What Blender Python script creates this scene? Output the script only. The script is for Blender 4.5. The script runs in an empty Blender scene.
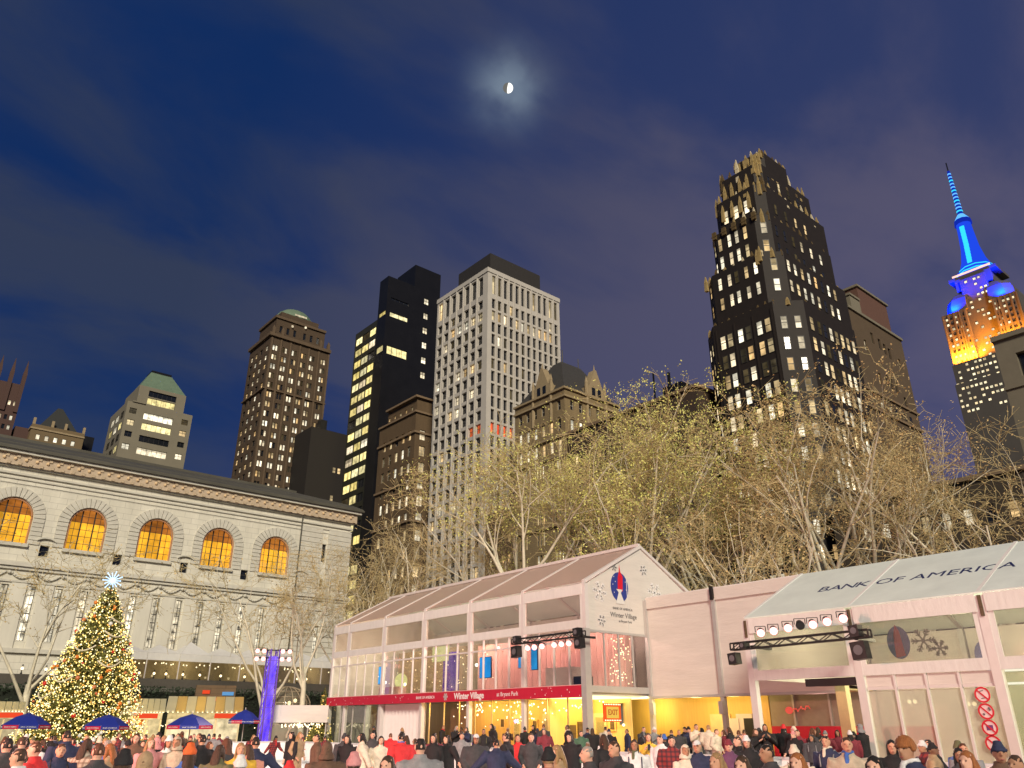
import bpy, math, random
import numpy as np
from mathutils import Vector, Matrix
from math import sin, cos, pi, radians, sqrt

# ------------------------------------------------------------------ camera, sky, sun, exposure
sc = bpy.context.scene
col = sc.collection
YAW, PITCH, FPX, CAMH = radians(40.27), radians(23.75), 775.0, 2.0
cam_d = bpy.data.cameras.new('camera'); cam = bpy.data.objects.new('camera', cam_d); col.objects.link(cam)
cam_d.sensor_width = 36.0; cam_d.lens = FPX / 1024 * 36.0
cam_d.clip_start = 0.1; cam_d.clip_end = 9000
cam.location = (0, 0, CAMH)
cam.rotation_euler = (pi / 2 + PITCH, 0, -YAW)
sc.camera = cam
FW = Vector((sin(YAW) * cos(PITCH), cos(YAW) * cos(PITCH), sin(PITCH)))
RT = Vector((cos(YAW), -sin(YAW), 0)); UP = RT.cross(FW)
def ray(px, py): return FW + RT * ((px - 512) / FPX) - UP * ((py - 384) / FPX)
def at(px, py, D):
    "survey point: pixel of the reference seen at horizontal distance D"
    d = ray(px, py); t = D / math.hypot(d.x, d.y); return Vector((0, 0, CAMH)) + d * t

sc.view_settings.view_transform = 'Standard'; sc.view_settings.look = 'None'
sc.view_settings.exposure = 0.0; sc.view_settings.gamma = 1.0; sc.view_settings.use_curve_mapping = False
sc.render.engine = 'CYCLES'
sc.cycles.use_denoising = True
sc.cycles.max_bounces = 5; sc.cycles.transparent_max_bounces = 14
sc.cycles.sample_clamp_indirect = 3.0; sc.cycles.caustics_reflective = False; sc.cycles.caustics_refractive = False

MOON = ray(508, 88).normalized()
w = bpy.data.worlds.new('World'); sc.world = w; w.use_nodes = True
nt = w.node_tree; N = nt.nodes; L = nt.links
for n in list(N): N.remove(n)
def nd(t, **k):
    n = N.new(t)
    for a, b in k.items(): setattr(n, a, b)
    return n
out = nd('ShaderNodeOutputWorld'); bg = nd('ShaderNodeBackground'); bg.inputs[1].default_value = 1.0
L.new(bg.outputs[0], out.inputs[0])
tc = nd('ShaderNodeTexCoord')
def vm(op, a, b=None):
    n = nd('ShaderNodeVectorMath', operation=op)
    for i, s in enumerate((a, b)):
        if s is None: continue
        if isinstance(s, (tuple, Vector)): n.inputs[i].default_value = tuple(s)
        else: L.new(s, n.inputs[i])
    return n
def mth(op, a, b=None, clamp=False):
    n = nd('ShaderNodeMath', operation=op, use_clamp=clamp)
    for i, s in enumerate((a, b)):
        if s is None: continue
        if isinstance(s, (int, float)): n.inputs[i].default_value = s
        else: L.new(s, n.inputs[i])
    return n.outputs[0]
def mixc(f, a, b):
    n = nd('ShaderNodeMix', data_type='RGBA')
    for s, k in ((f, 0), (a, 6), (b, 7)):
        if isinstance(s, (int, float)): n.inputs[k].default_value = s
        elif isinstance(s, tuple): n.inputs[k].default_value = s + (1,)
        else: L.new(s, n.inputs[k])
    return n.outputs[2]
gen = tc.outputs['Generated']
sep = nd('ShaderNodeSeparateXYZ'); L.new(gen, sep.inputs[0])
# cloud sheet seen from below: project direction on a flat layer
zc = mth('MAXIMUM', sep.outputs[2], 0.02)
inv = mth('DIVIDE', 1.0, mth('ADD', zc, 0.22))
comb = nd('ShaderNodeCombineXYZ')
L.new(mth('MULTIPLY', sep.outputs[0], inv), comb.inputs[0]); L.new(mth('MULTIPLY', sep.outputs[1], inv), comb.inputs[1])
mp = nd('ShaderNodeMapping'); L.new(comb.outputs[0], mp.inputs[0])
mp.inputs['Rotation'].default_value = (0, 0, radians(28)); mp.inputs['Scale'].default_value = (0.75, 1.35, 1); mp.inputs['Location'].default_value = (3.1, 1.7, 0)
nz = nd('ShaderNodeTexNoise'); L.new(mp.outputs[0], nz.inputs['Vector'])
nz.inputs['Scale'].default_value = 1.7; nz.inputs['Detail'].default_value = 7; nz.inputs['Roughness'].default_value = 0.52; nz.inputs['Distortion'].default_value = 0.35
cr = nd('ShaderNodeMapRange', interpolation_type='SMOOTHSTEP'); L.new(nz.outputs[0], cr.inputs[0])
cr.inputs[1].default_value = 0.35; cr.inputs[2].default_value = 0.58
# the city glow colours the clouds: duller in the east, more violet-pink to the south
south = mth('MULTIPLY', mth('ADD', sep.outputs[0], -0.22), 1.45, clamp=True)
cloud = mixc(south, (0.033, 0.046, 0.092), (0.100, 0.093, 0.165))
blue = mixc(south, (0.006, 0.026, 0.112), (0.038, 0.052, 0.140))
sky = mixc(cr.outputs[0], blue, cloud)
hz = nd('ShaderNodeMapRange', interpolation_type='SMOOTHSTEP'); L.new(sep.outputs[2], hz.inputs[0])
hz.inputs[1].default_value = 0.55; hz.inputs[2].default_value = 0.1; hz.inputs[3].default_value = 0; hz.inputs[4].default_value = 0.62
sky = mixc(hz.outputs[0], sky, mixc(south, (0.008, 0.036, 0.140), (0.066, 0.070, 0.17)))
# thin cloud lit by the moon behind it
dm = vm('DOT_PRODUCT', gen, MOON).outputs['Value']
mang = mth('MULTIPLY', mth('ARCCOSINE', mth('MINIMUM', dm, 1.0)), 57.3 / 2.15)
glow = mth('EXPONENT', mth('MULTIPLY', mth('MULTIPLY', mang, mang), -1.0))
n2 = nd('ShaderNodeTexNoise'); L.new(gen, n2.inputs['Vector']); n2.inputs['Scale'].default_value = 22; n2.inputs['Detail'].default_value = 3
gl = mth('MULTIPLY', glow, mth('ADD', mth('MULTIPLY', n2.outputs[0], 1.9), -0.2, clamp=True))
sky = mixc(mth('MULTIPLY', gl, 0.95, clamp=True), sky, (0.18, 0.235, 0.31))
L.new(sky, bg.inputs[0])

# one low, soft, warm key: the park is washed from the west (behind the camera)
SUN_DIR = Vector((0.50, 0.79, -0.50)).normalized()
sd = bpy.data.lights.new('sun', 'SUN'); sd.energy = 3.8; sd.angle = radians(14); sd.color = (1.0, 0.89, 0.71)
so = bpy.data.objects.new('sun', sd); col.objects.link(so)
so.rotation_euler = SUN_DIR.to_track_quat('-Z', 'Y').to_euler()

# ------------------------------------------------------------------ helpers
rnd = random.Random(7)
MATS = {}
def pmat(name, c, rough=0.65, var=0.14, scale=3.0, bump=0.0, metal=0.0, spec=0.4, stretch=None, sheen=0):
    if name in MATS: return MATS[name]
    m = bpy.data.materials.new(name); m.use_nodes = True; MATS[name] = m
    t = m.node_tree; b = t.nodes['Principled BSDF']
    b.inputs['Roughness'].default_value = rough; b.inputs['Metallic'].default_value = metal
    b.inputs['Specular IOR Level'].default_value = spec
    co = t.nodes.new('ShaderNodeTexCoord'); n = t.nodes.new('ShaderNodeTexNoise')
    n.inputs['Scale'].default_value = scale; n.inputs['Detail'].default_value = 6; n.inputs['Roughness'].default_value = 0.65
    src = co.outputs['Object']
    if stretch:
        q = t.nodes.new('ShaderNodeMapping'); q.inputs['Scale'].default_value = stretch
        t.links.new(src, q.inputs[0]); src = q.outputs[0]
    t.links.new(src, n.inputs['Vector'])
    mx = t.nodes.new('ShaderNodeMix'); mx.data_type = 'RGBA'
    mx.inputs[6].default_value = tuple(max(0, x * (1 - var * 1.6)) for x in c) + (1,)
    mx.inputs[7].default_value = tuple(min(1, x * (1 + var * 1.6)) for x in c) + (1,)
    t.links.new(n.outputs[0], mx.inputs[0]); t.links.new(mx.outputs[2], b.inputs['Base Color'])
    if bump:
        bp = t.nodes.new('ShaderNodeBump'); bp.inputs['Strength'].default_value = bump; bp.inputs['Distance'].default_value = 0.05
        t.links.new(n.outputs[0], bp.inputs['Height']); t.links.new(bp.outputs[0], b.inputs['Normal'])
    return m
def emat(name, c, s, sample=False):
    if name in MATS: return MATS[name]
    m = bpy.data.materials.new(name); m.use_nodes = True; MATS[name] = m
    t = m.node_tree; t.nodes.clear()
    o = t.nodes.new('ShaderNodeOutputMaterial'); e = t.nodes.new('ShaderNodeEmission')
    e.inputs[0].default_value = tuple(c) + (1,); e.inputs[1].default_value = s
    t.links.new(e.outputs[0], o.inputs[0])
    m.cycles.emission_sampling = 'AUTO' if sample else 'NONE'
    return m
def lit(name, ca, cb, s, scale=(0.8, 0.8, 0.8), lo=0.25, contrast=0.3, blinds=False):
    "lit room behind a pane: colour and level differ from window to window, lamps and furniture show as patches"
    if name in MATS: return MATS[name]
    m = bpy.data.materials.new(name); m.use_nodes = True; MATS[name] = m
    t = m.node_tree; t.nodes.clear(); A = t.nodes.new; K = t.links.new
    o = A('ShaderNodeOutputMaterial'); e = A('ShaderNodeEmission'); oi = A('ShaderNodeObjectInfo')
    co = A('ShaderNodeTexCoord'); mp_ = A('ShaderNodeMapping'); mp_.inputs['Scale'].default_value = scale
    ad = A('ShaderNodeVectorMath'); ad.operation = 'MULTIPLY_ADD'
    K(oi.outputs['Random'], ad.inputs[0]); ad.inputs[1].default_value = (91, 57, 33); K(co.outputs['Object'], ad.inputs[2])
    K(ad.outputs[0], mp_.inputs[0])
    n = A('ShaderNodeTexNoise'); n.inputs['Scale'].default_value = 1.0; n.inputs['Detail'].default_value = 3; K(mp_.outputs[0], n.inputs['Vector'])
    mr = A('ShaderNodeMapRange'); K(n.outputs[0], mr.inputs[0])
    mr.inputs[1].default_value = 0.5 - contrast; mr.inputs[2].default_value = 0.5 + contrast
    mr.inputs[3].default_value = lo; mr.inputs[4].default_value = 1.5
    mx = A('ShaderNodeMix'); mx.data_type = 'RGBA'; K(oi.outputs['Random'], mx.inputs[0])
    mx.inputs[6].default_value = tuple(ca) + (1,); mx.inputs[7].default_value = tuple(cb) + (1,)
    r2 = A('ShaderNodeMath'); r2.operation = 'MULTIPLY_ADD'; K(oi.outputs['Random'], r2.inputs[0]); r2.inputs[1].default_value = 7.13; r2.inputs[2].default_value = 0.2
    fr = A('ShaderNodeMath'); fr.operation = 'FRACT'; K(r2.outputs[0], fr.inputs[0])
    mu = A('ShaderNodeMath'); mu.operation = 'MULTIPLY_ADD'; K(fr.outputs[0], mu.inputs[0]); mu.inputs[1].default_value = 0.8; mu.inputs[2].default_value = 0.55
    m2 = A('ShaderNodeMath'); m2.operation = 'MULTIPLY'; K(mu.outputs[0], m2.inputs[0]); K(mr.outputs[0], m2.inputs[1])
    m3 = A('ShaderNodeMath'); m3.operation = 'MULTIPLY'; K(m2.outputs[0], m3.inputs[0]); m3.inputs[1].default_value = s
    sg = A('ShaderNodeSeparateXYZ'); K(co.outputs['Generated'], sg.inputs[0])
    r3 = A('ShaderNodeMath'); r3.operation = 'MULTIPLY_ADD'; K(oi.outputs['Random'], r3.inputs[0]); r3.inputs[1].default_value = 23.7; r3.inputs[2].default_value = .5
    f3 = A('ShaderNodeMath'); f3.operation = 'FRACT'; K(r3.outputs[0], f3.inputs[0])
    lv = A('ShaderNodeMath'); lv.operation = 'MULTIPLY_ADD'; K(f3.outputs[0], lv.inputs[0]); lv.inputs[1].default_value = .9; lv.inputs[2].default_value = .35
    gt = A('ShaderNodeMath'); gt.operation = 'GREATER_THAN'; K(sg.outputs[2], gt.inputs[0]); K(lv.outputs[0], gt.inputs[1])
    bl = A('ShaderNodeMath'); bl.operation = 'MULTIPLY_ADD'; K(gt.outputs[0], bl.inputs[0]); bl.inputs[1].default_value = -.5; bl.inputs[2].default_value = 1
    m4 = A('ShaderNodeMath'); m4.operation = 'MULTIPLY'; K(m3.outputs[0], m4.inputs[0]); K(bl.outputs[0], m4.inputs[1])
    K(mx.outputs[2], e.inputs[0]); K((m4 if blinds else m3).outputs[0], e.inputs[1]); K(e.outputs[0], o.inputs[0])
    m.cycles.emission_sampling = 'NONE'
    return m
def glass(name, tint=(0.9, 0.93, 0.9), refl=0.14, haze=0.0, hazec=(0.5, 0.5, 0.45)):
    if name in MATS: return MATS[name]
    m = bpy.data.materials.new(name); m.use_nodes = True; MATS[name] = m
    t = m.node_tree; t.nodes.clear(); A = t.nodes.new; K = t.links.new
    o = A('ShaderNodeOutputMaterial'); tr = A('ShaderNodeBsdfTransparent'); tr.inputs[0].default_value = tint + (1,)
    gl_ = A('ShaderNodeBsdfGlossy'); gl_.inputs['Roughness'].default_value = 0.04
    n = A('ShaderNodeTexNoise'); n.inputs['Scale'].default_value = 0.8; bp = A('ShaderNodeBump'); bp.inputs['Strength'].default_value = 0.12; K(n.outputs[0], bp.inputs['Height']); K(bp.outputs[0], gl_.inputs['Normal'])
    mx = A('ShaderNodeMixShader'); mx.inputs[0].default_value = refl; K(tr.outputs[0], mx.inputs[1]); K(gl_.outputs[0], mx.inputs[2])
    res = mx.outputs[0]
    if haze:
        d = A('ShaderNodeBsdfDiffuse'); d.inputs[0].default_value = hazec + (1,)
        m2 = A('ShaderNodeMixShader'); m2.inputs[0].default_value = haze; K(res, m2.inputs[1]); K(d.outputs[0], m2.inputs[2]); res = m2.outputs[0]
    K(res, o.inputs[0]); return m

class MB:
    def __init__(s): s.v = []; s.f = []; s.m = []; s.k = 0
    def quad(s, *p):
        i = len(s.v); s.v += [tuple(q) for q in p]; s.f.append(tuple(range(i, i + len(p)))); s.m.append(s.k)
    def box(s, x0, y0, z0, x1, y1, z1):
        if x0 > x1: x0, x1 = x1, x0
        if y0 > y1: y0, y1 = y1, y0
        if z0 > z1: z0, z1 = z1, z0
        i = len(s.v); s.v += [(x0, y0, z0), (x1, y0, z0), (x1, y1, z0), (x0, y1, z0), (x0, y0, z1), (x1, y0, z1), (x1, y1, z1), (x0, y1, z1)]
        for q in ((3, 2, 1, 0), (4, 5, 6, 7), (0, 1, 5, 4), (1, 2, 6, 5), (2, 3, 7, 6), (3, 0, 4, 7)): s.f.append(tuple(i + a for a in q)); s.m.append(s.k)
        return s
    def prism(s, poly, z0, z1, poly2=None):
        "vertical prism of a ccw polygon; poly2 = top outline"
        p2 = poly2 or poly; n = len(poly); i = len(s.v)
        s.v += [(x, y, z0) for x, y in poly] + [(x, y, z1) for x, y in p2]
        s.f.append(tuple(range(i + n - 1, i - 1, -1))); s.f.append(tuple(range(i + n, i + 2 * n)))
        for a in range(n): b = (a + 1) % n; s.f.append((i + a, i + b, i + n + b, i + n + a))
        s.m += [s.k] * (n + 2); return s
    def extr(s, poly, d):
        "solid between planar polygon (3d points) and its copy moved by d"
        n = len(poly); i = len(s.v); d = Vector(d)
        s.v += [tuple(Vector(p)) for p in poly] + [tuple(Vector(p) + d) for p in poly]
        s.f.append(tuple(range(i, i + n))); s.f.append(tuple(range(i + 2 * n - 1, i + n - 1, -1)))
        for a in range(n): b = (a + 1) % n; s.f.append((i + b, i + a, i + n + a, i + n + b))
        s.m += [s.k] * (n + 2); return s
    def tube(s, p, q, r0, r1=None, n=6):
        r1 = r0 if r1 is None else r1; p = Vector(p); q = Vector(q); d = (q - p)
        if d.length < 1e-6: return s
        d.normalize(); a = d.orthogonal().normalized(); b = d.cross(a); i = len(s.v)
        for c, r in ((p, r0), (q, r1)):
            for k in range(n): t = 2 * pi * k / n; s.v.append(tuple(c + a * (cos(t) * r) + b * (sin(t) * r)))
        for k in range(n): j = (k + 1) % n; s.f.append((i + k, i + j, i + n + j, i + n + k)); s.m.append(s.k)
        s.f.append(tuple(range(i + n - 1, i - 1, -1))); s.f.append(tuple(range(i + n, i + 2 * n))); s.m += [s.k] * 2
        return s
    def ball(s, c, r, n=8, m=5, sx=1, sy=1, sz=1):
        i = len(s.v); c = Vector(c)
        for a in range(1, m):
            th = pi * a / m
            for k in range(n): t = 2 * pi * k / n; s.v.append((c.x + r * sx * sin(th) * cos(t), c.y + r * sy * sin(th) * sin(t), c.z + r * sz * cos(th)))
        s.v += [(c.x, c.y, c.z + r * sz), (c.x, c.y, c.z - r * sz)]; top = len(s.v) - 2
        for a in range(m - 2):
            for k in range(n):
                j = (k + 1) % n; s.f.append((i + a * n + k, i + (a + 1) * n + k, i + (a + 1) * n + j, i + a * n + j)); s.m.append(s.k)
        for k in range(n):
            j = (k + 1) % n
            s.f.append((top, i + k, i + j)); s.f.append((top + 1, i + (m - 2) * n + j, i + (m - 2) * n + k)); s.m += [s.k] * 2
        return s
    def mesh(s, name, mats, smooth=False):
        me = bpy.data.meshes.new(name); me.from_pydata(s.v, [], s.f); 
        for m in (mats if isinstance(mats, (list, tuple)) else [mats]): me.materials.append(m)
        if any(s.m): me.polygons.foreach_set('material_index', s.m)
        if smooth: me.polygons.foreach_set('use_smooth', [True] * len(s.f))
        me.update(); return me
    def build(s, name, mats, parent=None, smooth=False):
        return link(name, s.mesh(name, mats, smooth), parent)
def link(name, me, parent=None, loc=None, rot=None, scale=None, mat=None):
    o = bpy.data.objects.new(name, me); col.objects.link(o)
    if parent is not None: o.parent = parent
    if loc is not None: o.location = loc
    if rot is not None: o.rotation_euler = rot
    if scale is not None: o.scale = scale if hasattr(scale, '__len__') else (scale,) * 3
    if mat is not None: o.material_slots[0].link = 'OBJECT'; o.material_slots[0].material = mat
    return o
LABELS = {}
def tag(o, label, cat, group=None):
    o['label'] = label; o['category'] = cat
    if group: o['group'] = group
    return o
def thing(name, label, cat, loc=(0, 0, 0), group=None, rz=0):
    o = bpy.data.objects.new(name, None); col.objects.link(o); o.location = loc; o.rotation_euler = (0, 0, rz); o.empty_display_size = 0.2
    return tag(o, label, cat, group)
def struct(o): o['kind'] = 'structure'; return o
def wtext(s, size, name, mat, parent, M, ext=0.004, align='CENTER', spacing=1.0, shear=0.0, bold=0.0):
    cu = bpy.data.curves.new('t', 'FONT'); cu.body = s; cu.size = size; cu.extrude = ext; cu.align_x = align; cu.align_y = 'CENTER'; cu.space_character = spacing; cu.shear = shear; cu.offset = bold; cu.resolution_u = 2
    t = bpy.data.objects.new('t', cu); col.objects.link(t)
    dg = bpy.context.evaluated_depsgraph_get(); me = bpy.data.meshes.new_from_object(t.evaluated_get(dg))
    bpy.data.objects.remove(t); bpy.data.curves.remove(cu)
    me.materials.clear(); me.materials.append(mat); me.transform(M)
    return link(name, me, parent)
def frame3(o, u, v):
    "matrix: local x->u, y->v, z->u x v, at o"
    u = Vector(u).normalized(); v = Vector(v).normalized(); n = u.cross(v)
    return Matrix(((u.x, v.x, n.x, o[0]), (u.y, v.y, n.y, o[1]), (u.z, v.z, n.z, o[2]), (0, 0, 0, 1)))

# facades.  'N' wall: plane x = const seen from -x, u = y.  'W' wall: plane y = const seen from -y, u = x
def P3(face, plane, u, v, n=0.0):
    "n = depth into the building"
    return (plane + n, u, v) if face == 'N' else (u, plane + n, v)
def facade(mb, face, plane, u0, u1, v0, v1, holes, depth=0.35):
    us = sorted({u0, u1} | {h[0] for h in holes} | {h[1] for h in holes}); vs = sorted({v0, v1} | {h[2] for h in holes} | {h[3] for h in holes})
    us = [a for a in us if u0 <= a <= u1]; vs = [a for a in vs if v0 <= a <= v1]
    ui = {a: i for i, a in enumerate(us)}; vi = {a: i for i, a in enumerate(vs)}
    full = np.zeros((len(us), len(vs)), bool)
    for h in holes: full[ui[h[0]]:ui[h[1]], vi[h[2]]:vi[h[3]]] = True
    def q(a, b, c, d):
        p = [P3(face, plane, *a), P3(face, plane, *b), P3(face, plane, *c), P3(face, plane, *d)]
        mb.quad(*(p[::-1] if face == 'N' else p))
    for j in range(len(vs) - 1):
        i = 0
        while i < len(us) - 1:
            if full[i, j]: i += 1; continue
            k = i
            while k < len(us) - 1 and not full[k, j]: k += 1
            q((us[i], vs[j]), (us[k], vs[j]), (us[k], vs[j + 1]), (us[i], vs[j + 1])); i = k
    for (a, b, c, d) in holes:
        for (p, r) in (((a, c), (b, c)), ((b, c), (b, d)), ((b, d), (a, d)), ((a, d), (a, c))):
            mb.quad(P3(face, plane, *p), P3(face, plane, *r), P3(face, plane, *r, depth), P3(face, plane, *p, depth))
def shell(mb, x0, y0, x1, y1, z0, z1, hn, hw, depth=0.35):
    facade(mb, 'N', x0, y0, y1, z0, z1, hn, depth); facade(mb, 'W', y0, x0, x1, z0, z1, hw, depth)
    mb.quad((x1, y0, z0), (x1, y1, z0), (x1, y1, z1), (x1, y0, z1)); mb.quad((x1, y1, z0), (x0, y1, z0), (x0, y1, z1), (x1, y1, z1))
    mb.quad((x0, y0, z1), (x1, y0, z1), (x1, y1, z1), (x0, y1, z1))
WM = {}
def win_mesh(face, w_, h_, frame, pane, style='sash'):
    key = (face, round(w_, 3), round(h_, 3), frame.name, pane.name, style)
    if key in WM: return WM[key]
    mb = MB(); t = min(0.09, w_ * 0.09)
    def bx(a, b, c, d, n0, n1):
        p = P3(face, 0, a, c, n0); q = P3(face, 0, b, d, n1); mb.box(*p, *q)
    bx(-w_ / 2, -w_ / 2 + t, 0, h_, 0, 0.08); bx(w_ / 2 - t, w_ / 2, 0, h_, 0, 0.08)
    bx(-w_ / 2 + t, w_ / 2 - t, 0, t, 0, 0.08); bx(-w_ / 2 + t, w_ / 2 - t, h_ - t, h_, 0, 0.08)
    if style == 'sash': bx(-w_ / 2 + t, w_ / 2 - t, h_ * .5 - t * .6, h_ * .5 + t * .6, 0, 0.07)
    if style == 'pair': bx(-t * .6, t * .6, t, h_ - t, 0, 0.07); bx(-w_ / 2 + t, -t * .6, h_ * .55, h_ * .55 + t, 0.0, 0.07); bx(t * .6, w_ / 2 - t, h_ * .55, h_ * .55 + t, 0.0, 0.07)
    if style == 'strip':
        k = max(2, int(w_ / 1.5))
        for i in range(1, k): u = -w_ / 2 + w_ * i / k; bx(u - t * .5, u + t * .5, t, h_ - t, 0, 0.07)
    mb.k = 1
    a, b = t, h_ - t; u0, u1 = -w_ / 2 + t, w_ / 2 - t
    p = [P3(face, 0, u0, a, .05), P3(face, 0, u1, a, .05), P3(face, 0, u1, b, .05), P3(face, 0, u0, b, .05)]
    mb.quad(*(p[::-1] if face == 'N' else p))
    me = mb.mesh('window', [frame, pane]); WM[key] = me; return me
def windows(parent, face, plane, holes, frame, pick, depth=0.35, style='sash', limit=300, name='window'):
    "one window object per opening"
    for i, (a, b, c, d) in enumerate(holes):
        me = win_mesh(face, b - a, d - c, frame, pick(i, (a, b, c, d)), style)
        link(name, me, parent, P3(face, plane, (a + b) / 2, c, depth - 0.1))
def grid(us, w_, vs, h_): return [(round(u - w_ / 2, 3), round(u + w_ / 2, 3), round(v, 3), round(v + h_, 3)) for v in vs for u in us]
def span(a, b, n): return [a + (b - a) * (i + .5) / n for i in range(n)]

# ------------------------------------------------------------------ ground
M_dark = pmat('dark glazing', (0.012, 0.014, 0.018), rough=0.12, var=0.3, scale=0.6, spec=0.6)
M_frame_d = pmat('dark window metal', (0.03, 0.028, 0.025), rough=0.5)
M_frame_w = pmat('pale window paint', (0.35, 0.33, 0.28), rough=0.5)
LW = lit('office light warm', (1.0, 0.80, 0.45), (1.0, 0.62, 0.25), 1.0, blinds=True)
LN = lit('office light neutral', (1.0, 0.93, 0.72), (1.0, 0.80, 0.5), 1.4, blinds=True)
LY = lit('office light yellow', (1.0, 0.78, 0.25), (1.0, 0.9, 0.5), 1.25)
LD = lit('dim room', (0.55, 0.40, 0.18), (0.30, 0.25, 0.16), 0.20)
LR = lit('red lit room', (1.0, 0.10, 0.04), (1.0, 0.2, 0.06), 0.9)
def picker(seed, weights):
    r = random.Random(seed); ms = [m for m, k in weights]; ks = [k for m, k in weights]
    return lambda i, h: r.choices(ms, ks)[0]

g = MB(); g.box(-1500, -1500, -1.0, 4000, 4000, -0.02)
struct(g.build('ground', pmat('dark paving', (0.09, 0.085, 0.08), rough=0.85, var=0.25, scale=0.7, bump=0.2)))
g = MB(); g.box(-30, -22, -0.015, 22.9, 47.9, 0.0)
M_ice = pmat('ice', (0.88, 0.89, 0.90), rough=0.16, var=0.05, scale=1.2, bump=0.04, spec=0.5, stretch=(1, .3, 1))
struct(g.build('ice_rink', M_ice))
g = MB(); g.box(23.12, -22, -0.012, 41.0, 53.5, 0.30)
struct(g.build('deck', pmat('deck boards', (0.16, 0.12, 0.09), rough=0.8, var=0.2, scale=4, stretch=(.3, 4, 1))))
g = MB(); g.box(-30, 48.12, -0.011, 23.1, 75.0, 0.12)
struct(g.build('plaza', pmat('plaza stone', (0.18, 0.17, 0.15), rough=0.8, var=0.2, scale=1.5)))
g = MB(); g.box(80.0, -300, -0.012, 94.0, 900, 0.0); 
struct(g.build('street', pmat('asphalt', (0.05, 0.05, 0.052), rough=0.9, var=0.2, scale=2, bump=0.2)))
g = MB(); g.box(78.0, -300, -0.013, 79.95, 900, 0.13); g.box(94.05, -300, -0.013, 94.9, 900, 0.13)
struct(g.build('pavement', pmat('pavement stone', (0.22, 0.21, 0.2), rough=0.85)))

# rink barrier: each board panel is a part
M_board = pmat('white rink board', (0.86, 0.86, 0.84), rough=0.35, var=0.06, scale=1.5)
M_rail = pmat('rail cap', (0.55, 0.55, 0.56), rough=0.4)
M_blue = pmat('banner blue', (0.02, 0.06, 0.42), rough=0.5)
M_red = pmat('banner red', (0.52, 0.012, 0.045), rough=0.55, var=0.08)
bt = thing('rink_barrier', 'low white board barrier with grey rail around the ice rink', 'barrier', (23, 48, 0))
def board(x0, y0, x1, y1):
    m = MB(); m.box(x0, y0, 0.12, x1, y1, 1.05); o = m.build('board_panel', M_board, bt); o.matrix_parent_inverse = bt.matrix_basis.inverted()
    m = MB(); m.box(x0 - .03, y0 - .03, 1.053, x1 + .03, y1 + .03, 1.12); q = m.build('rail', M_rail, bt); q.matrix_parent_inverse = bt.matrix_basis.inverted()
    m = MB(); m.box(x0 - .008, y0 - .008, 0.0, x1 + .008, y1 + .008, 0.117); q = m.build('kick_plate', M_rail, bt); q.matrix_parent_inverse = bt.matrix_basis.inverted()
y = -22.0
while y < 47.5: board(22.95, y + .02, 23.1, min(y + 2.4, 47.95) - .02); y += 2.4
x = -30.0
while x < 22.5: board(x + .02, 47.97, min(x + 2.4, 22.9) - .02, 48.1); x += 2.4

# ------------------------------------------------------------------ library (west front, plane y = 90)
YL = 90.0
def stone(name, c, bx=1.6, bz=0.62, mort=0.85, var=0.1, plane='W'):
    m = pmat(name, c, rough=0.75, var=var * 1.7, scale=0.6, bump=0.0, stretch=(1.3, 1.3, .28))
    t = m.node_tree; b = t.nodes['Principled BSDF']; src = b.inputs['Base Color'].links[0].from_socket
    co = t.nodes.new('ShaderNodeTexCoord'); sp = t.nodes.new('ShaderNodeSeparateXYZ'); cb = t.nodes.new('ShaderNodeCombineXYZ')
    t.links.new(co.outputs['Object'], sp.inputs[0])
    ad = t.nodes.new('ShaderNodeMath'); t.links.new(sp.outputs[0], ad.inputs[0]); t.links.new(sp.outputs[1], ad.inputs[1])
    t.links.new(ad.outputs[0], cb.inputs[0]); t.links.new(sp.outputs[2], cb.inputs[1])
    br = t.nodes.new('ShaderNodeTexBrick'); br.inputs['Scale'].default_value = 1.0; br.inputs['Brick Width'].default_value = bx; br.inputs['Row Height'].default_value = bz
    br.inputs['Mortar Size'].default_value = 0.022; br.inputs['Color1'].default_value = (1, 1, 1, 1); br.inputs['Color2'].default_value = (.95, .945, .93, 1); br.inputs['Mortar'].default_value = (mort * .82,) * 3 + (1,)
    t.links.new(cb.outputs[0], br.inputs['Vector'])
    mu = t.nodes.new('ShaderNodeMix'); mu.data_type = 'RGBA'; mu.blend_type = 'MULTIPLY'; mu.inputs[0].default_value = 1
    t.links.new(src, mu.inputs[6]); t.links.new(br.outputs[0], mu.inputs[7]); t.links.new(mu.outputs[2], b.inputs['Base Color'])
    return m
M_marble = stone('pale marble', (0.68, 0.655, 0.56))
M_marble2 = pmat('carved marble', (0.57, 0.55, 0.475), rough=0.75, var=0.18, scale=1.2, bump=0.3)
M_trim = pmat('terracotta frieze', (0.50, 0.40, 0.29), rough=0.7, var=0.25, scale=2.2, bump=0.3)
M_bronze = pmat('weathered roof metal', (0.085, 0.08, 0.062), rough=0.6, var=0.3, scale=0.5)
AMB = lit('reading room amber', (1.0, 0.50, 0.035), (1.0, 0.43, 0.03), 1.05, scale=(1.3, 1.3, 0.9), lo=0.55, contrast=0.35)
AMB2 = lit('reading room ceiling', (0.55, 0.19, 0.03), (0.5, 0.16, 0.025), 0.75, scale=(0.8, 0.8, 2.5), lo=0.5)
lib = thing('library_building', 'long pale stone library with five glowing arched windows and bronze roof', 'library', (18, 90, 0))
def lpart(mb, name, mats, par=None, smooth=False):
    o = mb.build(name, mats, par or lib, smooth)
    if par is None: o.location = (-18, -90, 0)
    return o
XW0, XW1 = -14.0, 48.67
CX = [11.1 + 6.93 * k for k in range(-3, 5)]
HW, SP, SI = 1.83, 21.12, 18.5
slits = [23.85 + 2.37 * k for k in range(-15, 7)]
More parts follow.
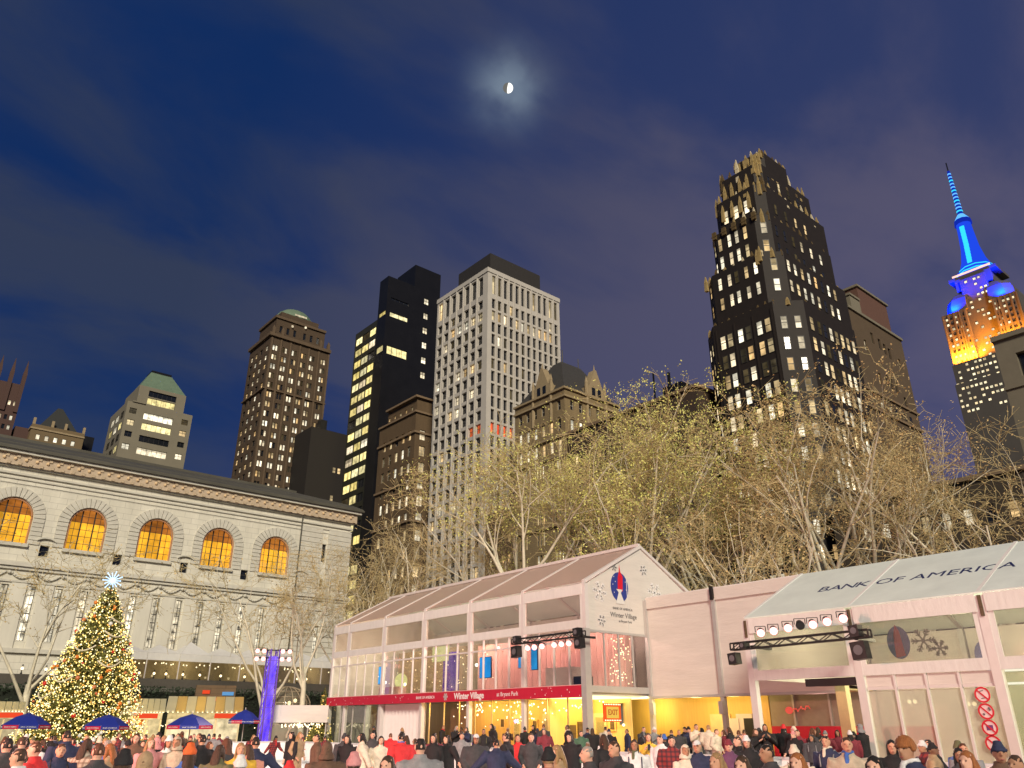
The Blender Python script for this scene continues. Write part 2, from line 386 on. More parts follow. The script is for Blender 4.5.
low = [(round(u - .32, 3), round(u + .32, 3), 9.4, 14.5) for u in slits] + [(44.9, 45.45, 8.6, 13.0)]
mb = MB(); facade(mb, 'W', YL, XW0, XW1, 0, 16.2, low, 0.45)
smalls = [(round(c + 3.46 - .42, 3), round(c + 3.46 + .42, 3), 17.45, 18.55) for c in CX]
# upper wall, bay by bay, with true arched openings
def wq(a, b, c, d): mb.quad(*[(p[0], YL, p[1]) for p in (a, b, c, d)])
ZT = 26.0; NA = 14
xs = XW0
for c in CX:
    l, r = c - HW, c + HW; e = c + 6.93 - HW if c != CX[-1] else XW1
    if c == CX[0]: wq((xs, 16.2), (l, 16.2), (l, ZT), (xs, ZT))
    wq((l, 16.2), (r, 16.2), (r, SI), (l, SI))
    pts = [(c + HW * cos(pi - pi * i / NA), SP + HW * sin(pi - pi * i / NA)) for i in range(NA + 1)]
    for (p, q) in zip(pts, pts[1:]): wq(p, q, (q[0], ZT), (p[0], ZT))
    loop = [(l, SI), (r, SI)] + [(q[0], q[1]) for q in reversed(pts)]
    for i in range(len(loop)):
        p, q = loop[i], loop[(i + 1) % len(loop)]
        mb.quad((p[0], YL, p[1]), (q[0], YL, q[1]), (q[0], YL + .7, q[1]), (p[0], YL + .7, p[1]))
    hs = [smalls[CX.index(c)]] if c != CX[-1] else [(44.9, 45.45, 20.7, 22.9), (45.0, 45.4, 17.4, 18.6)]
    facade(mb, 'W', YL, r, e, 16.2, ZT, hs, 0.4)
mb.quad((XW1, YL, 0), (XW1, YL + 40, 0), (XW1, YL + 40, ZT), (XW1, YL, ZT))
mb.quad((XW0, YL + 40, 0), (XW0, YL, 0), (XW0, YL, ZT), (XW0, YL + 40, ZT))
lpart(mb, 'wall', M_marble)
windows(lib, 'W', YL, [], M_frame_d, None)
pk = picker(3, [(LN, 6), (LD, 2), (M_dark, 2)])
def lwin(h, pane, style='sash', name='window'):
    o = link(name, win_mesh('W', h[1] - h[0], h[3] - h[2], M_frame_d, pane, style), lib, ((h[0] + h[1]) / 2 - 18, 0.3, h[2])); return o
PLT = lit('stack room light', (1.0, 0.9, 0.68), (0.95, 0.8, 0.55), 1.15, scale=(1.5, 1.5, 1.6), lo=0.05, contrast=0.22)
for h in low:
    o = lwin(h, PLT)
    m = MB(); m.box(-.34, -.25, -.18, .34, .12, -.02); m.build('sill', M_marble2, o)
    m = MB()
    for k in range(1, 6): m.box(-.27, -.03, k * .85, .27, .02, k * .85 + .06)
    m.box(-.02, -.03, 0, .02, .02, 5.0); m.build('muntin', M_frame_d, o)
for h in smalls + [(44.9, 45.45, 20.7, 22.9), (45.0, 45.4, 17.4, 18.6)]: lwin(h, M_dark)
for k, c in enumerate(CX):
    w_ = thing('arched_window', '', '', (c - 18, 0.45, SI)); w_.parent = lib
    for q in ('label', 'category'): del w_[q]
    def inside(u): return SP - SI + sqrt(max(0, (HW - .08) ** 2 - u * u))
    # glazing in three lights, ceiling of the room shows behind the top of each
    edges = [-HW + .08, -.62, .62, HW - .08]
    for a, b in zip(edges, edges[1:]):
        m = MB(); n = 6; zc_ = 2.95
        us = [a + (b - a) * i / n for i in range(n + 1)]
        for p, q in zip(us, us[1:]):
            zp, zq = inside(p), inside(q)
            m.k = 0; m.quad((p, .1, 0.06), (q, .1, 0.06), (q, .1, min(zc_, zq)), (p, .1, min(zc_, zp)))
            if zp > zc_ or zq > zc_: m.k = 1; m.quad((p, .1, min(zc_, zp)), (q, .1, min(zc_, zq)), (q, .1, zq), (p, .1, zp))
        m.build('pane', [AMB, AMB2], w_)
    m = MB()
    for u in (-.62, .62): m.box(u - .06, 0, 0.05, u + .06, .09, inside(u))
    m.build('mullion', M_frame_d, w_)
    m = MB()
    for u in (-1.2, 0.0, 1.2): m.box(u - .02, .03, 0.05, u + .02, .08, inside(u))
    for z in (.75, 1.5, 2.2, 2.95, 3.6):
        hw = HW - .1 if z < SP - SI else sqrt((HW - .1) ** 2 - (z - SP + SI) ** 2); m.box(-hw, .03, z - .02, hw, .08, z + .02)
    m.build('muntin', M_frame_d, w_)
    m = MB(); pts = [(HW - .12, 0)] + [((HW - .12) * cos(pi * i / 18), SP - SI + (HW - .12) * sin(pi * i / 18)) for i in range(19)] + [(-HW + .12, 0)]
    for p, q in zip(pts, pts[1:]): m.tube((p[0], -.3, p[1]), (q[0], -.3, q[1]), .085, n=5)
    m.build('frame', pmat('copper frame', (0.50, 0.25, 0.13), rough=.5), w_)
    m = MB(); m.box(-HW - .1, -.75, -.35, HW + .1, -.42, -.02); m.build('sill', M_marble2, w_)
    # voussoirs and jamb blocks, each a stone
    nv = 17
    for i in range(nv):
        a0, a1 = pi * i / nv + .012, pi * (i + 1) / nv - .012; r0, r1 = HW + .04, HW + 1.05
        m = MB(); m.extr([(r0 * cos(a0), -.58, SP - SI + r0 * sin(a0)), (r1 * cos(a0), -.58, SP - SI + r1 * sin(a0)), (r1 * cos(a1), -.58, SP - SI + r1 * sin(a1)), (r0 * cos(a1), -.58, SP - SI + r0 * sin(a1))], (0, .15, 0))
        m.build('voussoir', M_marble2, w_)
    for s in (-1, 1):
        for i in range(6):
            m = MB(); m.box(s * (HW + .04), -.58, i * .435 + .02, s * (HW + 1.05), -.44, i * .435 + .40); m.build('jamb_stone', M_marble2, w_)
    if k % 2 == 1:   # small segmental hood over every second attic light
        m = MB(); cxx = 3.46
        for i in range(8):
            a0, a1 = pi * .15 + pi * .7 * i / 8, pi * .15 + pi * .7 * (i + 1) / 8
            m.extr([(cxx + .95 * cos(a), -.75, .15 + .55 * sin(a) + dz) for a, dz in ((a0, 0), (a1, 0), (a1, .16), (a0, .16))], (0, .3, 0))
        m.build('window_hood', M_marble2, w_)
def band(z0, z1, out_, mat=M_marble2, name='string_course', x0=XW0, x1=XW1):
    m = MB(); m.box(x0, YL - out_, z0, x1 + out_, YL + .2, z1); return lpart(m, name, mat)
for u in slits:
    m = MB(); m.box(u + .52, YL - .13, 8.7, u + 1.85, YL + .05, 14.7); lpart(m, 'pilaster', pmat('smooth marble', (0.66, 0.635, 0.545), rough=.7, var=.12, scale=.7, stretch=(1.3, 1.3, .3)))
band(8.3, 8.7, .3); band(15.95, 16.25, .25); band(16.253, 16.62, .45); band(14.75, 14.95, .15); band(25.2, 25.4, .22); band(24.75, 24.9, .14); band(25.9, 26.05, .3); band(24.3, 24.38, .08)
band(26.053, 27.2, .55, M_trim, 'frieze'); band(27.203, 27.5, .95, M_marble2, 'cornice'); band(27.503, 27.75, 1.2, M_bronze, 'gutter')
me = MB().ball((0, 0, 0), .17, 6, 4).mesh('rosette', pmat('gilded rosette', (0.75, 0.55, 0.33), rough=.5)); xx = XW0 + .5
me2 = MB().box(-.15, -.1, 0, .15, 0, .28).mesh('dentil', pmat('frieze ornament', (0.52, 0.41, 0.28), rough=.6, var=.3, scale=4))
while xx < XW1 + .4:
    link('rosette', me, lib, (xx - 18, -.6, 26.65)); link('dentil', me2, lib, (xx + .48 - 18, -.555, 26.1)); link('dentil', me2, lib, (xx + .24 - 18, -.555, 26.8)); xx += .98
# festoons under the ledge
def swag(cx):
    m = MB(); pr = None
    for i in range(9):
        t = i / 8; p = (cx - 1.0 + 2 * t, -.12, 15.7 - .55 * sin(pi * t))
        if pr: m.tube(pr, p, .10, n=5)
        pr = p
    m.ball((cx - 1.1, -.12, 15.65), .2, 6, 4); o = m.build('festoon', M_marble2, lib, True); o.location = (-18, 0, 0)
for u in slits:
    if u > 8 and u < 40: swag(u + 1.18)
m = MB(); m.extr([(XW0, 88.9, 27.76), (XW1 + 1.1, 88.9, 27.76), (XW1 + 1.1, 91.0, 28.6), (XW0, 91.0, 28.6)], (0, .02, .12))
m.extr([(XW0, 91.0, 28.62), (XW1 + .8, 91.0, 28.62), (XW1 - 4, 99.0, 31.3), (XW0, 99.0, 31.3)], (0, .02, .15)); m.box(XW0, 98.9, 31.2, XW1 - 4, 99.3, 31.7)
m.extr([(XW1 + .8, 91.0, 28.62), (XW1 + .8, 128, 28.62), (XW1 - 4, 128, 31.3), (XW1 - 4, 99.0, 31.3)], (0, 0, .15)); lpart(m, 'roof', M_bronze)
me = MB().box(-.05, 0, 0, .05, 8.4, .08).mesh('roof_rib', M_bronze)
for i in range(34): link('roof_rib', me, lib, (XW0 + i * 1.7 - 18, 1.1, 28.72), (math.atan2(2.68, 8), 0, 0))
m = MB(); m.box(41.8, YL - .22, 0, 48.9, YL + .1, 25.15)   # rusticated corner pier behind the openings
# corner pier: courses with joints, set round the slit
for i in range(40):
    z = i * .62 + .02
    for (a, b) in ((41.9, 44.75), (45.6, 48.8)):
        q = MB(); q.box(a, YL - .12, z, b, YL + .05, z + .57); lpart(q, 'quoin_course', M_marble2)
m = MB()
for px_ in (41.75,): m.tube((px_, YL - .25, 10), (px_, YL - .25, 27.2), .08)
lpart(m, 'downpipe', M_bronze)

# small stone annex at the south end of the library
an = thing('stone_annex', 'low pale stone annex with brown cornice beyond the library corner', 'building', (56, 96, 0))
m = MB(); m.box(-7.2, -3, 0, 9, 10, 12.2); m.build('wall', M_marble, an)
m = MB(); m.box(-7.6, -3.6, 12.2, 9.6, 10.6, 13.1); m.build('cornice', M_trim, an)
m = MB(); m.extr([(-7.4, -3.3, 13.1), (9.3, -3.3, 13.1), (1, -3.3, 15.6)], (0, 13, 0)); m.build('roof', M_marble2, an)

# ------------------------------------------------------------------ towers
def bpart(mb, name, mats, root, smooth=False):
    o = mb.build(name, mats, root, smooth); o.location = -root.location; return o
def bwin(root, face, plane, holes, frame, pick, depth=.35, style='sash', name='window'):
    for i, h in enumerate(holes):
        me = win_mesh(face, h[1] - h[0], h[3] - h[2], frame, pick(i, h), style)
        link(name, me, root, Vector(P3(face, plane, (h[0] + h[1]) / 2, h[2], depth - .1)) - root.location)
def ledge(root, x0, y0, x1, y1, z0, z1, o, mat, name='cornice'):
    m = MB(); m.box(x0 - o, y0 - o, z0, x1 + .1, y1 + .1, z1); return bpart(m, name, mat, root)

# --- white grid tower
wt = thing('white_tower', 'tall pale grid tower with dark flat crown in the centre of the skyline', 'building', (95, 120.7, 0))
M_pale = pmat('pale precast stone', (0.50, 0.47, 0.42), rough=0.7, var=0.08, scale=0.4)
NU = [120.7 + 1.35 + (20.1 - 1.5) * (i + .5) / 7 for i in range(7)]; WU = [95 + .9 + (22.6 - 1.3) * (i + .5) / 12 for i in range(12)]
FH = 3.02; rows = [91.2 - FH * k for k in range(28)]
hN = grid(NU, 1.72, [92.6], 4.9) + grid(NU, 1.72, [round(r - 2.2, 3) for r in rows], 2.2)
hW = grid(WU, 1.02, [92.6], 4.9) + grid(WU, 1.02, [round(r - 2.35, 3) for r in rows], 2.5)
m = MB(); shell(m, 95, 120.7, 117.6, 140.8, 0, 98.8, hN, hW, .55); bpart(m, 'wall', M_pale, wt)
rw = random.Random(5)
bright = {1: .75, 2: .1, 5: .25, 7: .3, 8: .05}
def pkw(i, h):
    k = int(round((rows[0] - h[3]) / FH)) if h[2] < 92 else -1
    z = (h[2] + h[3]) / 2
    if 57 < z < 60.2: return LR if (95 < h[0] < 103 or 120 < h[0] < 127) else M_dark
    p = bright.get(k, .07 if k < 14 else .22)
    return rw.choices([LN, LW, LD, M_dark], [p * .35, p * .65, .12, .85 * (1 - p)])[0]
bwin(wt, 'N', 95, hN, M_frame_d, pkw, .55, 'pair'); bwin(wt, 'W', 120.7, hW, M_frame_d, pkw, .55, 'plain')
m = MB(); m.box(98, 123.7, 98.82, 114, 136.4, 105.8); bpart(m, 'crown', pmat('dark metal screen', (0.035, 0.032, 0.028), rough=.55, var=.2, stretch=(6, 6, .2)), wt)
m = MB(); m.box(94.8, 120.5, 98.0, 117.7, 120.7, 99.1); m.box(94.8, 120.7, 98.0, 95, 140.9, 99.1); bpart(m, 'parapet', M_pale, wt)
me = MB().box(-.12, -.22, 0, .12, 0, 92).mesh('pier', M_pale); me_n = MB().box(-.2, -.15, 0, 0, .15, 92).mesh('pier', M_pale)
for a, b in zip(WU, WU[1:]): link('pier', me, wt, ((a + b) / 2 - 95, 0, 6))
for a, b in zip(NU, NU[1:]): link('pier', me_n, wt, (0, (a + b) / 2 - 120.7, 6))

# --- black glass tower and its lit wing
bt_ = thing('black_tower', 'black glass tower with blank dark slabs and a few lit strips', 'building', (97.3, 170, 0))
M_black = pmat('black cladding', (0.009, 0.009, 0.010), rough=0.35, var=0.3, scale=.3)
hW = [(98.6, 104.6, 108.2, 109.6), (98.4, 105.0, 96.4, 98.9), (98.6, 104.6, 113.5, 114.3)]; hN = [(170.4, 174.0, 108.6, 110.0), (170.4, 174.0, 97.0, 99.0)]
m = MB(); shell(m, 97.3, 170, 106.2, 174.6, 0, 121.0, hN, hW, .3); bpart(m, 'wall', M_black, bt_)
bwin(bt_, 'W', 170, hW[:2], M_frame_d, lambda i, h: LY, .3, 'strip'); bwin(bt_, 'N', 97.3, hN, M_frame_d, lambda i, h: LY, .3, 'strip')
bwin(bt_, 'W', 170, hW[2:], M_frame_d, lambda i, h: M_dark, .3, 'strip')
hW2 = [(109.9, 111.5, round(z, 2), round(z + 2.0, 2)) for z in (116.3, 111.4, 106.6, 101.8, 97.0, 92.3)]
m = MB(); shell(m, 106.21, 170.01, 115.4, 180, 0, 128.4, [], hW2, .3); bpart(m, 'lift_core', M_black, bt_)
bwin(bt_, 'W', 170.01, hW2, M_frame_d, picker(4, [(LN, 4), (LY, 2)]), .3, 'pair')
gw = thing('lit_office_wing', 'narrow office slab with bright yellow ribbon floors beside the black tower', 'building', (97.4, 175, 0))
fl = [round(106.6 - 3.75 * k, 3) for k in range(24)]
hN = []
for z in fl:
    hN += [(175.2, 178.7, z - 2.3, z), (178.9, 182.6, z - 2.3, z), (182.8, 186.6, z - 2.3, z)]
m = MB(); shell(m, 97.41, 174.9, 104, 187, 0, 108.6, hN, [], .25); bpart(m, 'wall', pmat('dark spandrel', (0.03, 0.03, 0.02), rough=.4), gw)
rg = random.Random(8)
bwin(gw, 'N', 97.41, hN, M_frame_d, lambda i, h: rg.choices([LY, LN, LD, M_dark], [9, 4, .6, .15])[0] if h[2] > 62 else rg.choices([LY, LD, M_dark], [4, 1, 1])[0], .25, 'strip')

# --- brown prewar block
br = thing('brown_office_block', 'brown stone office block with tall lit windows under the black tower', 'building', (95, 148, 0))
M_brown = stone('brown sandstone', (0.12, 0.08, 0.043), 1.2, .4, var=.12)
M_brown2 = pmat('brown stone trim', (0.20, 0.14, 0.085), rough=.75, var=.15, scale=1)
NU = [150.4 + 2.85 * i for i in range(5)]
zr = [round(71.0 - 4.05 * k, 3) for k in range(15)]
hN = grid(NU, 1.35, [z - 2.3 for z in zr[1:]], 2.5); hW = grid([97.2], 1.7, [round(z - 2.3, 3) for z in zr[1:]], 2.5) + grid([97.2], 1.5, [71.5], 1.6)
m = MB(); shell(m, 95, 148, 99.7, 164.6, 0, 71.2, hN, [h for h in hW if h[3] < 71], .4); bpart(m, 'wall', M_brown, br)
hT = grid([150.6 + 2.6 * i for i in range(5)], .9, [72.6], .9)
m = MB(); shell(m, 95.4, 148.3, 99.7, 161.5, 71.2, 75.2, hT, [], .3); bpart(m, 'attic', M_brown, br); bwin(br, 'N', 95.4, hT, M_frame_d, lambda i, h: LW, .3)
pb = picker(11, [(LN, 3), (LW, 4), (LD, 3), (M_dark, 2)])
bwin(br, 'N', 95, hN, M_frame_w, pb, .4); bwin(br, 'W', 148, [h for h in hW if h[3] < 71], M_frame_w, picker(12, [(LN, 5), (LW, 2), (M_dark, 1)]), .4, 'pair')
for z in (75.2, 71.25, 66.0, 53.8, 44.5): ledge(br, 95, 148, 99.6, 164.6 if z < 72 else 161.5, z, z + .5, .45, M_brown2)

# --- tan chateau-roofed block
go = thing('chateau_roof_block', 'tan stone block with steep dark hipped roof and pointed gables', 'building', (95, 96.8, 0))
M_tan = stone('tan limestone', (0.24, 0.18, 0.095), 1.1, .38, var=.12)
M_tan2 = pmat('tan stone trim', (0.31, 0.24, 0.14), rough=.75, var=.15, scale=1.2, bump=.2)
gx0, gy0, gx1, gy1 = 95, 96.8, 110.2, 111.2
NU = [98.4 + 2.23 * i for i in range(6)]; WUg = [97.0 + 2.35 * i for i in range(6)]
rowsg = [57.8, 53.6, 49.6, 45.4, 40.8, 36.8, 32.8, 28.6, 24.4, 20.2, 16, 12]
def trip(us, v, h_, w_=.62): return [(round(u + d - w_ / 2, 3), round(u + d + w_ / 2, 3), round(v, 3), round(v + h_, 3)) for u in us for d in (-.8, 0, .8)]
hN, hW = [], []
for k, z in enumerate(rowsg):
    if k < 3: hN += grid(NU, 1.0, [z - 1.1], [1.9, 2.3, 2.4][k]); hW += grid(WUg[:6], 1.0, [z - 1.1], [1.9, 2.3, 2.4][k])
    else: hN += trip([99.2, 104.0, 108.8], z - 1.1, 2.6); hW += trip([97.6, 102.6, 107.6], z - 1.1, 2.6)
m = MB(); shell(m, gx0, gy0, gx1, gy1, 0, 60.6, hN, hW, .4); bpart(m, 'wall', M_tan, go)
rgg = random.Random(21)
def pg_(i, h):
    z = h[2]
    if z > 55: return rgg.choices([M_dark, LD], [5, 1])[0]
    if z > 47: return rgg.choices([LN, LW, M_dark], [5, 3, 2])[0]
    if 38 < z < 45: return rgg.choices([LY, LN, LD], [4, 3, 2])[0]
    return rgg.choices([LW, LN, LD, M_dark], [3, 1.5, 3, 2])[0]
bwin(go, 'N', gx0, hN, M_frame_w, pg_, .4); bwin(go, 'W', gy0, hW, M_frame_w, pg_, .4)
# round heads above the second row
for face, pl, us in (('N', gx0, NU), ('W', gy0, WUg)):
    for u in us:
        m = MB(); pr = None
        for i in range(9):
            a = pi * i / 8; p = P3(face, pl, u + .62 * cos(a), 54.75 + .62 * sin(a), -.06)
            if pr: m.tube(pr, p, .1, n=4)
            pr = p
        bpart(m, 'arch_moulding', M_tan2, go)
for z in (60.6, 58.95, 51.2, 47.4, 34.6): ledge(go, gx0, gy0, gx1, gy1, z, z + .4, .4, M_tan2)
m = MB(); m.prism([(95.3, 97.1), (110, 97.1), (110, 111), (95.3, 111)], 61.02, 70.2, [(100.5, 103), (106, 103), (106, 105.5), (100.5, 105.5)])
bpart(m, 'roof', pmat('slate roof', (0.045, 0.043, 0.04), rough=.7, var=.3, scale=2), go)
m = MB(); m.tube((101, 103.2, 70), (101, 103.2, 73), .12); m.tube((105.6, 103.2, 70), (105.6, 103.2, 72.4), .1); bpart(m, 'finial', M_bronze, go)
def gable(face, pl, u, hw, z0, zt):
    m = MB()
    pts = [(u - hw, z0), (u + hw, z0), (u + hw, z0 + 1.8), (u + hw * .72, z0 + 2.2), (u + .25, zt), (u - .25, zt), (u - hw * .72, z0 + 2.2), (u - hw, z0 + 1.8)]
    m.extr([P3(face, pl, a, b, -.05) for a, b in pts], P3(face, 0, 0, 0, 1.6)); m.tube(P3(face, pl, u, zt - .2, .3), P3(face, pl, u, zt + 1.2, .3), .22, .05)
    for s in (-1, 1): m.tube(P3(face, pl, u + s * hw, z0 - 6, .1), P3(face, pl, u + s * hw, z0 + 2.6, .1), .4, .32); m.tube(P3(face, pl, u + s * hw, z0 + 2.6, .1), P3(face, pl, u + s * hw, z0 + 4.0, .1), .36, .04)
    gb = bpart(m, 'gable', M_tan2, go)
    for d in (-.8, .8):
        m = MB(); m.box(*P3(face, pl, u + d - .45, z0 + .3, -.12), *P3(face, pl, u + d + .45, z0 + 1.9, -.06)); bpart(m, 'gable_window', M_dark, go)
gable('N', gx0, 103.1, 2.6, 61.02, 67.0); gable('W', gy0, 103.8, 2.6, 61.02, 67.0)

# --- stepped tower east (crowned, many small lit windows)
st = thing('stepped_brown_tower', 'tall brown setback tower dotted with small lit windows and a green domed cap', 'building', (77, 200, 0))
M_bt = pmat('dark brown brick', (0.075, 0.05, 0.03), rough=.8, var=.15, scale=.5)
M_bt2 = pmat('brown terracotta', (0.11, 0.075, 0.045), rough=.75, var=.2, scale=.8)
zr = [round(104.0 - 2.95 * k, 3) for k in range(20)]
WUs = [80.0 + 3.05 * i for i in range(6)]; 
hW = [];
for u in [78.6] + [81.6, 84.6, 87.6, 90.4] + [94.0]:
    for z in zr: hW += [(round(u - .75, 3), round(u - .08, 3), z - 1.7, z), (round(u + .08, 3), round(u + .75, 3), z - 1.7, z)]
hN = []
for u in (202.2, 206.0, 209.5, 212.8):
    for z in zr: hN += [(round(u - .9, 3), round(u + .9, 3), z - 1.7, z)]
m = MB(); shell(m, 76.9, 200, 95.9, 215, 0, 106.5, hN, hW, .35); bpart(m, 'wall', M_bt, st)
ps = picker(31, [(LN, 5.0), (LW, 3.4), (LD, 1.4), (M_dark, 2.0)])
bwin(st, 'W', 200, hW, M_frame_d, ps, .35, 'plain'); bwin(st, 'N', 76.9, hN, M_frame_d, picker(32, [(LN, 3), (LW, 3), (M_dark, 4)]), .35, 'pair')
me = MB().box(-.28, -.4, 0, .28, 0, 62).mesh('pier', M_bt2)
for u in (77.3, 80.1, 83.1, 86.1, 89.0, 92.2, 95.5): link('pier', me, st, (u - 76.9 - .1, 0, 44))
ledge(st, 76.9, 200, 95.9, 215, 106.5, 107.5, .7, M_bt2); ledge(st, 76.9, 200, 95.9, 215, 89.6, 90.0, .45, M_bt2)
hT = [(round(u - .45, 3), round(u + .45, 3), 109.2, 111.4) for u in (80.2, 82.4, 84.6, 87.8, 90.0, 92.2)]
m = MB(); shell(m, 78.5, 201.5, 94.4, 213.5, 107.5, 113.6, [], hT, .3); bpart(m, 'belfry', M_bt, st); bwin(st, 'W', 201.5, hT, M_frame_d, picker(33, [(LD, 1), (M_dark, 3)]), .3, 'plain')
ledge(st, 78.5, 201.5, 94.4, 213.5, 113.6, 114.4, .5, M_bt2)
m = MB(); m.box(80.3, 203, 114.4, 92.6, 212, 117.0); bpart(m, 'attic', M_bt, st)
M_verd = pmat('verdigris copper', (0.13, 0.19, 0.13), rough=.6, var=.2, scale=.8)
m = MB(); prev = None
pts = [(0, 6.0), (1.2, 5.6), (2.4, 4.8), (3.4, 3.4), (3.9, 1.6)]
for (za, ra), (zb, rb) in zip(pts, pts[1:]): m.prism([(86.4 + ra * cos(t), 207.5 + .75 * ra * sin(t)) for t in [k * pi / 6 for k in range(12)]], 117 + za, 117 + zb, [(86.4 + rb * cos(t), 207.5 + .75 * rb * sin(t)) for t in [k * pi / 6 for k in range(12)]])
bpart(m, 'dome', M_verd, st)
m = MB(); m.box(84.6, 202.9, 117.3, 88.4, 203.0, 117.8); bpart(m, 'lit_sign', LN, st)
me = MB().ball((0, 0, 0), .38, 6, 4).mesh('crown_lamp', LN)
for x_, z_ in ((83.4, 112.2), (87.6, 113.2)): link('crown_lamp', me, st, (x_ - 77, 1.0, z_))
for x_ in (77.4, 80.2, 92.6, 95.2): m = MB(); m.box(x_ - .4, 199.6, 107.5, x_ + .4, 200.4, 109.2); m.prism([(x_ - .4, 199.6), (x_ + .4, 199.6), (x_ + .4, 200.4), (x_ - .4, 200.4)], 109.2, 110.4, [(x_, 200), (x_ + .02, 200), (x_ + .02, 200.02), (x_, 200.02)]); bpart(m, 'pinnacle', M_bt2, st)

# --- dark slab between
ds = thing('dark_slab_building', 'unlit dark slab between the stepped brown tower and the lit wing', 'building', (88, 190, 0))
m = MB(); m.box(0, 0, 0, 12, 14, 78); m.build('wall', pmat('dark brick', (0.018, 0.015, 0.013), rough=.8), ds); m = MB(); m.box(4, 3, 78, 6, 5, 82); m.build('chimney', M_black, ds)
for k, (x_, z_) in enumerate(((8, 66), (9.5, 66), (8, 58), (9.5, 52))): link('window', win_mesh('W', 1.0, 1.7, M_frame_d, LW, 'sash'), ds, (x_, -.1, z_))

# --- pale building with green hipped roof (far left)
pa = thing('green_roof_building', 'pale tower with green truncated roof and wide lit central windows', 'building', (56, 260, 0))
M_cream = pmat('cream precast', (0.20, 0.18, 0.13), rough=.7, var=.1, scale=.4)
cen = [(61.2, 70.6, z, z + 2.3) for z in (98.2, 94.2, 90.6, 82.2)] + [(61.2, 70.6, 86.4, 88.6)]
side = [(a, a + 2.2, z, z + 1.9) for a in (56.6, 73.3) for z in (95.2, 91.2, 87.2, 83.0)]
top = [(61.4, 70.4, 101.0, 103.4)]
m = MB(); shell(m, 55.6, 260, 76.6, 280, 0, 99.2, [], [h for h in cen if h[3] < 99] + side, .5)
bpart(m, 'wall', M_cream, pa)
m = MB(); shell(m, 58.2, 260.01, 73.4, 276, 99.2, 105.6, [], [(61.4, 70.4, 99.6, 101.9), (61.4, 70.4, 102.3, 104.4)], .5); bpart(m, 'upper_wall', M_cream, pa)
pp = [LY, LN, LY, LN, M_dark]
bwin(pa, 'W', 260, [h for h in cen if h[3] < 99], M_frame_d, lambda i, h: [LN, LY, LN, M_dark][i % 4], .5, 'strip')
bwin(pa, 'W', 260.01, [(61.4, 70.4, 99.6, 101.9), (61.4, 70.4, 102.3, 104.4)], M_frame_d, lambda i, h: [LY, M_dark][i], .5, 'strip')
bwin(pa, 'W', 260, side, M_frame_d, lambda i, h: [LD, LW, M_dark, LN][i % 4], .5, 'pair')
m = MB(); m.prism([(58.4, 260.2), (73.2, 260.2), (73.2, 275), (58.4, 275)], 105.62, 113.0, [(62.0, 265), (69.0, 265), (69.0, 271), (62.0, 271)]); bpart(m, 'roof', M_verd, pa)
m = MB(); m.box(62.2, 265.2, 113.02, 68.8, 270.8, 113.9); bpart(m, 'roof_cap', M_black, pa)
hN = [(z_, z_ + 3.2, 82 + 4.0 * k, 84.4 + 4.0 * k) for k in range(4) for z_ in (262.0, 267.5, 273.0)]
bwin(pa, 'N', 55.35, hN, M_frame_d, picker(36, [(LY, 3), (LN, 2), (M_dark, 2)]), .3, 'strip')
m = MB(); m.prism([(57.0, 259.6), (61, 259.6), (61, 259.95), (57.0, 259.95)], 99.2, 99.6); bpart(m, 'balcony', M_cream, pa)

py_ = thing('pyramid_roof_building', 'small brown building with dark pyramid roof peeping over the library', 'building', (38, 262, 0))
m = MB(); shell(m, 31, 260, 45.5, 274, 0, 85.2, [], [(round(u - .55, 2), round(u + .55, 2), 80.6, 82.2) for u in (33.2, 35.6, 38.0, 40.4, 42.8)], .3); bpart(m, 'wall', pmat('ochre brick', (0.16, 0.115, 0.06), rough=.8, var=.15), py_)
bwin(py_, 'W', 260, [(round(u - .55, 2), round(u + .55, 2), 80.6, 82.2) for u in (33.2, 35.6, 38.0, 40.4, 42.8)], M_frame_d, lambda i, h: LN, .3, 'plain')
ledge(py_, 31, 260, 45.5, 274, 83.6, 84.1, .3, M_tan2)
m = MB(); m.prism([(33, 261), (43.6, 261), (43.6, 271), (33, 271)], 85.2, 93.4, [(37.4, 265.5), (38.8, 265.5), (38.8, 266.5), (37.4, 266.5)]); bpart(m, 'roof', pmat('dark slate', (0.03, 0.032, 0.03), rough=.7), py_)
me = MB().box(-.35, -.35, 0, .35, .35, 2.2).mesh('pinnacle', M_tan2)
for u in (31.4, 36.4, 40, 45.1): link('pinnacle', me, py_, (u - 38, -1.6, 85.0))
m = MB(); m.box(46.0, 266, 0, 49.5, 276, 86.5); tag(m.build('dark_tower_block', M_black), 'narrow black block right behind the small pyramid roofed building', 'building')

gl_ = thing('gothic_crown_tower', 'dark reddish gothic tower with spiky crown at the left edge', 'building', (21, 262, 0))
M_gr = pmat('dark red brick', (0.075, 0.04, 0.032), rough=.8, var=.2)
hW = grid([19.5, 21.0, 22.5, 24.0, 25.4], .8, [85.4, 82.4, 90.0], 1.5)
m = MB(); shell(m, 12, 262, 26.6, 276, 0, 97, [], hW, .3); bpart(m, 'wall', M_gr, gl_); bwin(gl_, 'W', 262, hW, M_frame_d, picker(41, [(LN, 3), (M_dark, 2)]), .3, 'plain')
for k, u in enumerate((12.6, 16.0, 19.3, 22.6, 26.0)):
    m = MB(); m.box(u - .55, 261.5, 88, u + .55, 262.6, 100.4); m.prism([(u - .55, 261.5), (u + .55, 261.5), (u + .55, 262.6), (u - .55, 262.6)], 100.4, 105.2, [(u - .03, 262.0), (u + .03, 262.0), (u + .03, 262.06), (u - .03, 262.06)]); bpart(m, 'buttress', M_gr, gl_)
m = MB(); m.box(27.2, 263, 0, 31.5, 270, 84.3); tag(m.build('low_roof_block', M_gr), 'low dark roof block between gothic tower and pyramid roofed building', 'building')

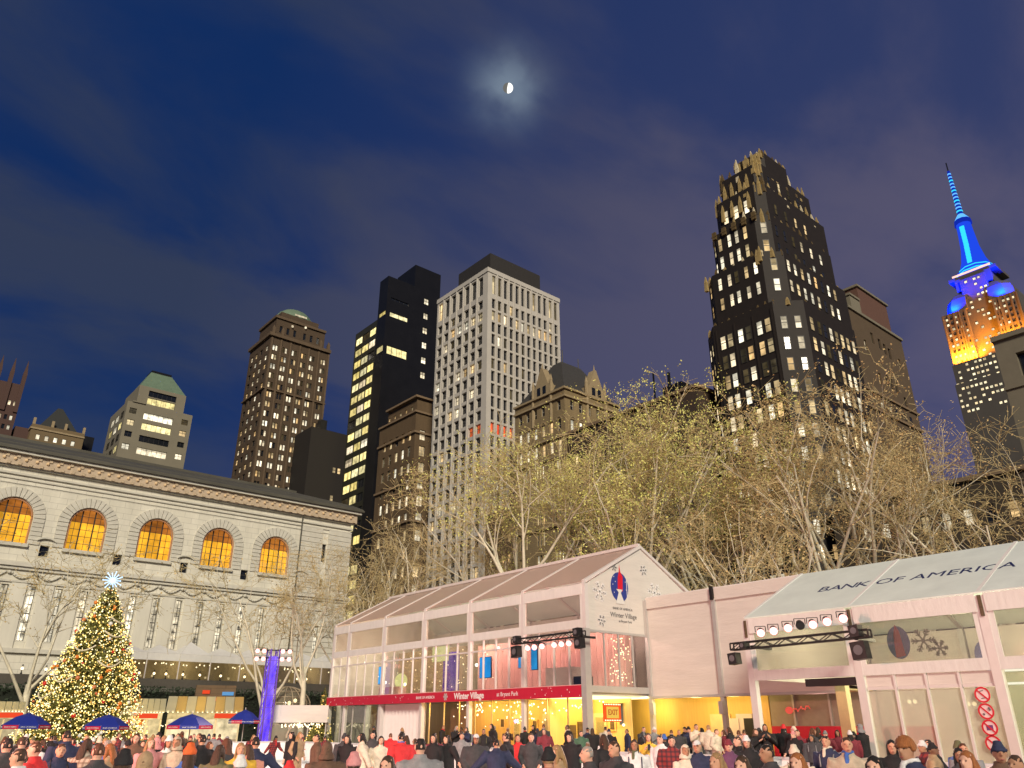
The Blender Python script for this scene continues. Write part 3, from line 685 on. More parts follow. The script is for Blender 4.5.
# --- black and gold tower
ar = thing('black_gold_tower', 'black brick stepped tower with gilded crown and many lit windows', 'building', (95, 57.4, 0))
M_bb = pmat('black brick', (0.015, 0.0105, 0.008), rough=.7, var=.3, scale=.8)
M_gold = pmat('gilded terracotta', (0.42, 0.31, 0.13), rough=.45, var=.35, scale=1.5, bump=.3, metal=.2)
M_gold3 = pmat('pale gold tip', (0.62, 0.54, 0.36), rough=.45, var=.2, scale=1.5)
M_gold2 = pmat('dull gold', (0.11, 0.075, 0.03), rough=.6, var=.4, scale=1.2)
def octo(x0, y0, x1, y1, c): return [(x0 + c, y0), (x1 - c * .2, y0), (x1, y0 + c * .2), (x1, y1 - c * .2), (x1 - c * .2, y1), (x0 + c, y1), (x0, y1 - c), (x0, y0 + c)]
AT = [(95, 48.8, 114, 66, 3.2, 0, 60), (95.35, 50.4, 117, 64.4, 2.4, 60, 69.2), (96.5, 51.9, 117.4, 62.9, 1.8, 69.2, 77.2), (97.4, 52.2, 117.6, 61.8, 1.3, 77.2, 83.6), (98.4, 52.6, 114.6, 60.8, 1.1, 83.6, 88.4), (100, 52.6, 108, 58.4, .9, 88.4, 91.6)]
for (x0, y0, x1, y1, c, z0, z1) in AT:
    m = MB(); m.prism(octo(x0, y0, x1, y1, c), z0, z1); bpart(m, 'setback', M_bb, ar)
PA = picker(51, [(LN, 5), (LW, 3), (LD, 2.0)])
WA = lambda dark: picker(52, [(LN, 4), (LW, 4), (LD, 3), (M_dark, dark)])
def arw(face, plane, u, z, w_, h_, pane):
    link('window', win_mesh(face, w_, h_, M_frame_d, pane, 'sash'), ar, Vector(P3(face, plane, u, z, -.08)) - ar.location)
ra = random.Random(17)
zrow = [57.2 - 3.38 * k for k in range(16)]
for k, z in enumerate(zrow):
    for u in (61.1, 59.8, 57.9, 56.55, 54.6, 53.2): arw('N', 95, u, z - 1.9, 1.02, 2.35, PA(0, 0))
    for u in [99.6, 101.7, 103.4, 105.1, 106.8, 108.5, 110.2, 112]: arw('W', 48.8, u, z - 1.9, 1.12, 2.35, ra.choices([LN, LW, LD, M_dark], [5, 4, 1.5, 1.2])[0])
    # corner bays, two windows each on the cut corners
    for s in (0, 1):
        for t in (.28, .72):
            p0, p1 = (Vector((95, 52, 0)), Vector((98.2, 48.8, 0))) if s == 0 else (Vector((95, 62.8, 0)), Vector((98.2, 66, 0)))
            p = p0.lerp(p1, t); nrm = Vector((-1, -1 if s == 0 else 1, 0)).normalized()
            me = win_mesh('W', .95, 2.1, M_frame_d, ra.choices([LN, LW, M_dark], [4, 3, 1.5])[0], 'sash')
            link('window', me, ar, p + nrm * .08 + Vector((0, 0, z - 1.9)) - ar.location, (0, 0, -pi / 4 if s == 0 else -3 * pi / 4))
for z in (62.2, 65.8):
    for u in (60.6, 58.8, 57.5, 55.7, 54.0): arw('N', 95.35, u, z, .75, 2.2, ra.choices([LN, LW, LD], [5, 2, 1])[0])
    for u in (98.6, 100.5, 102.5, 104.5, 106.5, 108.5, 110.5, 112.5): arw('W', 50.4, u, z, .95, 2.2, ra.choices([LN, LW, M_dark], [4, 2, 3])[0])
for z in (70.2, 73.6):
    for u in (60.4, 58.6, 57.2, 55.6): arw('N', 96.5, u, z, .75, 2.4, ra.choices([LN, LW, LD], [5, 2, 1])[0])
    for u in (99.6, 102, 104.5, 107, 110, 113): arw('W', 51.9, u, z, .9, 2.1, ra.choices([LN, LD, M_dark], [2, 2, 3])[0])
for u in (59.2, 57.2, 55.2): arw('N', 97.4, u, 78.8, 1.0, 2.6, LN)
for z in (78.6, 84.6):
    for u in (101, 104, 107, 110): arw('W', 52.2 if z < 80 else 52.6, u, z, .8, 2.0, ra.choices([LD, LW, M_dark], [2, 2, 3])[0])
for (xa, ya, c_, zs) in ((95.35, 50.4, 2.4, (62.2, 65.8)), (96.5, 51.9, 1.8, (70.2, 73.6))):   # windows on the cut corners of the setbacks
    for z in zs:
        for sgn in (-1, 1):
            yc = ya if sgn < 0 else (64.4 if c_ > 2 else 62.9); p = Vector((xa + c_ / 2, yc - sgn * c_ / 2, 0)); nrm = Vector((-1, sgn, 0)).normalized()
            link('window', win_mesh('W', 1.0, 2.2, M_frame_d, ra.choice([LN, LW]), 'sash'), ar, p + nrm * .08 + Vector((0, 0, z)) - ar.location, (0, 0, -pi / 4 if sgn < 0 else -3 * pi / 4))
for k, z in enumerate((36, 26)):
    m = MB(); m.box(94.8, 52.2, z, 95.0, 62.6, z + .25); bpart(m, 'ledge', M_bb, ar)
m_rib = MB().box(-.12, -.12, 0, 0, .12, 57).mesh('brick_rib', M_bb)
for u in (52.4, 55.6, 58.9, 62.2): link('brick_rib', m_rib, ar, (0, u - 57.4, 2))
def pinn(x_, y_, z_, h_, r_, mat=None):
    m = MB(); m.prism([(x_ - r_, y_ - r_), (x_ + r_, y_ - r_), (x_ + r_, y_ + r_), (x_ - r_, y_ + r_)], z_, z_ + h_ * .55, [(x_ - r_ * .8, y_ - r_ * .8), (x_ + r_ * .8, y_ - r_ * .8), (x_ + r_ * .8, y_ + r_ * .8), (x_ - r_ * .8, y_ + r_ * .8)])
    m.prism([(x_ - r_ * .9, y_ - r_ * .9), (x_ + r_ * .9, y_ - r_ * .9), (x_ + r_ * .9, y_ + r_ * .9), (x_ - r_ * .9, y_ + r_ * .9)], z_ + h_ * .55, z_ + h_, [(x_ - .05, y_ - .05), (x_ + .05, y_ - .05), (x_ + .05, y_ + .05), (x_ - .05, y_ + .05)])
    bpart(m, 'gilded_pinnacle', mat or M_gold, ar)
# gilded crenellations on every setback
for (x0, y0, x1, y1, c, z0, z1), hh, step in ((AT[0], 1.1, 1.3), (AT[1], 1.5, 1.7), (AT[2], 2.2, 1.9), (AT[3], 3.0, 1.7), (AT[4], 3.6, 1.5), (AT[5], 1.7, 1.1)):
    u = y0 + c
    while u <= y1 - c + .01:
        pinn(x0 + .3, u, z1 - hh * .5, hh * rnd.uniform(.7, 1.35), rnd.uniform(.14, .24) + .03 * hh, rnd.choice([M_gold, M_gold, M_gold2, M_gold3]) if z1 > 62 else M_gold2); u += step
    u = x0 + c
    while u <= x1 - .5:
        if z1 > 70 or rnd.random() < .5: pinn(u, y0 + .3, z1 - hh * .5, hh * rnd.uniform(.6, 1.25), rnd.uniform(.14, .24) + .03 * hh, rnd.choice([M_gold, M_gold, M_gold3, M_gold2] if z1 > 80 else [M_gold, M_gold2, M_gold2]) if z1 > 62 else M_gold2)
        u += step
    for (a, b) in ((x0 + c * .5, y0 + c * .5), (x0 + c * .5, y1 - c * .5)): pinn(a, b, z1 - hh * .7, hh * 1.25, .27)
for u in (54.6, 56.2, 57.8, 59.6): pinn(97.3, u, 79.4, 3.4, .3)
for u in (55.0, 56.4, 58.0, 59.4): pinn(98.35, u, 84.2, 3.0, .3)
m = MB()
for u in (53.6, 55.5, 57.4, 59.3, 61.2): m.box(96.1, u - .35, 76.2, 96.5, u + .35, 77.6); m.box(96.05, u - .55, 76.7, 96.12, u + .55, 76.85)
bpart(m, 'balcony_rail', M_gold2, ar)
for (u, pl, z) in ((53.0, 95.3, 67.6), (53.5, 95.3, 67.2), (63.4, 95.6, 67.0)): pinn(pl, u, z, 2.8, .28)
for u in (53.8, 55.5, 57.2):
    m = MB(); m.box(99.6, u - .5, 88.6, 100.1, u + .5, 91.2); bpart(m, 'gilded_panel', M_gold, ar)
m = MB(); m.box(102, 53.6, 91.6, 106.6, 57.4, 92.6); bpart(m, 'roof_house', M_gold2, ar)

# --- brown block right of it
rb = thing('plain_brown_tower', 'plain brown brick tower with pale coping behind the black and gold tower', 'building', (116, 44, 0))
M_pb = pmat('plain brown brick', (0.10, 0.07, 0.042), rough=.8, var=.12, scale=.5)
kx = 118.0 / 101.7; Yb = 44 * kx
hW = [(a * kx, a * kx + .95, z, z + 2.1) for a, z in ((104.8, 60.0), (107.5, 62.4), (107.3, 54.6), (109.7, 62.0), (111.2, 61.6), (112.6, 61.2), (109.6, 55.2), (111.0, 54.8), (112.4, 54.6), (115.6, 60.2), (114.6, 52.4))]
hW = [tuple(round(q, 3) for q in h) for h in hW]
m = MB(); shell(m, 118, Yb, 137.4, Yb + 14, 0, 66.8, [], hW, .35); bpart(m, 'wall', M_pb, rb)
rr = random.Random(3)
bwin(rb, 'W', Yb, hW, M_frame_d, lambda i, h: [LN, LD, LW, M_dark, M_dark, M_dark, M_dark, M_dark, M_dark, LW, M_dark][i], .35)
ledge(rb, 118, Yb, 137.4, Yb + 14, 66.8, 67.3, .3, M_cream, 'coping'); ledge(rb, 118, Yb, 137.4, Yb + 14, 52.0, 52.4, .3, M_brown2); ledge(rb, 118, Yb, 137.4, Yb + 14, 48.8, 49.2, .3, M_brown2)
m = MB(); m.box(123.5, Yb + .2, 67.3, 134.5, Yb + 12, 73.2); bpart(m, 'roof_house', pmat('red brown brick', (0.12, 0.062, 0.045), rough=.8, var=.15), rb)
m = MB(); m.box(123.2, Yb - .1, 73.2, 134.8, Yb + 12, 73.6); m.box(120, Yb + .2, 67.3, 123.5, Yb + 6, 70.2); m.box(119.8, Yb, 70.2, 123.4, Yb + 6.2, 70.6); bpart(m, 'coping', M_cream, rb)
hW2 = [(round(a * kx, 3), round(a * kx + .8, 3), 49.8, 50.9) for a in (106, 108.6, 110.4, 111.8, 113.2, 115)]
for i, h in enumerate(hW2): link('window', win_mesh('W', h[1] - h[0], h[3] - h[2], M_frame_d, [LN, LN, M_dark, M_dark, M_dark, M_dark][i], 'plain'), rb, Vector(((h[0] + h[1]) / 2, Yb - .08, h[2])) - rb.location)

# --- grey block on the right edge
ge = thing('grey_edge_block', 'grey stone block with dark recessed bay cut by the right edge', 'building', (110, 20, 0))
M_ge = pmat('grey limestone', (0.17, 0.15, 0.11), rough=.75, var=.12, scale=.6)
hN = [(16.0, 27.2, 43.6, 46.9)] + grid([26.5, 23.5], 1.0, [37.5, 33], 2.0)
m = MB(); shell(m, 110, 12, 124, 29.4, 0, 49.2, hN, [], .8); bpart(m, 'wall', M_ge, ge); bwin(ge, 'N', 110, hN, M_frame_d, lambda i, h: [M_dark, LD, M_dark, LW, M_dark][i], .8, 'strip')
ledge(ge, 110, 12, 124, 29.4, 49.2, 49.9, .4, M_ge); ledge(ge, 110, 12, 124, 29.4, 42.2, 42.7, .25, M_ge)

# --- low street buildings behind the trees
def lowb(name, label, y0, y1, z1, mat, cols, rowz, seed, wts, w_=1.0, h_=1.9, x0=95.0, style='sash', base=0):
    t = thing(name, label, 'building', (x0, y0, 0)); us = span(y0 + .6, y1 - .6, cols); hn = grid(us, w_, rowz, h_)
    m = MB(); shell(m, x0, y0, x0 + 14, y1, 0, z1, hn, [], .35); bpart(m, 'wall', mat, t); bwin(t, 'N', x0, hn, M_frame_d, picker(seed, wts), .35, style)
    ledge(t, x0, y0, x0 + 14, y1, z1, z1 + .5, .4, M_brown2); return t
t = lowb('brick_loft_building', 'dark brick loft building with roof tanks behind the green tinged trees', 67, 96.2, 51.0, pmat('old dark brick', (0.045, 0.03, 0.021), rough=.85, var=.2), 10, [12.0 + 4.1 * k for k in range(9)], 61, [(LW, 2), (LD, 3), (M_dark, 4)])
m = MB(); m.box(98, 72, 51.5, 103, 76, 54.6); m.box(98, 80, 51.5, 101, 82, 53.4); m.tube((99, 78.5, 51.5), (99, 78.5, 58.5), .18); m.tube((99, 75.2, 51.5), (99, 75.2, 57.5), .3); bpart(m, 'chimney', M_black, t)
lowb('cornice_row_building', 'low dark building with a row of bright windows behind right hand trees', 26, 48.4, 27.5, pmat('dim stone', (0.05, 0.038, 0.026), rough=.85, var=.2), 9, [9.4, 13.6, 17.9, 22.6], 62, [(LN, 3), (LW, 2), (M_dark, 3)])
lowb('stone_mansion_building', 'brown building low behind the bare trees at the right edge', 2, 25.6, 24.0, M_pb, 8, [7.0, 11.5, 16.0, 20.0], 63, [(LW, 2), (LD, 2), (M_dark, 4)])
lowb('street_infill_building', 'dim building filling the street row left of the tan chateau roofed block', 111.6, 120.3, 40.0, M_brown, 4, [10 + 4 * k for k in range(7)], 64, [(LW, 3), (LD, 2), (M_dark, 3)])

# --- far art deco skyscraper with coloured lights
es = thing('art_deco_skyscraper', 'far art deco skyscraper lit orange and blue with a glowing blue spire', 'skyscraper', (612, 166, 0))
M_es = pmat('grey limestone far', (0.085, 0.075, 0.065), rough=.7, var=.1, scale=.1)
cy = 166.5
def esblock(dy, x0, x1, z0, z1, name='setback'):
    m = MB(); m.box(x0, cy - dy, z0, x1, cy + dy, z1); return bpart(m, name, M_es, es)
esblock(29, 610, 660, 0, 240); esblock(28, 611, 655, 240, 256)
for s in (-1, 1):
    m = MB(); m.box(613, cy + s * 9.5, 256, 652, cy + s * 27.5, 300); bpart(m, 'tower_bay', M_es, es)
    m = MB(); prv = None
    for (zz, yy2, xx2) in ((300, 24.5, 613.8), (306, 24.2, 614.0), (311, 23, 615), (315, 20.5, 617), (318, 16.5, 620)):
        cur = [(xx2 + 3, cy + s * 8), (650, cy + s * 8), (650, cy + s * yy2), (xx2 + 5, cy + s * yy2), (xx2, cy + s * (yy2 - 5)), (xx2, cy + s * 8)]
        if s < 0: cur = cur[::-1]
        if prv: m.prism(prv[1], prv[0], zz, cur)
        prv = (zz, cur)
    bpart(m, 'upper_bay', M_es, es)
esblock(9.4, 616, 650, 256, 326, 'centre_bay')
esblock(13, 617, 648, 318, 328)
esblock(17.5, 618, 646, 328, 330.5, 'observation_deck')
me = MB().box(-.6, -.55, 0, 0, .55, 43).mesh('pier', M_es)
for s in (-1, 1):
    for k in range(5): link('pier', me, es, (1.0, cy - 166 + s * (10.2 + 4.1 * k), 256.5))
EW = lit('far office light', (1.0, 0.9, 0.6), (1.0, 0.75, 0.4), 1.4)
re_ = random.Random(9)
wm = win_mesh('N', 2.0, 1.9, M_frame_d, EW, 'plain'); wd = win_mesh('N', 1.8, 1.9, M_frame_d, M_dark, 'plain')
cnt = 0
for r in range(24):
    z = 322 - r * 4.6
    for k in range(18):
        u = cy - 26.5 + k * 3.15
        d = abs(u - cy)
        if z > 256 and d > 26: continue
        if z > 298 and d > 8: continue
        pl = 610 if z < 238 else 611 if z < 254 else (613 if d > 9.6 else 616)
        if re_.random() < (.62 if z < 256 else .42 if d < 9 else .3): link('window', wm, es, Vector((pl - .15, u, z)) - es.location)
        elif z > 256 and d > 9.6: link('window', wd, es, Vector((pl - .15, u, z)) - es.location)
DK = emat('deck lamps pink', (1.0, 0.55, 0.45), 1.6)
m = MB(); m.box(617.4, cy - 14, 331.0, 617.9, cy + 14, 332.4); bpart(m, 'deck_lights', DK, es)
BL = emat('mast blue', (0.015, 0.07, 0.85), 1.0); CY = emat('mast cyan', (0.03, 0.55, 0.85), 1.5); BW = emat('mast white blue', (.12, .45, 1.0), 1.3); DB = emat('mast deep blue', (0.008, 0.03, 0.5), .8)
def ring(r, n=10, cx=632.0): return [(cx + r * cos(2 * pi * k / n + pi / n), cy + r * sin(2 * pi * k / n + pi / n)) for k in range(n)]
m = MB()
for (za, ra_), (zb, rb_) in zip([(332.4, 15.0), (336, 13.6), (338, 12.0), (346, 9.2), (358, 7.0), (374, 5.9)], [(336, 14.6), (338, 12.2), (346, 9.2), (358, 7.0), (374, 5.9), (383, 5.5)]): m.prism(ring(ra_), za, zb, ring(rb_))
mast = bpart(m, 'mooring_mast', BL, es)
for k, (z0, z1, r_) in enumerate(((333.4, 334.4, 15.2), (337.6, 338.6, 12.4))):
    m = MB(); m.prism(ring(r_), z0, z1); bpart(m, 'light_band', CY, es)
for i in range(11):
    z = 341 + i * 3.4; r_ = 10.2 - (z - 341) * .17 if z < 358 else 7.1 - (z - 358) * .06
    m = MB(); m.box(632 - r_ - .5, cy - 1.7, z, 632 - r_ + .6, cy + 1.7, z + 2.7); bpart(m, 'mast_window', CY, es)
m = MB(); m.prism(ring(6.8), 382, 386, ring(6.2)); bpart(m, 'mast_ring', DB, es)
m = MB(); m.prism(ring(6.0), 386, 392, ring(2.4)); bpart(m, 'mast_dome', BW, es)
m = MB(); m.prism(ring(2.2, 8), 392, 437, ring(1.1, 8)); bpart(m, 'antenna', DB, es)
for i in range(12):
    z = 394.5 + i * 3.5; r_ = 2.35 - i * .09; m = MB(); m.prism(ring(r_, 8), z, z + 1.3); bpart(m, 'antenna_light', BW if i % 3 else CY, es)
m = MB(); m.tube((632, cy, 437), (632, cy, 446), .5); bpart(m, 'antenna_tip', M_black, es)
def area(name, loc, dirv, sx, sy, power, c):
    d = bpy.data.lights.new(name, 'AREA'); d.shape = 'RECTANGLE'; d.size = sx; d.size_y = sy; d.energy = power; d.color = c; d.spread = radians(150)
    o = bpy.data.objects.new(name, d); col.objects.link(o); o.location = loc; o.rotation_euler = Vector(dirv).to_track_quat('-Z', 'Y').to_euler(); return o
for s in (-1, 1):
    # floodlight rows standing on the setbacks
    area('setback_floodlight', (609.5, cy + s * 16.5, 257.5), (.30, 0, 1), 18, 3.0, 180000, (1.0, .30, .012))
    area('setback_floodlight', (609.5, cy + s * 19, 301.0), (.42, s * .15, 1), 10, 2.0, 230000, (.0, .012, 1.0))

# moon: ball high above the towers, its lit half put into the emission
m = MB(); m.ball((0, 0, 0), 1, 24, 14); me = m.mesh('moon', bpy.data.materials.new('moonlight'), True); mm = me.materials[0]; MATS['moonlight'] = mm
mm.use_nodes = True; t = mm.node_tree; t.nodes.clear()
o_ = t.nodes.new('ShaderNodeOutputMaterial'); e_ = t.nodes.new('ShaderNodeEmission'); co = t.nodes.new('ShaderNodeTexCoord'); dp = t.nodes.new('ShaderNodeVectorMath'); dp.operation = 'DOT_PRODUCT'
t.links.new(co.outputs['Normal'], dp.inputs[0]); dp.inputs[1].default_value = tuple((RT * .97 - UP * .2 - FW * .12).normalized())
mr = t.nodes.new('ShaderNodeMapRange'); t.links.new(dp.outputs['Value'], mr.inputs[0]); mr.inputs[1].default_value = 0.0; mr.inputs[2].default_value = .12; mr.inputs[3].default_value = .16; mr.inputs[4].default_value = 1.6
e_.inputs[0].default_value = (1, .98, .9, 1); t.links.new(mr.outputs[0], e_.inputs[1]); t.links.new(e_.outputs[0], o_.inputs[0]); mm.cycles.emission_sampling = 'NONE'
mo = link('moon', me, None, Vector((0, 0, CAMH)) + MOON * 3000, None, 3000 * 5.2 / 850)
tag(mo, 'bright half moon glowing through thin cloud', 'moon')

# ------------------------------------------------------------------ tents
M_fab = pmat('white tent fabric', (0.70, 0.69, 0.66), rough=0.55, var=0.09, scale=2.2, bump=0.45, stretch=(1, 2.2, .5))
M_fab2 = pmat('tent wall fabric', (0.66, 0.62, 0.57), rough=0.6, var=0.09, scale=0.8, bump=0.6, stretch=(.5, .5, 2.6))
M_roof_f = pmat('pale roof membrane', (0.66, 0.74, 0.69), rough=0.4, var=0.12, scale=.8, bump=.35)
M_alu = pmat('aluminium frame', (0.50, 0.49, 0.47), rough=0.4, var=0.08, metal=0.3)
M_alu_w = pmat('white frame', (0.66, 0.62, 0.60), rough=0.45, var=0.06)
G_clear = glass('clear glass', (0.92, 0.94, 0.92), 0.10)
G_vinyl = glass('clear vinyl', (0.86, 0.84, 0.80), 0.08, 0.14, (0.45, 0.42, 0.38))
G_roof = glass('tinted roof vinyl', (0.75, 0.69, 0.63), 0.08, 0.45, (0.60, 0.47, 0.41))
STR = emat('string light bulb', (1.0, 0.82, 0.5), 3.2)
WHITE = emat('white lamp', (1.0, 0.95, 0.85), 3.0)
YEL = emat('yellow soffit lamp', (1.0, 0.86, 0.42), 2.2)
PINK = emat('spot lens', (1.0, 0.42, 0.38), 3.0)
M_blk = pmat('black powder coat', (0.012, 0.012, 0.013), rough=.5)
M_navy = pmat('navy print', (0.012, 0.02, 0.09), rough=.6, var=.05)
M_redp = pmat('red print', (0.62, 0.01, 0.03), rough=.6, var=.05)
M_whitep = pmat('white print', (0.8, 0.8, 0.8), rough=.6, var=.02)
M_greyp = pmat('grey print', (0.12, 0.11, 0.12), rough=.6, var=.05)
M_flake = pmat('snowflake print', (0.78, 0.76, 0.75), rough=.6, var=.03)
def plight(name, loc, power, c, r=.25):
    d = bpy.data.lights.new(name, 'POINT'); d.energy = power; d.color = c; d.shadow_soft_size = r
    o = bpy.data.objects.new(name, d); col.objects.link(o); o.location = loc; return o
BULB = MB().ball((0, 0, 0), .045, 5, 3).mesh('bulb', STR)
PX = 28.0
pav = thing('glass_pavilion', 'two storey gabled tent pavilion with glass front, red banner and pink lit frame', 'pavilion', (PX, 27.6, 0))
def pp_(mb, name, mat, smooth=False, root=None): root = root or pav; o = mb.build(name, mat, root, smooth); o.location = -root.location; return o
PY = [27.6, 32.2, 36.8, 41.4, 46.0, 50.6, 52.8]; PB = 36.8; RX, RZ, EZ = 32.4, 10.75, 8.45
Y0, Y1 = PY[0], PY[-1]
for y in PY:
    m = MB(); m.box(PX - .02, y - .11, .3, PX + .22, y + .11, EZ); pp_(m, 'post', M_alu_w)
    m = MB(); m.box(PB - .2, y - .11, .3, PB, y + .11, EZ); pp_(m, 'post', M_alu_w)
    for (xa, xb) in ((PX, RX), (PB, RX)):
        m = MB(); m.extr([(xa, y - .1, EZ), (RX, y - .1, RZ), (RX, y - .1, RZ + .16), (xa, y - .1, EZ + .16)], (0, .2, 0)); pp_(m, 'rafter', M_alu_w)
for a, b in zip(PY, PY[1:]):
    y0, y1 = a + .115, b - .115
    m = MB(); m.extr([(PX + .02, y0, EZ + .08), (RX, y0, RZ + .08), (RX, y1, RZ + .08), (PX + .02, y1, EZ + .08)], (0, 0, .03)); pp_(m, 'roof_panel', G_roof)
    m = MB(); m.extr([(PB - .02, y0, EZ + .08), (RX, y0, RZ + .08), (RX, y1, RZ + .08), (PB - .02, y1, EZ + .08)], (0, 0, .03)); pp_(m, 'roof_panel', M_roof_f)
    m = MB(); m.box(PX - .05, y0, 7.92, PX + .03, y1, 8.43); pp_(m, 'valance', M_fab)
    m = MB(); m.box(PX - .02, y0, 6.33, PX + .04, y1, 6.74); pp_(m, 'fabric_strip', M_fab)
    m = MB(); m.box(PX, y0, 6.74, PX + .03, y1, 7.92); pp_(m, 'vinyl_window', G_vinyl)
    for ya in (y0, y1 - .14): m = MB(); m.box(PX - .015, ya, 6.745, PX + .045, ya + .14, 7.915); pp_(m, 'window_border', M_fab)
    n = 4 if b - a > 3 else 2
    for i in range(n):
        u0 = y0 + (y1 - y0) * i / n; u1 = y0 + (y1 - y0) * (i + 1) / n
        m = MB(); m.box(PX + .08, u0 + .03, 3.74, PX + .1, u1 - .03, 6.3); pp_(m, 'glass_pane', G_clear)
        if i: m = MB(); m.box(PX + .04, u0 - .035, 3.73, PX + .14, u0 + .035, 6.32); pp_(m, 'mullion', M_alu_w)
    m = MB(); m.box(PX + .045, y0, 5.72, PX + .135, y1, 5.80); pp_(m, 'transom', M_alu_w)
m = MB(); m.box(RX - .09, Y0, RZ + .1, RX + .09, Y1, RZ + .26); pp_(m, 'ridge_beam', M_alu_w)
m = MB(); m.box(PX + .16, Y0 + .05, 3.30, PB - .2, Y1, 3.68); pp_(m, 'upper_floor', M_alu)
m = MB(); m.box(PX - .16, Y0 - .02, 3.20, PX - .03, Y1 + .05, 3.73); ban = pp_(m, 'banner', M_red)
m = MB(); m.box(PX - .17, Y0 - .03, 3.725, PX - .02, Y1 + .05, 3.76); pp_(m, 'banner_trim', pmat('pink trim', (.75, .4, .4), rough=.5))
Mt = lambda y, z, x=PX - .165: frame3((x, y, z), (0, -1, 0), (0, 0, 1))
wtext('BANK OF AMERICA', .22, 'lettering', M_whitep, ban, Mt(40.75, 3.47), .004)
wtext('Winter Village', .46, 'lettering', M_whitep, ban, Mt(36.55, 3.46), .004, bold=.012)
wtext('at Bryant Park', .30, 'lettering', M_whitep, ban, Mt(33.25, 3.47), .004)
def flake(c, u, v, r, th, name, mat, par, n_arms=6, off=0):
    u, v = Vector(u), Vector(v); nrm = u.cross(v); m = MB(); c = Vector(c)
    for k in range(n_arms):
        a = 2 * pi * k / n_arms + off; d = u * cos(a) + v * sin(a); s = -u * sin(a) + v * cos(a)
        def bar(p, q, w_): 
            e = (q - p).normalized(); f = nrm.cross(e) * (w_ / 2)
            m.extr([p - f, q - f, q + f, p + f], nrm * .01)
        bar(c + d * .02 * r, c + d * r, th)
        for t in (.45, .7):
            for sg in (-1, 1): bar(c + d * r * t, c + d * r * (t + .22) + s * sg * r * .22, th * .8)
    o = m.build(name, mat, par); o.location = -pav.location if par is pav else (0, 0, 0); return o
flake((PX - .162, 38.72, 3.47), (0, -1, 0), (0, 0, 1), .2, .06, 'snowflake', M_whitep, ban)
rb_ = random.Random(4)
me = MB().ball((0, 0, 0), .022, 5, 3).mesh('printed_dot', M_whitep)
for i in range(70):
    y = rb_.uniform(Y0 + .1, 52.5)
    if 31.8 < y < 42.3: continue
    o = link('printed_dot', me, ban, (PX - .163, y, rb_.uniform(3.26, 3.68)), None, (.2, rb_.uniform(.7, 1.7), rb_.uniform(.7, 1.7)))
# west gable
m = MB(); m.extr([(PX + .2, Y0, 6.28), (PB - .2, Y0, 6.28), (PB - .2, Y0, EZ), (RX, Y0, RZ), (PX + .2, Y0, EZ)], (0, .05, 0)); gab = pp_(m, 'gable_fabric', M_fab2)
m = MB(); m.extr([(PX, Y1 - .05, 3.7), (PB, Y1 - .05, 3.7), (PB, Y1 - .05, EZ), (RX, Y1 - .05, RZ), (PX, Y1 - .05, EZ)], (0, .04, 0)); pp_(m, 'rear_gable', M_fab2)
m = MB(); m.box(PB - .08, Y0 + .3, .3, PB - .02, Y1 - .1, EZ); pp_(m, 'rear_wall', M_fab2)
gy = Y0 - .006
# round emblem: blue disc with red peaked hall in front, white foot
def gpoly(pts, name, mat, d=.012):
    m = MB(); m.extr([(x, gy - d + .006, z) for x, z in pts], (0, .006, 0)); o = m.build(name, mat, gab); return o
C = (30.65, 8.52); r = .72
gpoly([(C[0] + r * .92 * cos(2 * pi * k / 28), C[1] + r * 1.05 * sin(2 * pi * k / 28)) for k in range(28)], 'emblem_disc', pmat('emblem blue', (.03, .05, .26), rough=.5))
gpoly([(C[0] - .16, C[1] - .2), (C[0] + .22, C[1] - .2), (C[0] + .27, C[1] + .55), (C[0] + .1, C[1] + .8), (C[0] + .05, C[1] + 1.15), (C[0], C[1] + .8), (C[0] - .1, C[1] + .5)], 'emblem_tower', M_redp, .022)
gpoly([(C[0] - .34, C[1] - .85), (C[0] - .1, C[1] - .28), (C[0] - .28, C[1] - .12), (C[0] + .2, C[1] - .12), (C[0] + .06, C[1] - .3), (C[0] + .34, C[1] - .85)], 'emblem_foot', M_fab, .03)
for dx, dz in ((-.4, .5), (-.5, .1), (-.3, .25), (.45, .3), (-.42, -.3), (.5, -.1)): gpoly([(C[0] + dx + .03 * cos(k), C[1] + dz + .03 * sin(k)) for k in (0, 1.57, 3.14, 4.71)], 'emblem_star', M_whitep, .02)
Mg = lambda x, z: frame3((x, gy - .008, z), (1, 0, 0), (0, 0, 1))
wtext('BANK OF AMERICA', .17, 'lettering', M_greyp, gab, Mg(30.8, 7.43), .003)
wtext('Winter Village', .34, 'lettering', M_greyp, gab, Mg(30.85, 7.1), .003)
wtext('at Bryant Park', .17, 'lettering', M_greyp, gab, Mg(30.95, 6.82), .003)
for (x, z, r_) in ((29.15, 8.15, .52), (30.05, 6.62, .42), (29.2, 6.75, .3), (33.4, 8.5, .55), (32.6, 9.6, .3), (30.3, 9.5, .2)):
    if z - r_ > 6.2: flake((x, gy - .004, z), (1, 0, 0), (0, 0, 1), r_, .07, 'printed_snowflake', M_flake, gab, off=x)
for x in (31.2, 33.8): m = MB(); m.box(x - .02, gy - .01, 6.3, x + .02, gy, EZ + .6); m.build('fabric_seam', M_fab, gab)
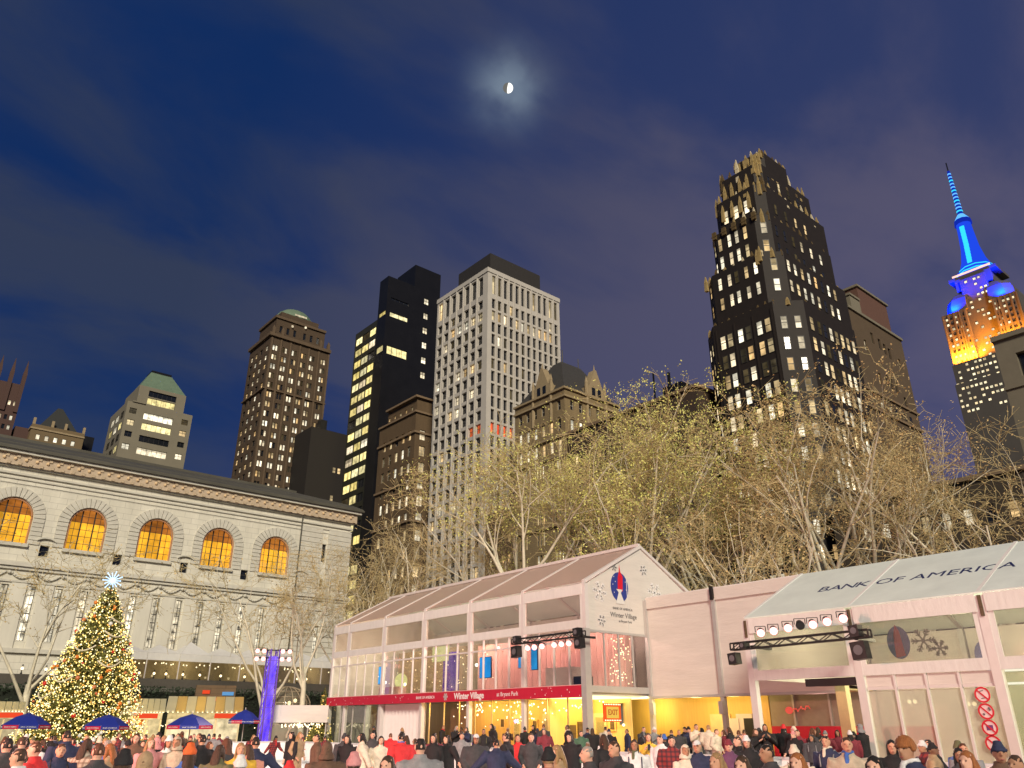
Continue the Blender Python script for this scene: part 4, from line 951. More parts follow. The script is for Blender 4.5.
# gable glazing bay, first floor
m = MB(); m.box(PX + .2, Y0 - .05, 3.42, 32.45, Y0 + .05, 3.72); pp_(m, 'sill_beam', M_alu)
m = MB(); m.box(PX + .2, Y0 - .04, 6.16, 32.45, Y0 + .04, 6.275); pp_(m, 'head_beam', M_alu)
for i in range(4):
    x0 = PX + .3 + i * 1.04
    m = MB(); m.box(x0, Y0, 3.722, x0 + .98, Y0 + .02, 6.158); pp_(m, 'glass_pane', G_clear)
    m = MB(); m.box(x0 + .98, Y0 - .03, 3.722, x0 + 1.04, Y0 + .04, 6.158); pp_(m, 'mullion', M_alu)
m = MB(); m.box(PX - .2, Y0 - .16, .3, PX + .19, Y0 + .16, 6.3); pp_(m, 'corner_post', M_alu)
# interior upstairs: drapes, screens, lamps, bar
M_drape = pmat('pink drape', (0.66, 0.40, 0.35), rough=.8, var=.12, scale=2, stretch=(6, 6, .15))
M_drape2 = pmat('tan drape', (0.36, 0.28, 0.20), rough=.8, var=.18, scale=2, stretch=(6, 6, .15))
M_purple = pmat('violet drape', (0.14, 0.06, 0.55), rough=.7)
def drape(x, y0, y1, z0, z1, mat, name='drape', amp=.07):
    m = MB(); n = max(4, int(abs(y1 - y0) / .2)); pr = None
    for i in range(n + 1):
        y = y0 + (y1 - y0) * i / n; xx = x + amp * (1 if i % 2 else -1)
        if pr: m.quad((pr[0], pr[1], z0), (xx, y, z0), (xx, y, z1), (pr[0], pr[1], z1))
        pr = (xx, y)
    return pp_(m, name, mat)
drape(32.0, 28.2, 41.2, 3.7, 6.6, M_drape); drape(33.2, 41.4, 52.4, 3.7, 6.9, M_drape2); drape(30.3, 40.7, 42.4, 3.7, 6.2, M_purple)
SCR = lit('blue screen', (0.03, 0.36, 0.95), (0.05, 0.45, 1.0), 1.0, lo=.5)
for (y, z0, w_, h_) in ((38.6, 4.55, 1.1, 1.2), (35.3, 4.95, .55, 1.2), (34.2, 4.8, .55, 1.2), (50.3, 4.6, .9, 1.2)):
    x_ = 30.6; m = MB(); m.box(x_, y - w_ / 2, z0, x_ + .08, y + w_ / 2, z0 + h_); s_ = pp_(m, 'screen', M_blk); m = MB(); m.box(x_ - .012, y - w_ / 2 + .03, z0 + .03, x_ - .002, y + w_ / 2 - .03, z0 + h_ - .03); q = m.build('screen_picture', SCR, s_)
m = MB(); m.box(29.6, 30.2, 3.7, 30.4, 32.2, 4.75); pp_(m, 'bar_counter', pmat('pale bar', (.6, .52, .46), rough=.6)); m = MB(); m.box(29.5, 29.3, 3.7, 30.2, 30.0, 4.25); pp_(m, 'drinks_fridge', M_blk)
m = MB(); m.ball((29.6, 46.2, 4.64), .42, 10, 7, 1, 1, 1.15); pp_(m, 'globe_lamp', emat('globe lamp', (1.0, .88, .35), .95), True)
m = MB(); m.box(29.3, 46.0, 3.7, 29.9, 48.4, 4.3); pp_(m, 'sofa', M_drape)
r6 = random.Random(6)
for i in range(60):
    y = r6.choice([r6.uniform(38.6, 44.8), r6.uniform(38, 52)]); link('bulb', BULB, pav, (r6.uniform(.5, 3.5), y - 27.6, r6.uniform(4.0, 6.2)), None, .6)
for i in range(70): link('bulb', BULB, pav, (r6.uniform(2.6, 3.9), r6.uniform(.4, 1.0), r6.uniform(3.9, 6.1)), None, .75)
for (y, z) in ((37.2, 5.9), (37.9, 5.2), (35.9, 6.0), (47.8, 4.6), (50.6, 6.0), (45.4, 4.4)): link('ceiling_spot', MB().ball((0, 0, 0), .1, 6, 4).mesh('ceiling_spot', WHITE), pav, (1.4, y - 27.6, z))
m = MB(); m.box(30.2, 41.9, 5.7, 30.3, 43.6, 6.6); pp_(m, 'lit_sign_box', emat('pale sign', (1, .85, .4), .8))
for y in (30.0, 34.0, 38.0): plight('upstairs_lamp', (30.0, y, 6.9), 360, (1.0, .56, .50))
for y in (40.0, 45.0, 50.0): plight('upstairs_lamp', (30.4, y, 6.8), 260, (1.0, .78, .55))
# ground floor: yellow lounge
M_ywall = pmat('yellow lit panelling', (0.72, 0.50, 0.16), rough=.6, var=.12, scale=3, stretch=(4, 4, .3))
M_ydoor = pmat('light door', (0.74, 0.62, 0.34), rough=.6)
M_curt = pmat('white curtain', (0.72, 0.66, 0.65), rough=.8, var=.06)
m = MB(); m.box(31.2, Y0 + .2, .3, 31.3, 40.6, 3.28); pp_(m, 'lounge_wall', M_ywall)
m = MB(); m.box(31.3, 40.6, .3, 31.4, Y1 - .2, 3.28); pp_(m, 'rear_lounge_wall', M_drape2)
drape(28.35, 41.3, 46.1, .3, 3.2, M_curt, 'curtain', .10)
for (y, w_) in ((30.2, 1.6), (33.4, 1.5), (36.0, 1.2)):
    m = MB(); m.box(31.12, y - w_ / 2, .3, 31.19, y + w_ / 2, 2.55); d_ = pp_(m, 'door', M_ydoor)
    for s in (-1, 1):
        m = MB(); m.box(31.08, y + s * w_ * .25 - w_ * .18, .8, 31.115, y + s * w_ * .25 + w_ * .18, 2.35); m.build('door_pane', G_clear, d_)
for i in range(10):
    y = Y0 + 1.4 + i * 1.45
    if y < 41.2: m = MB(); m.box(PX + .05, y - .03, .3, PX + .12, y + .03, 3.2); pp_(m, 'ground_mullion', pmat('gold frame', (.6, .45, .2), rough=.4, metal=.4))
for i in range(5):
    y = 46.3 + i * 1.6
    if y < Y1: m = MB(); m.box(PX + .05, y - .03, .3, PX + .12, y + .03, 3.2); pp_(m, 'ground_mullion', M_alu); m = MB(); m.box(PX + .075, y + .04, .3, PX + .09, y + 1.6, 3.18); pp_(m, 'glass_pane', G_clear)
for (y, z) in ((29.0, 2.0), (31.9, 2.1), (34.8, 2.0), (37.6, 2.1)):
    m = MB(); m.box(31.13, y - .22, z - .28, 31.19, y + .22, z + .28); f_ = pp_(m, 'picture_frame', pmat('gold leaf frame', (.75, .55, .2), rough=.4)); m = MB(); m.box(31.115, y - .14, z - .2, 31.127, y + .14, z + .2); m.build('picture', M_brown, f_)
for i in range(110): link('bulb', BULB, pav, (r6.uniform(.3, 2.8), r6.uniform(.6, 12), 3.2 - abs(r6.gauss(0, .45)) - .05), None, r6.uniform(.6, 1.2))
for y0_, y1_ in ((27.9, 31.9),): m = MB(); m.box(28.4, y0_, 3.22, 30.6, y1_, 3.28); pp_(m, 'soffit_light', YEL)
for y in (29.2, 32.4, 35.6, 38.6): plight('lounge_lamp', (29.6, y, 2.9), 150, (1.0, .66, .16))
for y in (45.5, 50.0): plight('lounge_lamp', (29.6, y, 2.8), 28, (1.0, .8, .55))
m = MB(); m.box(29.0, 38.2, .3, 29.6, 39.2, 1.5); pp_(m, 'violet_seat', M_purple); plight('violet_lamp', (29.2, 38.6, 2.2), 14, (.5, .12, 1.0), .1)
# under the gable: passage entrance with marquee sign
m = MB(); m.box(PX + .3, Y0 + .1, 3.2, 32.4, Y0 + 2.6, 3.26); pp_(m, 'soffit_light', YEL)
m = MB(); m.box(PX + .25, Y0 + 2.9, .3, 33.0, Y0 + 3.0, 3.2); pp_(m, 'passage_wall', M_ywall)
m = MB(); m.box(29.75, Y0 + .62, 2.15, 30.95, Y0 + .7, 2.98); sg = pp_(m, 'marquee_sign', emat('marquee red glow', (1.0, .12, .02), 1.0))
m = MB(); m.box(29.92, Y0 + .60, 2.3, 30.78, Y0 + .615, 2.82); m.build('sign_panel', emat('marquee amber', (1.0, .62, .1), .9), sg)
wtext('EXIT', .34, 'lettering', pmat('sign brown', (.4, .12, .02), rough=.6), sg, frame3((30.35, Y0 + .59, 2.56), (1, 0, 0), (0, 0, 1)), .006, bold=.01)
for i in range(10):
    for (x, z) in ((29.8 + i * .12, 2.21), (29.8 + i * .12, 2.92)): o = link('bulb', BULB, sg, (x, Y0 + .59, z), None, .6)
m = MB(); m.box(31.0, Y0 + .7, 2.0, 31.6, Y0 + .78, 3.0); pp_(m, 'menu_board', pmat('slate board', (.10, .10, .11), rough=.6))
for x in (31.1, 31.45): link('bulb', BULB, pav, (x - 28, .62, 2.0), None, 1.6)
for (x, hh) in ((29.75, 2.0), (30.4, 2.15)):
    m = MB(); m.box(x - .25, Y0 + 2.82, .3, x + .25, Y0 + 2.88, hh); pp_(m, 'dark_doorway', M_brown)
plight('passage_light', (34.0, 29.2, 2.8), 130, (1.0, .74, .25)); plight('passage_light', (30.4, Y0 + 1.2, 2.9), 60, (1.0, .74, .25))  # first light is added, without a fixture, to brighten the passage's rear wall

# --- linking fabric wall and passage
lk = thing('link_tent', 'blank pale pink fabric wall joining the two tents above a yellow passage', 'tent', (32.5, 23.2, 0))
def lp(mb, name, mat): return pp_(mb, name, mat, False, lk)
for (a, b) in ((17.5, 23.1), (23.3, 27.45)):
    m = MB(); m.box(32.5, a, 3.32, 32.55, b, 7.6); lp(m, 'wall_fabric', M_fab2)
    m = MB(); m.box(32.42, a, 7.55, 32.49, b, 8.1); lp(m, 'valance', M_fab2)
for y in (23.2, 27.5): m = MB(); m.box(32.38, y - .1, .3, 32.6, y + .1, 7.6 if y < 27 else 8.0); lp(m, 'post', M_alu)
m = MB(); m.box(32.3, 23.12, 7.55, 32.41, 23.28, 8.15); lp(m, 'post_cap', M_blk)
m = MB(); m.box(32.36, 17.5, 3.2, 32.6, 27.4, 3.315); lp(m, 'beam', M_alu)
m = MB(); m.extr([(32.45, 17.5, 8.1), (32.45, 27.4, 8.1), (38, 27.4, 8.5), (38, 17.5, 8.5)], (0, 0, .05)); lp(m, 'roof', M_fab)
m = MB(); m.box(35.2, 22.6, .3, 35.3, 33.5, 3.3); lp(m, 'passage_wall', M_ywall); 
m = MB(); m.box(32.6, 17.2, 3.32, 35.3, 27.5, 3.38); lp(m, 'ceiling', M_ydoor)
for y, w_ in ((25.4, 1.2), (24.0, .9)): m = MB(); m.box(35.1, y - w_ / 2, .3, 35.18, y + w_ / 2, 2.5); lp(m, 'door', M_ydoor if w_ > 1.05 else M_curt)
for y in (24.6, 23.7): m = MB(); m.box(35.05, y - .3, 1.3, 35.09, y + .3, 2.3); lp(m, 'poster', M_blk if y < 24 else M_curt)
m = MB(); m.box(32.7, 24.4, 3.27, 33.4, 27.2, 3.3); lp(m, 'soffit_light', YEL)
for y, p_ in ((25.6, 110), (23.4, 60)): plight('passage_light', (33.6, y, 2.9), p_, (1.0, .72, .24))
for y in (27.3, 23.2): m = MB(); m.box(32.2, y - .12, 2.45, 32.37, y + .12, 3.0); lp(m, 'wall_speaker', M_alu)

# --- right hand tent
TX, TB = 26.0, 35.0; TY = [17.25, 13.2, 9.1, 5.05, 1.0, -3.0]; TE, TRX, TRZ = 5.55, 30.5, 7.68
rt = thing('right_tent', 'long white gabled tent with lettered roof and pink lit window front', 'tent', (TX, 17.25, 0))
def rp(mb, name, mat, smooth=False): return pp_(mb, name, mat, smooth, rt)
for y in TY:
    m = MB(); m.box(TX - .03, y - .13, .3, TX + .2, y + .13, TE); rp(m, 'post', M_alu_w)
    m = MB(); m.extr([(TX, y - .05, TE + .1), (TRX, y - .05, TRZ + .1), (TRX, y - .05, TRZ + .13), (TX, y - .05, TE + .13)], (0, .12, 0)); rp(m, 'roof_rib', M_fab)
    m = MB(); m.box(TX - .07, y - .05, 4.95, TX - .031, y + .05, 5.55); rp(m, 'strap', M_brown)
    m = MB(); m.extr([(TB, y - .08, TE), (TRX, y - .08, TRZ - .12), (TRX, y - .08, TRZ), (TB, y - .08, TE + .12)], (0, .16, 0)); rp(m, 'rafter', M_alu)
    m = MB(); m.box(TB - .2, y - .1, .3, TB, y + .1, TE); rp(m, 'post', M_alu)
su = Vector((TRX - TX, 0, TRZ - TE)).normalized()
for a, b in zip(TY, TY[1:]):
    y0, y1 = b + .13, a - .13
    m = MB(); m.extr([(TX - .05, b, TE + .06), (TRX, b, TRZ + .06), (TRX, a, TRZ + .06), (TX - .05, a, TE + .06)], (0, 0, .04)); rp(m, 'roof_panel', M_roof_f)
    m = MB(); m.extr([(TB, b, TE + .06), (TRX, b, TRZ + .06), (TRX, a, TRZ + .06), (TB, a, TE + .06)], (0, 0, .04)); rp(m, 'roof_panel', M_roof_f)
    m = MB(); m.box(TX - .06, y0, 5.08, TX + .02, y1, 5.6); rp(m, 'valance', M_fab)
    m = MB(); m.box(TX - .02, y0, 3.46, TX + .05, y1, 3.8); rp(m, 'fabric_strip', M_fab)
    m = MB(); m.box(TX + .01, y0 + .16, 3.8, TX + .03, y1 - .16, 5.08); rp(m, 'vinyl_window', G_vinyl)
    for ya in (y0, y1 - .16): m = MB(); m.box(TX - .01, ya, 3.8, TX + .04, ya + .16, 5.08); rp(m, 'window_border', M_fab)
    m = MB(); m.box(TB - .05, y0, .3, TB, y1, TE); rp(m, 'rear_panel', M_fab2)
m = MB(); m.extr([(TX + .2, 17.22, 3.5), (TB, 17.22, 3.5), (TB, 17.22, TE), (TRX, 17.22, TRZ), (TX + .2, 17.22, TE)], (0, -.05, 0)); rp(m, 'gable_fabric', M_fab2)
p0 = Vector((TX, 0, TE + .105)); 
Mr = lambda y, t: frame3(Vector((TX, y, TE + .105)) + su * t + Vector((-.003, 0, .007)), (0, -1, 0), su)
yy = 15.3
LWD = dict(B=.43, A=.50, N=.53, K=.47, O=.60, F=.40, M=.64, E=.40, R=.46, I=.20, C=.54); LWD[' '] = .24
for ch in 'BANK OF AMERICA':
    wd = LWD[ch] * 1.02
    if ch != ' ': wtext(ch, .80, 'roof_letter', M_navy, rt, Matrix.Translation(-rt.location) @ Mr(yy - wd / 2, 2.3), .004, bold=.0)
    yy -= wd
for k in range(4):
    for (mat, t0) in ((M_redp, 2.3), (M_navy, 2.75)):
        c = Vector((TX, 7.2 - k * .22, TE + .108)) + su * (t0 + .02 * k) + Vector((-.004, 0, .009)); m = MB(); u = Vector((0, -1, 0)); 
        m.extr([c, c + u * .55 + su * .12, c + u * .55 + su * .2, c + su * .08], Vector((-su.z, 0, su.x)) * .006); rp(m, 'roof_emblem_stripe', mat)
# emblem and flakes printed inside on the window of the second bay
m = MB(); c = (30.3, 12.2, 4.45); m.extr([(34.2, c[1] + .42 * cos(2 * pi * k / 20), 4.45 + .55 * sin(2 * pi * k / 20)) for k in range(20)], (-.01, 0, 0)); rp(m, 'inner_emblem', pmat('emblem faded', (.10, .11, .26), rough=.6))
m = MB(); m.extr([(TX + .06, 11.92, 3.95), (TX + .06, 11.62, 4.0), (TX + .06, 11.7, 4.75), (TX + .06, 11.8, 4.95), (TX + .06, 11.9, 4.6)], (-.01, 0, 0)); em = rp(m, 'window_emblem', pmat('emblem red faded', (.35, .05, .08), rough=.6))
m = MB(); m.extr([(TX + .07, 11.78 + .36 * cos(2 * pi * k / 20), 4.4 + .5 * sin(2 * pi * k / 20)) for k in range(20)], (-.005, 0, 0)); rp(m, 'window_emblem_disc', pmat('emblem blue faded', (.10, .13, .30), rough=.6))
for (y, z, r_) in ((11.0, 4.4, .38), (10.55, 4.15, .25)):
    o = flake((TX + .055, y, z), (0, -1, 0), (0, 0, 1), r_, .05, 'printed_snowflake', pmat('faded flake print', (.30, .29, .24), rough=.6), rt); o.location = -rt.location
# below: first bay open, second bay doors with signs, third bay clear wall
m = MB(); m.box(34.9, 15.0, .3, 35.0, 22.4, 1.95); rp(m, 'red_panel', M_red)
m = MB(); m.box(35.12, 9.2, .3, 35.2, 22.5, 3.6); rp(m, 'inner_wall', pmat('dim inner wall', (.30, .27, .22), rough=.7))
for y in (21.2, 19.4, 17.6): m = MB(); m.box(35.0, y - .05, 1.96, 35.11, y + .05, 3.5); rp(m, 'inner_stud', M_alu)
m = MB(); m.box(27.6, 14.62, .3, 27.9, 15.0, 3.46); rp(m, 'inner_post', M_ydoor)
m = MB(); m.box(TX + .05, 13.4, 3.2, TX + .4, 15.2, 3.44); rp(m, 'shutter_box', M_blk)
NEON = emat('red neon', (1.0, .12, .08), .8)
m = MB(); cN = Vector((34.78, 21.3, 2.62)); m.ball(cN, .16, 10, 6, .3, 1.3, 1); pr = None
for i in range(40):
    t_ = i / 39; q = cN + Vector((0, -.22 - .85 * t_, .06 * sin(t_ * 17) + .04 * sin(t_ * 43) + .14 * t_))
    if pr is not None: m.tube(pr, q, .022, n=4)
    pr = q
rp(m, 'neon_sign', NEON)
M_door = pmat('frosted door', (0.62, 0.58, 0.50), rough=.35, var=.05)
for i in range(4):
    y1 = 13.05 - i * .97
    m = MB(); m.box(TX + .06, y1 - .90, .35, TX + .09, y1 - .02, 3.0); rp(m, 'frosted_pane', glass('frosted pane', (.9, .9, .82), .10, .45, (.66, .64, .54)))
    m = MB(); m.box(TX, y1 - .975, .3, TX + .14, y1 - .905, 3.45); rp(m, 'door_stile', M_alu_w)
    m = MB(); m.box(TX + .02, y1 - .90, 3.02, TX + .12, y1 - .02, 3.12); rp(m, 'door_head', M_alu_w)
    m = MB(); m.box(TX + .05, y1 - .90, 3.125, TX + .1, y1 - .02, 3.455); rp(m, 'transom_panel', M_fab2)
for (y, z) in ((12.4, 2.7), (10.6, 2.6)):
    for d in (-.09, .09): link('bulb', BULB, rt, (1.6, y + d - 17.25, z), None, 1.6)
for i in range(3):
    y1 = 8.95 - i * 1.3; m = MB(); m.box(TX + .06, y1 - 1.24, .35, TX + .09, y1 - .03, 3.44); rp(m, 'glass_pane', glass('greenish pane', (.82, .86, .74), .12, .18, (.5, .5, .38))); m = MB(); m.box(TX + .02, y1 - 1.31, .3, TX + .12, y1 - 1.24, 3.45); rp(m, 'mullion', M_alu)
m = MB(); m.box(TX + .02, 5.2, 3.05, TX + .04, 8.9, 3.11); m.box(TX + .02, 5.2, 3.4, TX + .04, 8.9, 3.45); rp(m, 'light_strip', emat('pale strip', (1, .95, .75), 1.0))
for y, p_ in ((15.2, 140), (11.2, 620), (7.0, 620), (3, 400)): plight('tent_lamp', (29.6, y, 4.9), p_, (1.0, .9, .62))
for i in range(40): link('bulb', BULB, rt, (r6.uniform(2, 7), 5.1 + r6.uniform(0, 3.6) - 17.25, r6.uniform(3.9, 4.6)), None, .8)
plight('tent_red_lamp', (32.5, 18.5, 2.8), 60, (1.0, .5, .45))
# prohibition signs: each a round disc with red ring, bar and black figure
for k, z in enumerate((2.80, 2.36, 1.93, 1.52)):
    sroot = thing('prohibition_sign', ['topmost round red prohibition sign on the frosted door', 'second round red prohibition sign from the top on frosted door', 'third round red prohibition sign with purple camera mark on frosted door', 'lowest round red prohibition sign on frosted door behind blue beanie'][k], 'sign', (TX - .02, 9.62, z), 'round red prohibition signs on the door')
    m = MB(); m.extr([(0, .2 * cos(2 * pi * i / 28), .2 * sin(2 * pi * i / 28)) for i in range(28)], (.012, 0, 0)); m.build('disc', pmat('sign white', (.75, .6, .6), rough=.5), sroot)
    m = MB()
    for i in range(28):
        a0, a1 = 2 * pi * i / 28, 2 * pi * (i + 1) / 28
        m.extr([(-.004, q * cos(a), q * sin(a)) for q, a in ((.17, a0), (.215, a0), (.215, a1), (.17, a1))], (-.008, 0, 0))
    m.build('red_ring', M_redp, sroot)
    a = radians(45); u = Vector((0, cos(a), sin(a))); v = Vector((0, -sin(a), cos(a))) * .02
    m = MB(); m.extr([Vector((-.006, 0, 0)) + q for q in (-u * .18 - v, u * .18 - v, u * .18 + v, -u * .18 + v)], (-.008, 0, 0)); m.build('red_bar', M_redp, sroot)
    m = MB()
    if k == 0: m.tube((-.003, .06, .09), (-.003, -.04, .12), .012, n=4); m.tube((-.003, .05, -.1), (-.003, -.08, -.08), .012, n=4)
    elif k == 1: m.tube((-.003, -.08, .1), (-.003, -.12, .02), .03, n=5); m.tube((-.003, .09, -.06), (-.003, .05, -.09), .025, n=5)
    elif k == 2: m.box(-.005, -.09, -.07, -.002, .09, .07)
    else: m.tube((-.003, -.05, .08), (-.003, -.05, -.08), .025, n=5)
    m.build('figure', pmat('sign purple', (.16, .04, .18), rough=.5) if k == 2 else M_greyp, sroot)

# --- lighting trusses
def spot_lamp(par, c, d, s=.17, on=True):
    "stage lamp: can, yoke, lens"
    c = Vector(c); d = Vector(d).normalized(); m = MB(); m.tube(c - d * s * 1.2, c + d * s, s * .75, s, 10); can = m.build('lamp_can', M_blk, par)
    sd_ = d.cross(Vector((0, 0, 1))).normalized(); m = MB()
    for q in (-1, 1): m.tube(c + sd_ * q * s * 1.15, c + sd_ * q * s * 1.15 + Vector((0, 0, s * 1.25)), .015, n=4)
    m.tube(c - sd_ * s * 1.15 + Vector((0, 0, s * 1.25)), c + sd_ * s * 1.15 + Vector((0, 0, s * 1.25)), .015, n=4); m.build('yoke', M_blk, can)
    m = MB(); m.tube(c + d * (s + .002), c + d * (s + .03), s * .93, s * .8, 10); m.build('lens', PINK if on else M_blk, can)
def truss(label, p, q, h_, lamps, speakers, ddir):
    p, q = Vector(p), Vector(q); t = thing('lighting_truss', label, 'truss', p, 'stage lighting trusses on the tent fronts'); e = q - p; n = max(4, int(e.length / .42)); m = MB(); cr_ = Vector((.22, 0, 0))
    for a in (Vector((0, 0, 0)), Vector((0, 0, h_)), cr_, cr_ + Vector((0, 0, h_))): m.tube(a, a + e, .03, n=5)
    m.build('chord', M_blk, t); m = MB()
    for i in range(n):
        a, b = e * (i / n), e * ((i + 1) / n)
        for off in (Vector((0, 0, 0)), cr_): m.tube(a + off + (Vector((0, 0, h_)) if i % 2 else Vector((0, 0, 0))), b + off + (Vector((0, 0, 0)) if i % 2 else Vector((0, 0, h_))), .018, n=4)
    for a in (Vector((0, 0, 0)), e): m.tube(a, a + Vector((0, 0, h_)), .03, n=4); m.tube(a + cr_, a + cr_ + Vector((0, 0, h_)), .03, n=4); m.tube(a, a + cr_, .03, n=4)
    m.build('lacing', M_blk, t)
    for f in (.15, .9): m = MB(); m.box(e.x * f + .2, e.y * f - .06, .02, e.x * f + 1.35, e.y * f + .06, .12); m.build('bracket', M_blk, t)
    for f, dz, on in lamps: spot_lamp(t, e * f + Vector((.05, 0, dz)), ddir, .15, on)
    for f, dz, s in speakers:
        c = e * f + Vector((0, 0, dz)); m = MB(); m.extr([c + Vector((-.2, -s * .6, -s * .6)), c + Vector((-.2, s * .5, -s * .7)), c + Vector((-.2, s * .62, s * .55)), c + Vector((-.2, -s * .5, s * .66))], (.34, 0, 0)); sp_ = m.build('speaker', M_blk, t)
        m = MB(); m.extr([c + Vector((-.205, s * .36 * cos(2 * pi * i / 12), s * .36 * sin(2 * pi * i / 12))) for i in range(12)], (-.01, 0, 0)); m.build('speaker_cone', M_greyp, sp_)
DL = (-.75, -.5, -.32)
truss('black lamp truss with six pink spots below it on the glass pavilion', (26.75, 31.6, 5.75), (26.75, 26.55, 5.78), .24, [(.24, -.22, 1), (.34, -.22, 1), (.45, -.22, 1), (.62, -.22, 1), (.72, -.22, 1), (.82, -.22, 1)], [(.08, -.38, .42), (.09, .2, .26), (.95, .18, .3), (.97, -.3, .36)], DL)
truss('black lamp truss with pink spots above it on the right tent', (24.8, 17.2, 4.45), (24.8, 12.1, 4.52), .22, [(.25, .5, 1), (.35, .52, 1), (.46, .56, 1), (.64, .58, 1), (.74, .62, 1), (.85, .66, 1), (.55, .6, 0)], [(.03, -.3, .3), (.12, .1, .2), (.93, .2, .28), (.94, -.38, .42)], DL)

# ------------------------------------------------------------------ violet light tower (and its twin north of the rink, out of view)
SLV = bpy.data.materials.new('violet lit sleeve'); SLV.use_nodes = True; t = SLV.node_tree; t.nodes.clear(); A = t.nodes.new
o_ = A('ShaderNodeOutputMaterial'); e_ = A('ShaderNodeEmission'); n_ = A('ShaderNodeTexNoise'); co = A('ShaderNodeTexCoord'); q = A('ShaderNodeMapping'); q.inputs['Scale'].default_value = (3, 3, .7); t.links.new(co.outputs['Object'], q.inputs[0]); t.links.new(q.outputs[0], n_.inputs['Vector']); n_.inputs['Scale'].default_value = 1.2
mx = A('ShaderNodeMix'); mx.data_type = 'RGBA'; mx.inputs[6].default_value = (.05, .01, .85, 1); mx.inputs[7].default_value = (.38, .22, .95, 1); mrr = A('ShaderNodeMapRange'); t.links.new(n_.outputs[0], mrr.inputs[0]); mrr.inputs[1].default_value = .3; mrr.inputs[2].default_value = .8; t.links.new(mrr.outputs[0], mx.inputs[0]); t.links.new(mx.outputs[2], e_.inputs[0]); e_.inputs[1].default_value = 1.25; t.links.new(e_.outputs[0], o_.inputs[0]); SLV.cycles.emission_sampling = 'NONE'
VIO = pmat('violet painted steel', (.16, .08, .5), rough=.4)
def light_tower(label, loc, aim, H_=6.6):
    t = thing('light_tower', label, 'light tower', loc, 'rink light towers'); s = .31
    for a in (-1, 1):
        for b in (-1, 1): m = MB(); m.tube((a * s, b * s, 0), (a * s, b * s, H_), .05, n=6); m.build('leg', VIO, t)
    m = MB(); n = 9
    for i in range(n):
        z0, z1 = H_ * i / n, H_ * (i + 1) / n
        for (a, b) in (((-s, -s), (s, -s)), ((s, -s), (s, s)), ((s, s), (-s, s)), ((-s, s), (-s, -s))): 
            m.tube((*a, z0), (*b, z1), .02, n=4); m.tube((*a, z0), (*b, z0), .02, n=4)
    m.build('lacing', VIO, t)
    m = MB(); m.box(-s + .08, -s + .08, .05, s - .08, s - .08, H_ * .93); m.build('lit_sleeve', SLV, t)
    m = MB(); m.box(-.6, -.6, -.02, .6, .6, .12); m.build('base_plate', M_blk, t)
    aim = Vector(aim) - Vector(loc) - Vector((0, 0, H_)); aim.normalize(); sd_ = aim.cross(Vector((0, 0, 1))).normalized()
    m = MB(); 
    for z in (H_ - .55, H_ - .05): m.tube(sd_ * -1.25 + Vector((0, 0, z)), sd_ * 1.25 + Vector((0, 0, z)), .04, n=5)
    m.build('lamp_bar', M_blk, t)
    for z in (H_ - .62, H_ - .12):
        for f in (-1.05, -.6, .62, 1.05): spot_lamp(t, sd_ * f + Vector((0, 0, z)) + aim * .28, aim, .16)
    return t
twl = at(265, 726, 58)
light_tower('violet lit truss tower with eight bright pink floodlights beyond the rink', (twl.x, twl.y, .12), (0, 0, 2))
light_tower('violet truss tower standing north of the rink beside the ice', (-14, 19, 0), (28, 22, 5))
def spot(name, loc, tgt, power, c, ang=70, r=.35, blend=.6):
    d = bpy.data.lights.new(name, 'SPOT'); d.energy = power; d.color = c; d.spot_size = radians(ang); d.spot_blend = blend; d.shadow_soft_size = r
    o = bpy.data.objects.new(name, d); col.objects.link(o); o.location = loc; o.rotation_euler = (Vector(tgt) - Vector(loc)).to_track_quat('-Z', 'Y').to_euler(); return o
spot('tower_floodlight', (twl.x - .6, twl.y - .8, 6.6), (4, 22, 0), 6500, (1.0, .74, .72), 80)
spot('tower_floodlight', (-13.2, 19.2, 6.3), (28, 26, 5), 29000, (1.0, .41, .31), 95, .5)
spot('truss_floodlight', (24.4, 14.3, 5.0), (10, 12, 0), 4500, (1.0, .72, .66), 85)
spot('truss_floodlight', (26.4, 28.5, 5.4), (12, 22, 0), 4500, (1.0, .72, .66), 85)

# ------------------------------------------------------------------ terrace in front of the library
TZ = 5.0
g = MB(); g.box(-30, 76, -0.01, 60, 89.6, TZ); struct(g.build('terrace', pmat('terrace stone', (0.13, 0.125, 0.11), rough=.85, var=.2, scale=.8)))
M_hedge = pmat('clipped hedge', (0.035, 0.055, 0.03), rough=.8, var=.4, scale=6)
def leafcloud(n, fn, size, seed):
    "many small leaf faces inside the volume given by fn(rng) -> centre"
    r = np.random.default_rng(seed); P = np.array([fn(r) for _ in range(n)]); a = r.normal(size=(n, 3)); a /= np.linalg.norm(a, axis=1)[:, None]; b = np.cross(a, r.normal(size=(n, 3))); b /= np.linalg.norm(b, axis=1)[:, None]
    s = size * r.uniform(.6, 1.3, n)[:, None]; V = np.stack([P - a * s, P + b * s * .55, P + a * s, P - b * s * .55], 1).reshape(-1, 3); F = np.arange(4 * n).reshape(-1, 4); return V, F
def npmesh(name, V, F, mats, mi=None, smooth=False):
    me = bpy.data.meshes.new(name); V = np.asarray(V, np.float32); F = np.asarray(F, np.int32); k = F.shape[1]
    me.vertices.add(len(V)); me.vertices.foreach_set('co', V.ravel()); me.loops.add(F.size); me.loops.foreach_set('vertex_index', F.ravel())
    me.polygons.add(len(F)); me.polygons.foreach_set('loop_start', np.arange(0, F.size, k, dtype=np.int32))
    for m in mats: me.materials.append(m)
    if mi is not None: me.polygons.foreach_set('material_index', np.asarray(mi, np.int32))
    if smooth: me.polygons.foreach_set('use_smooth', np.ones(len(F), bool))
    me.update(calc_edges=True); me.validate(); return me
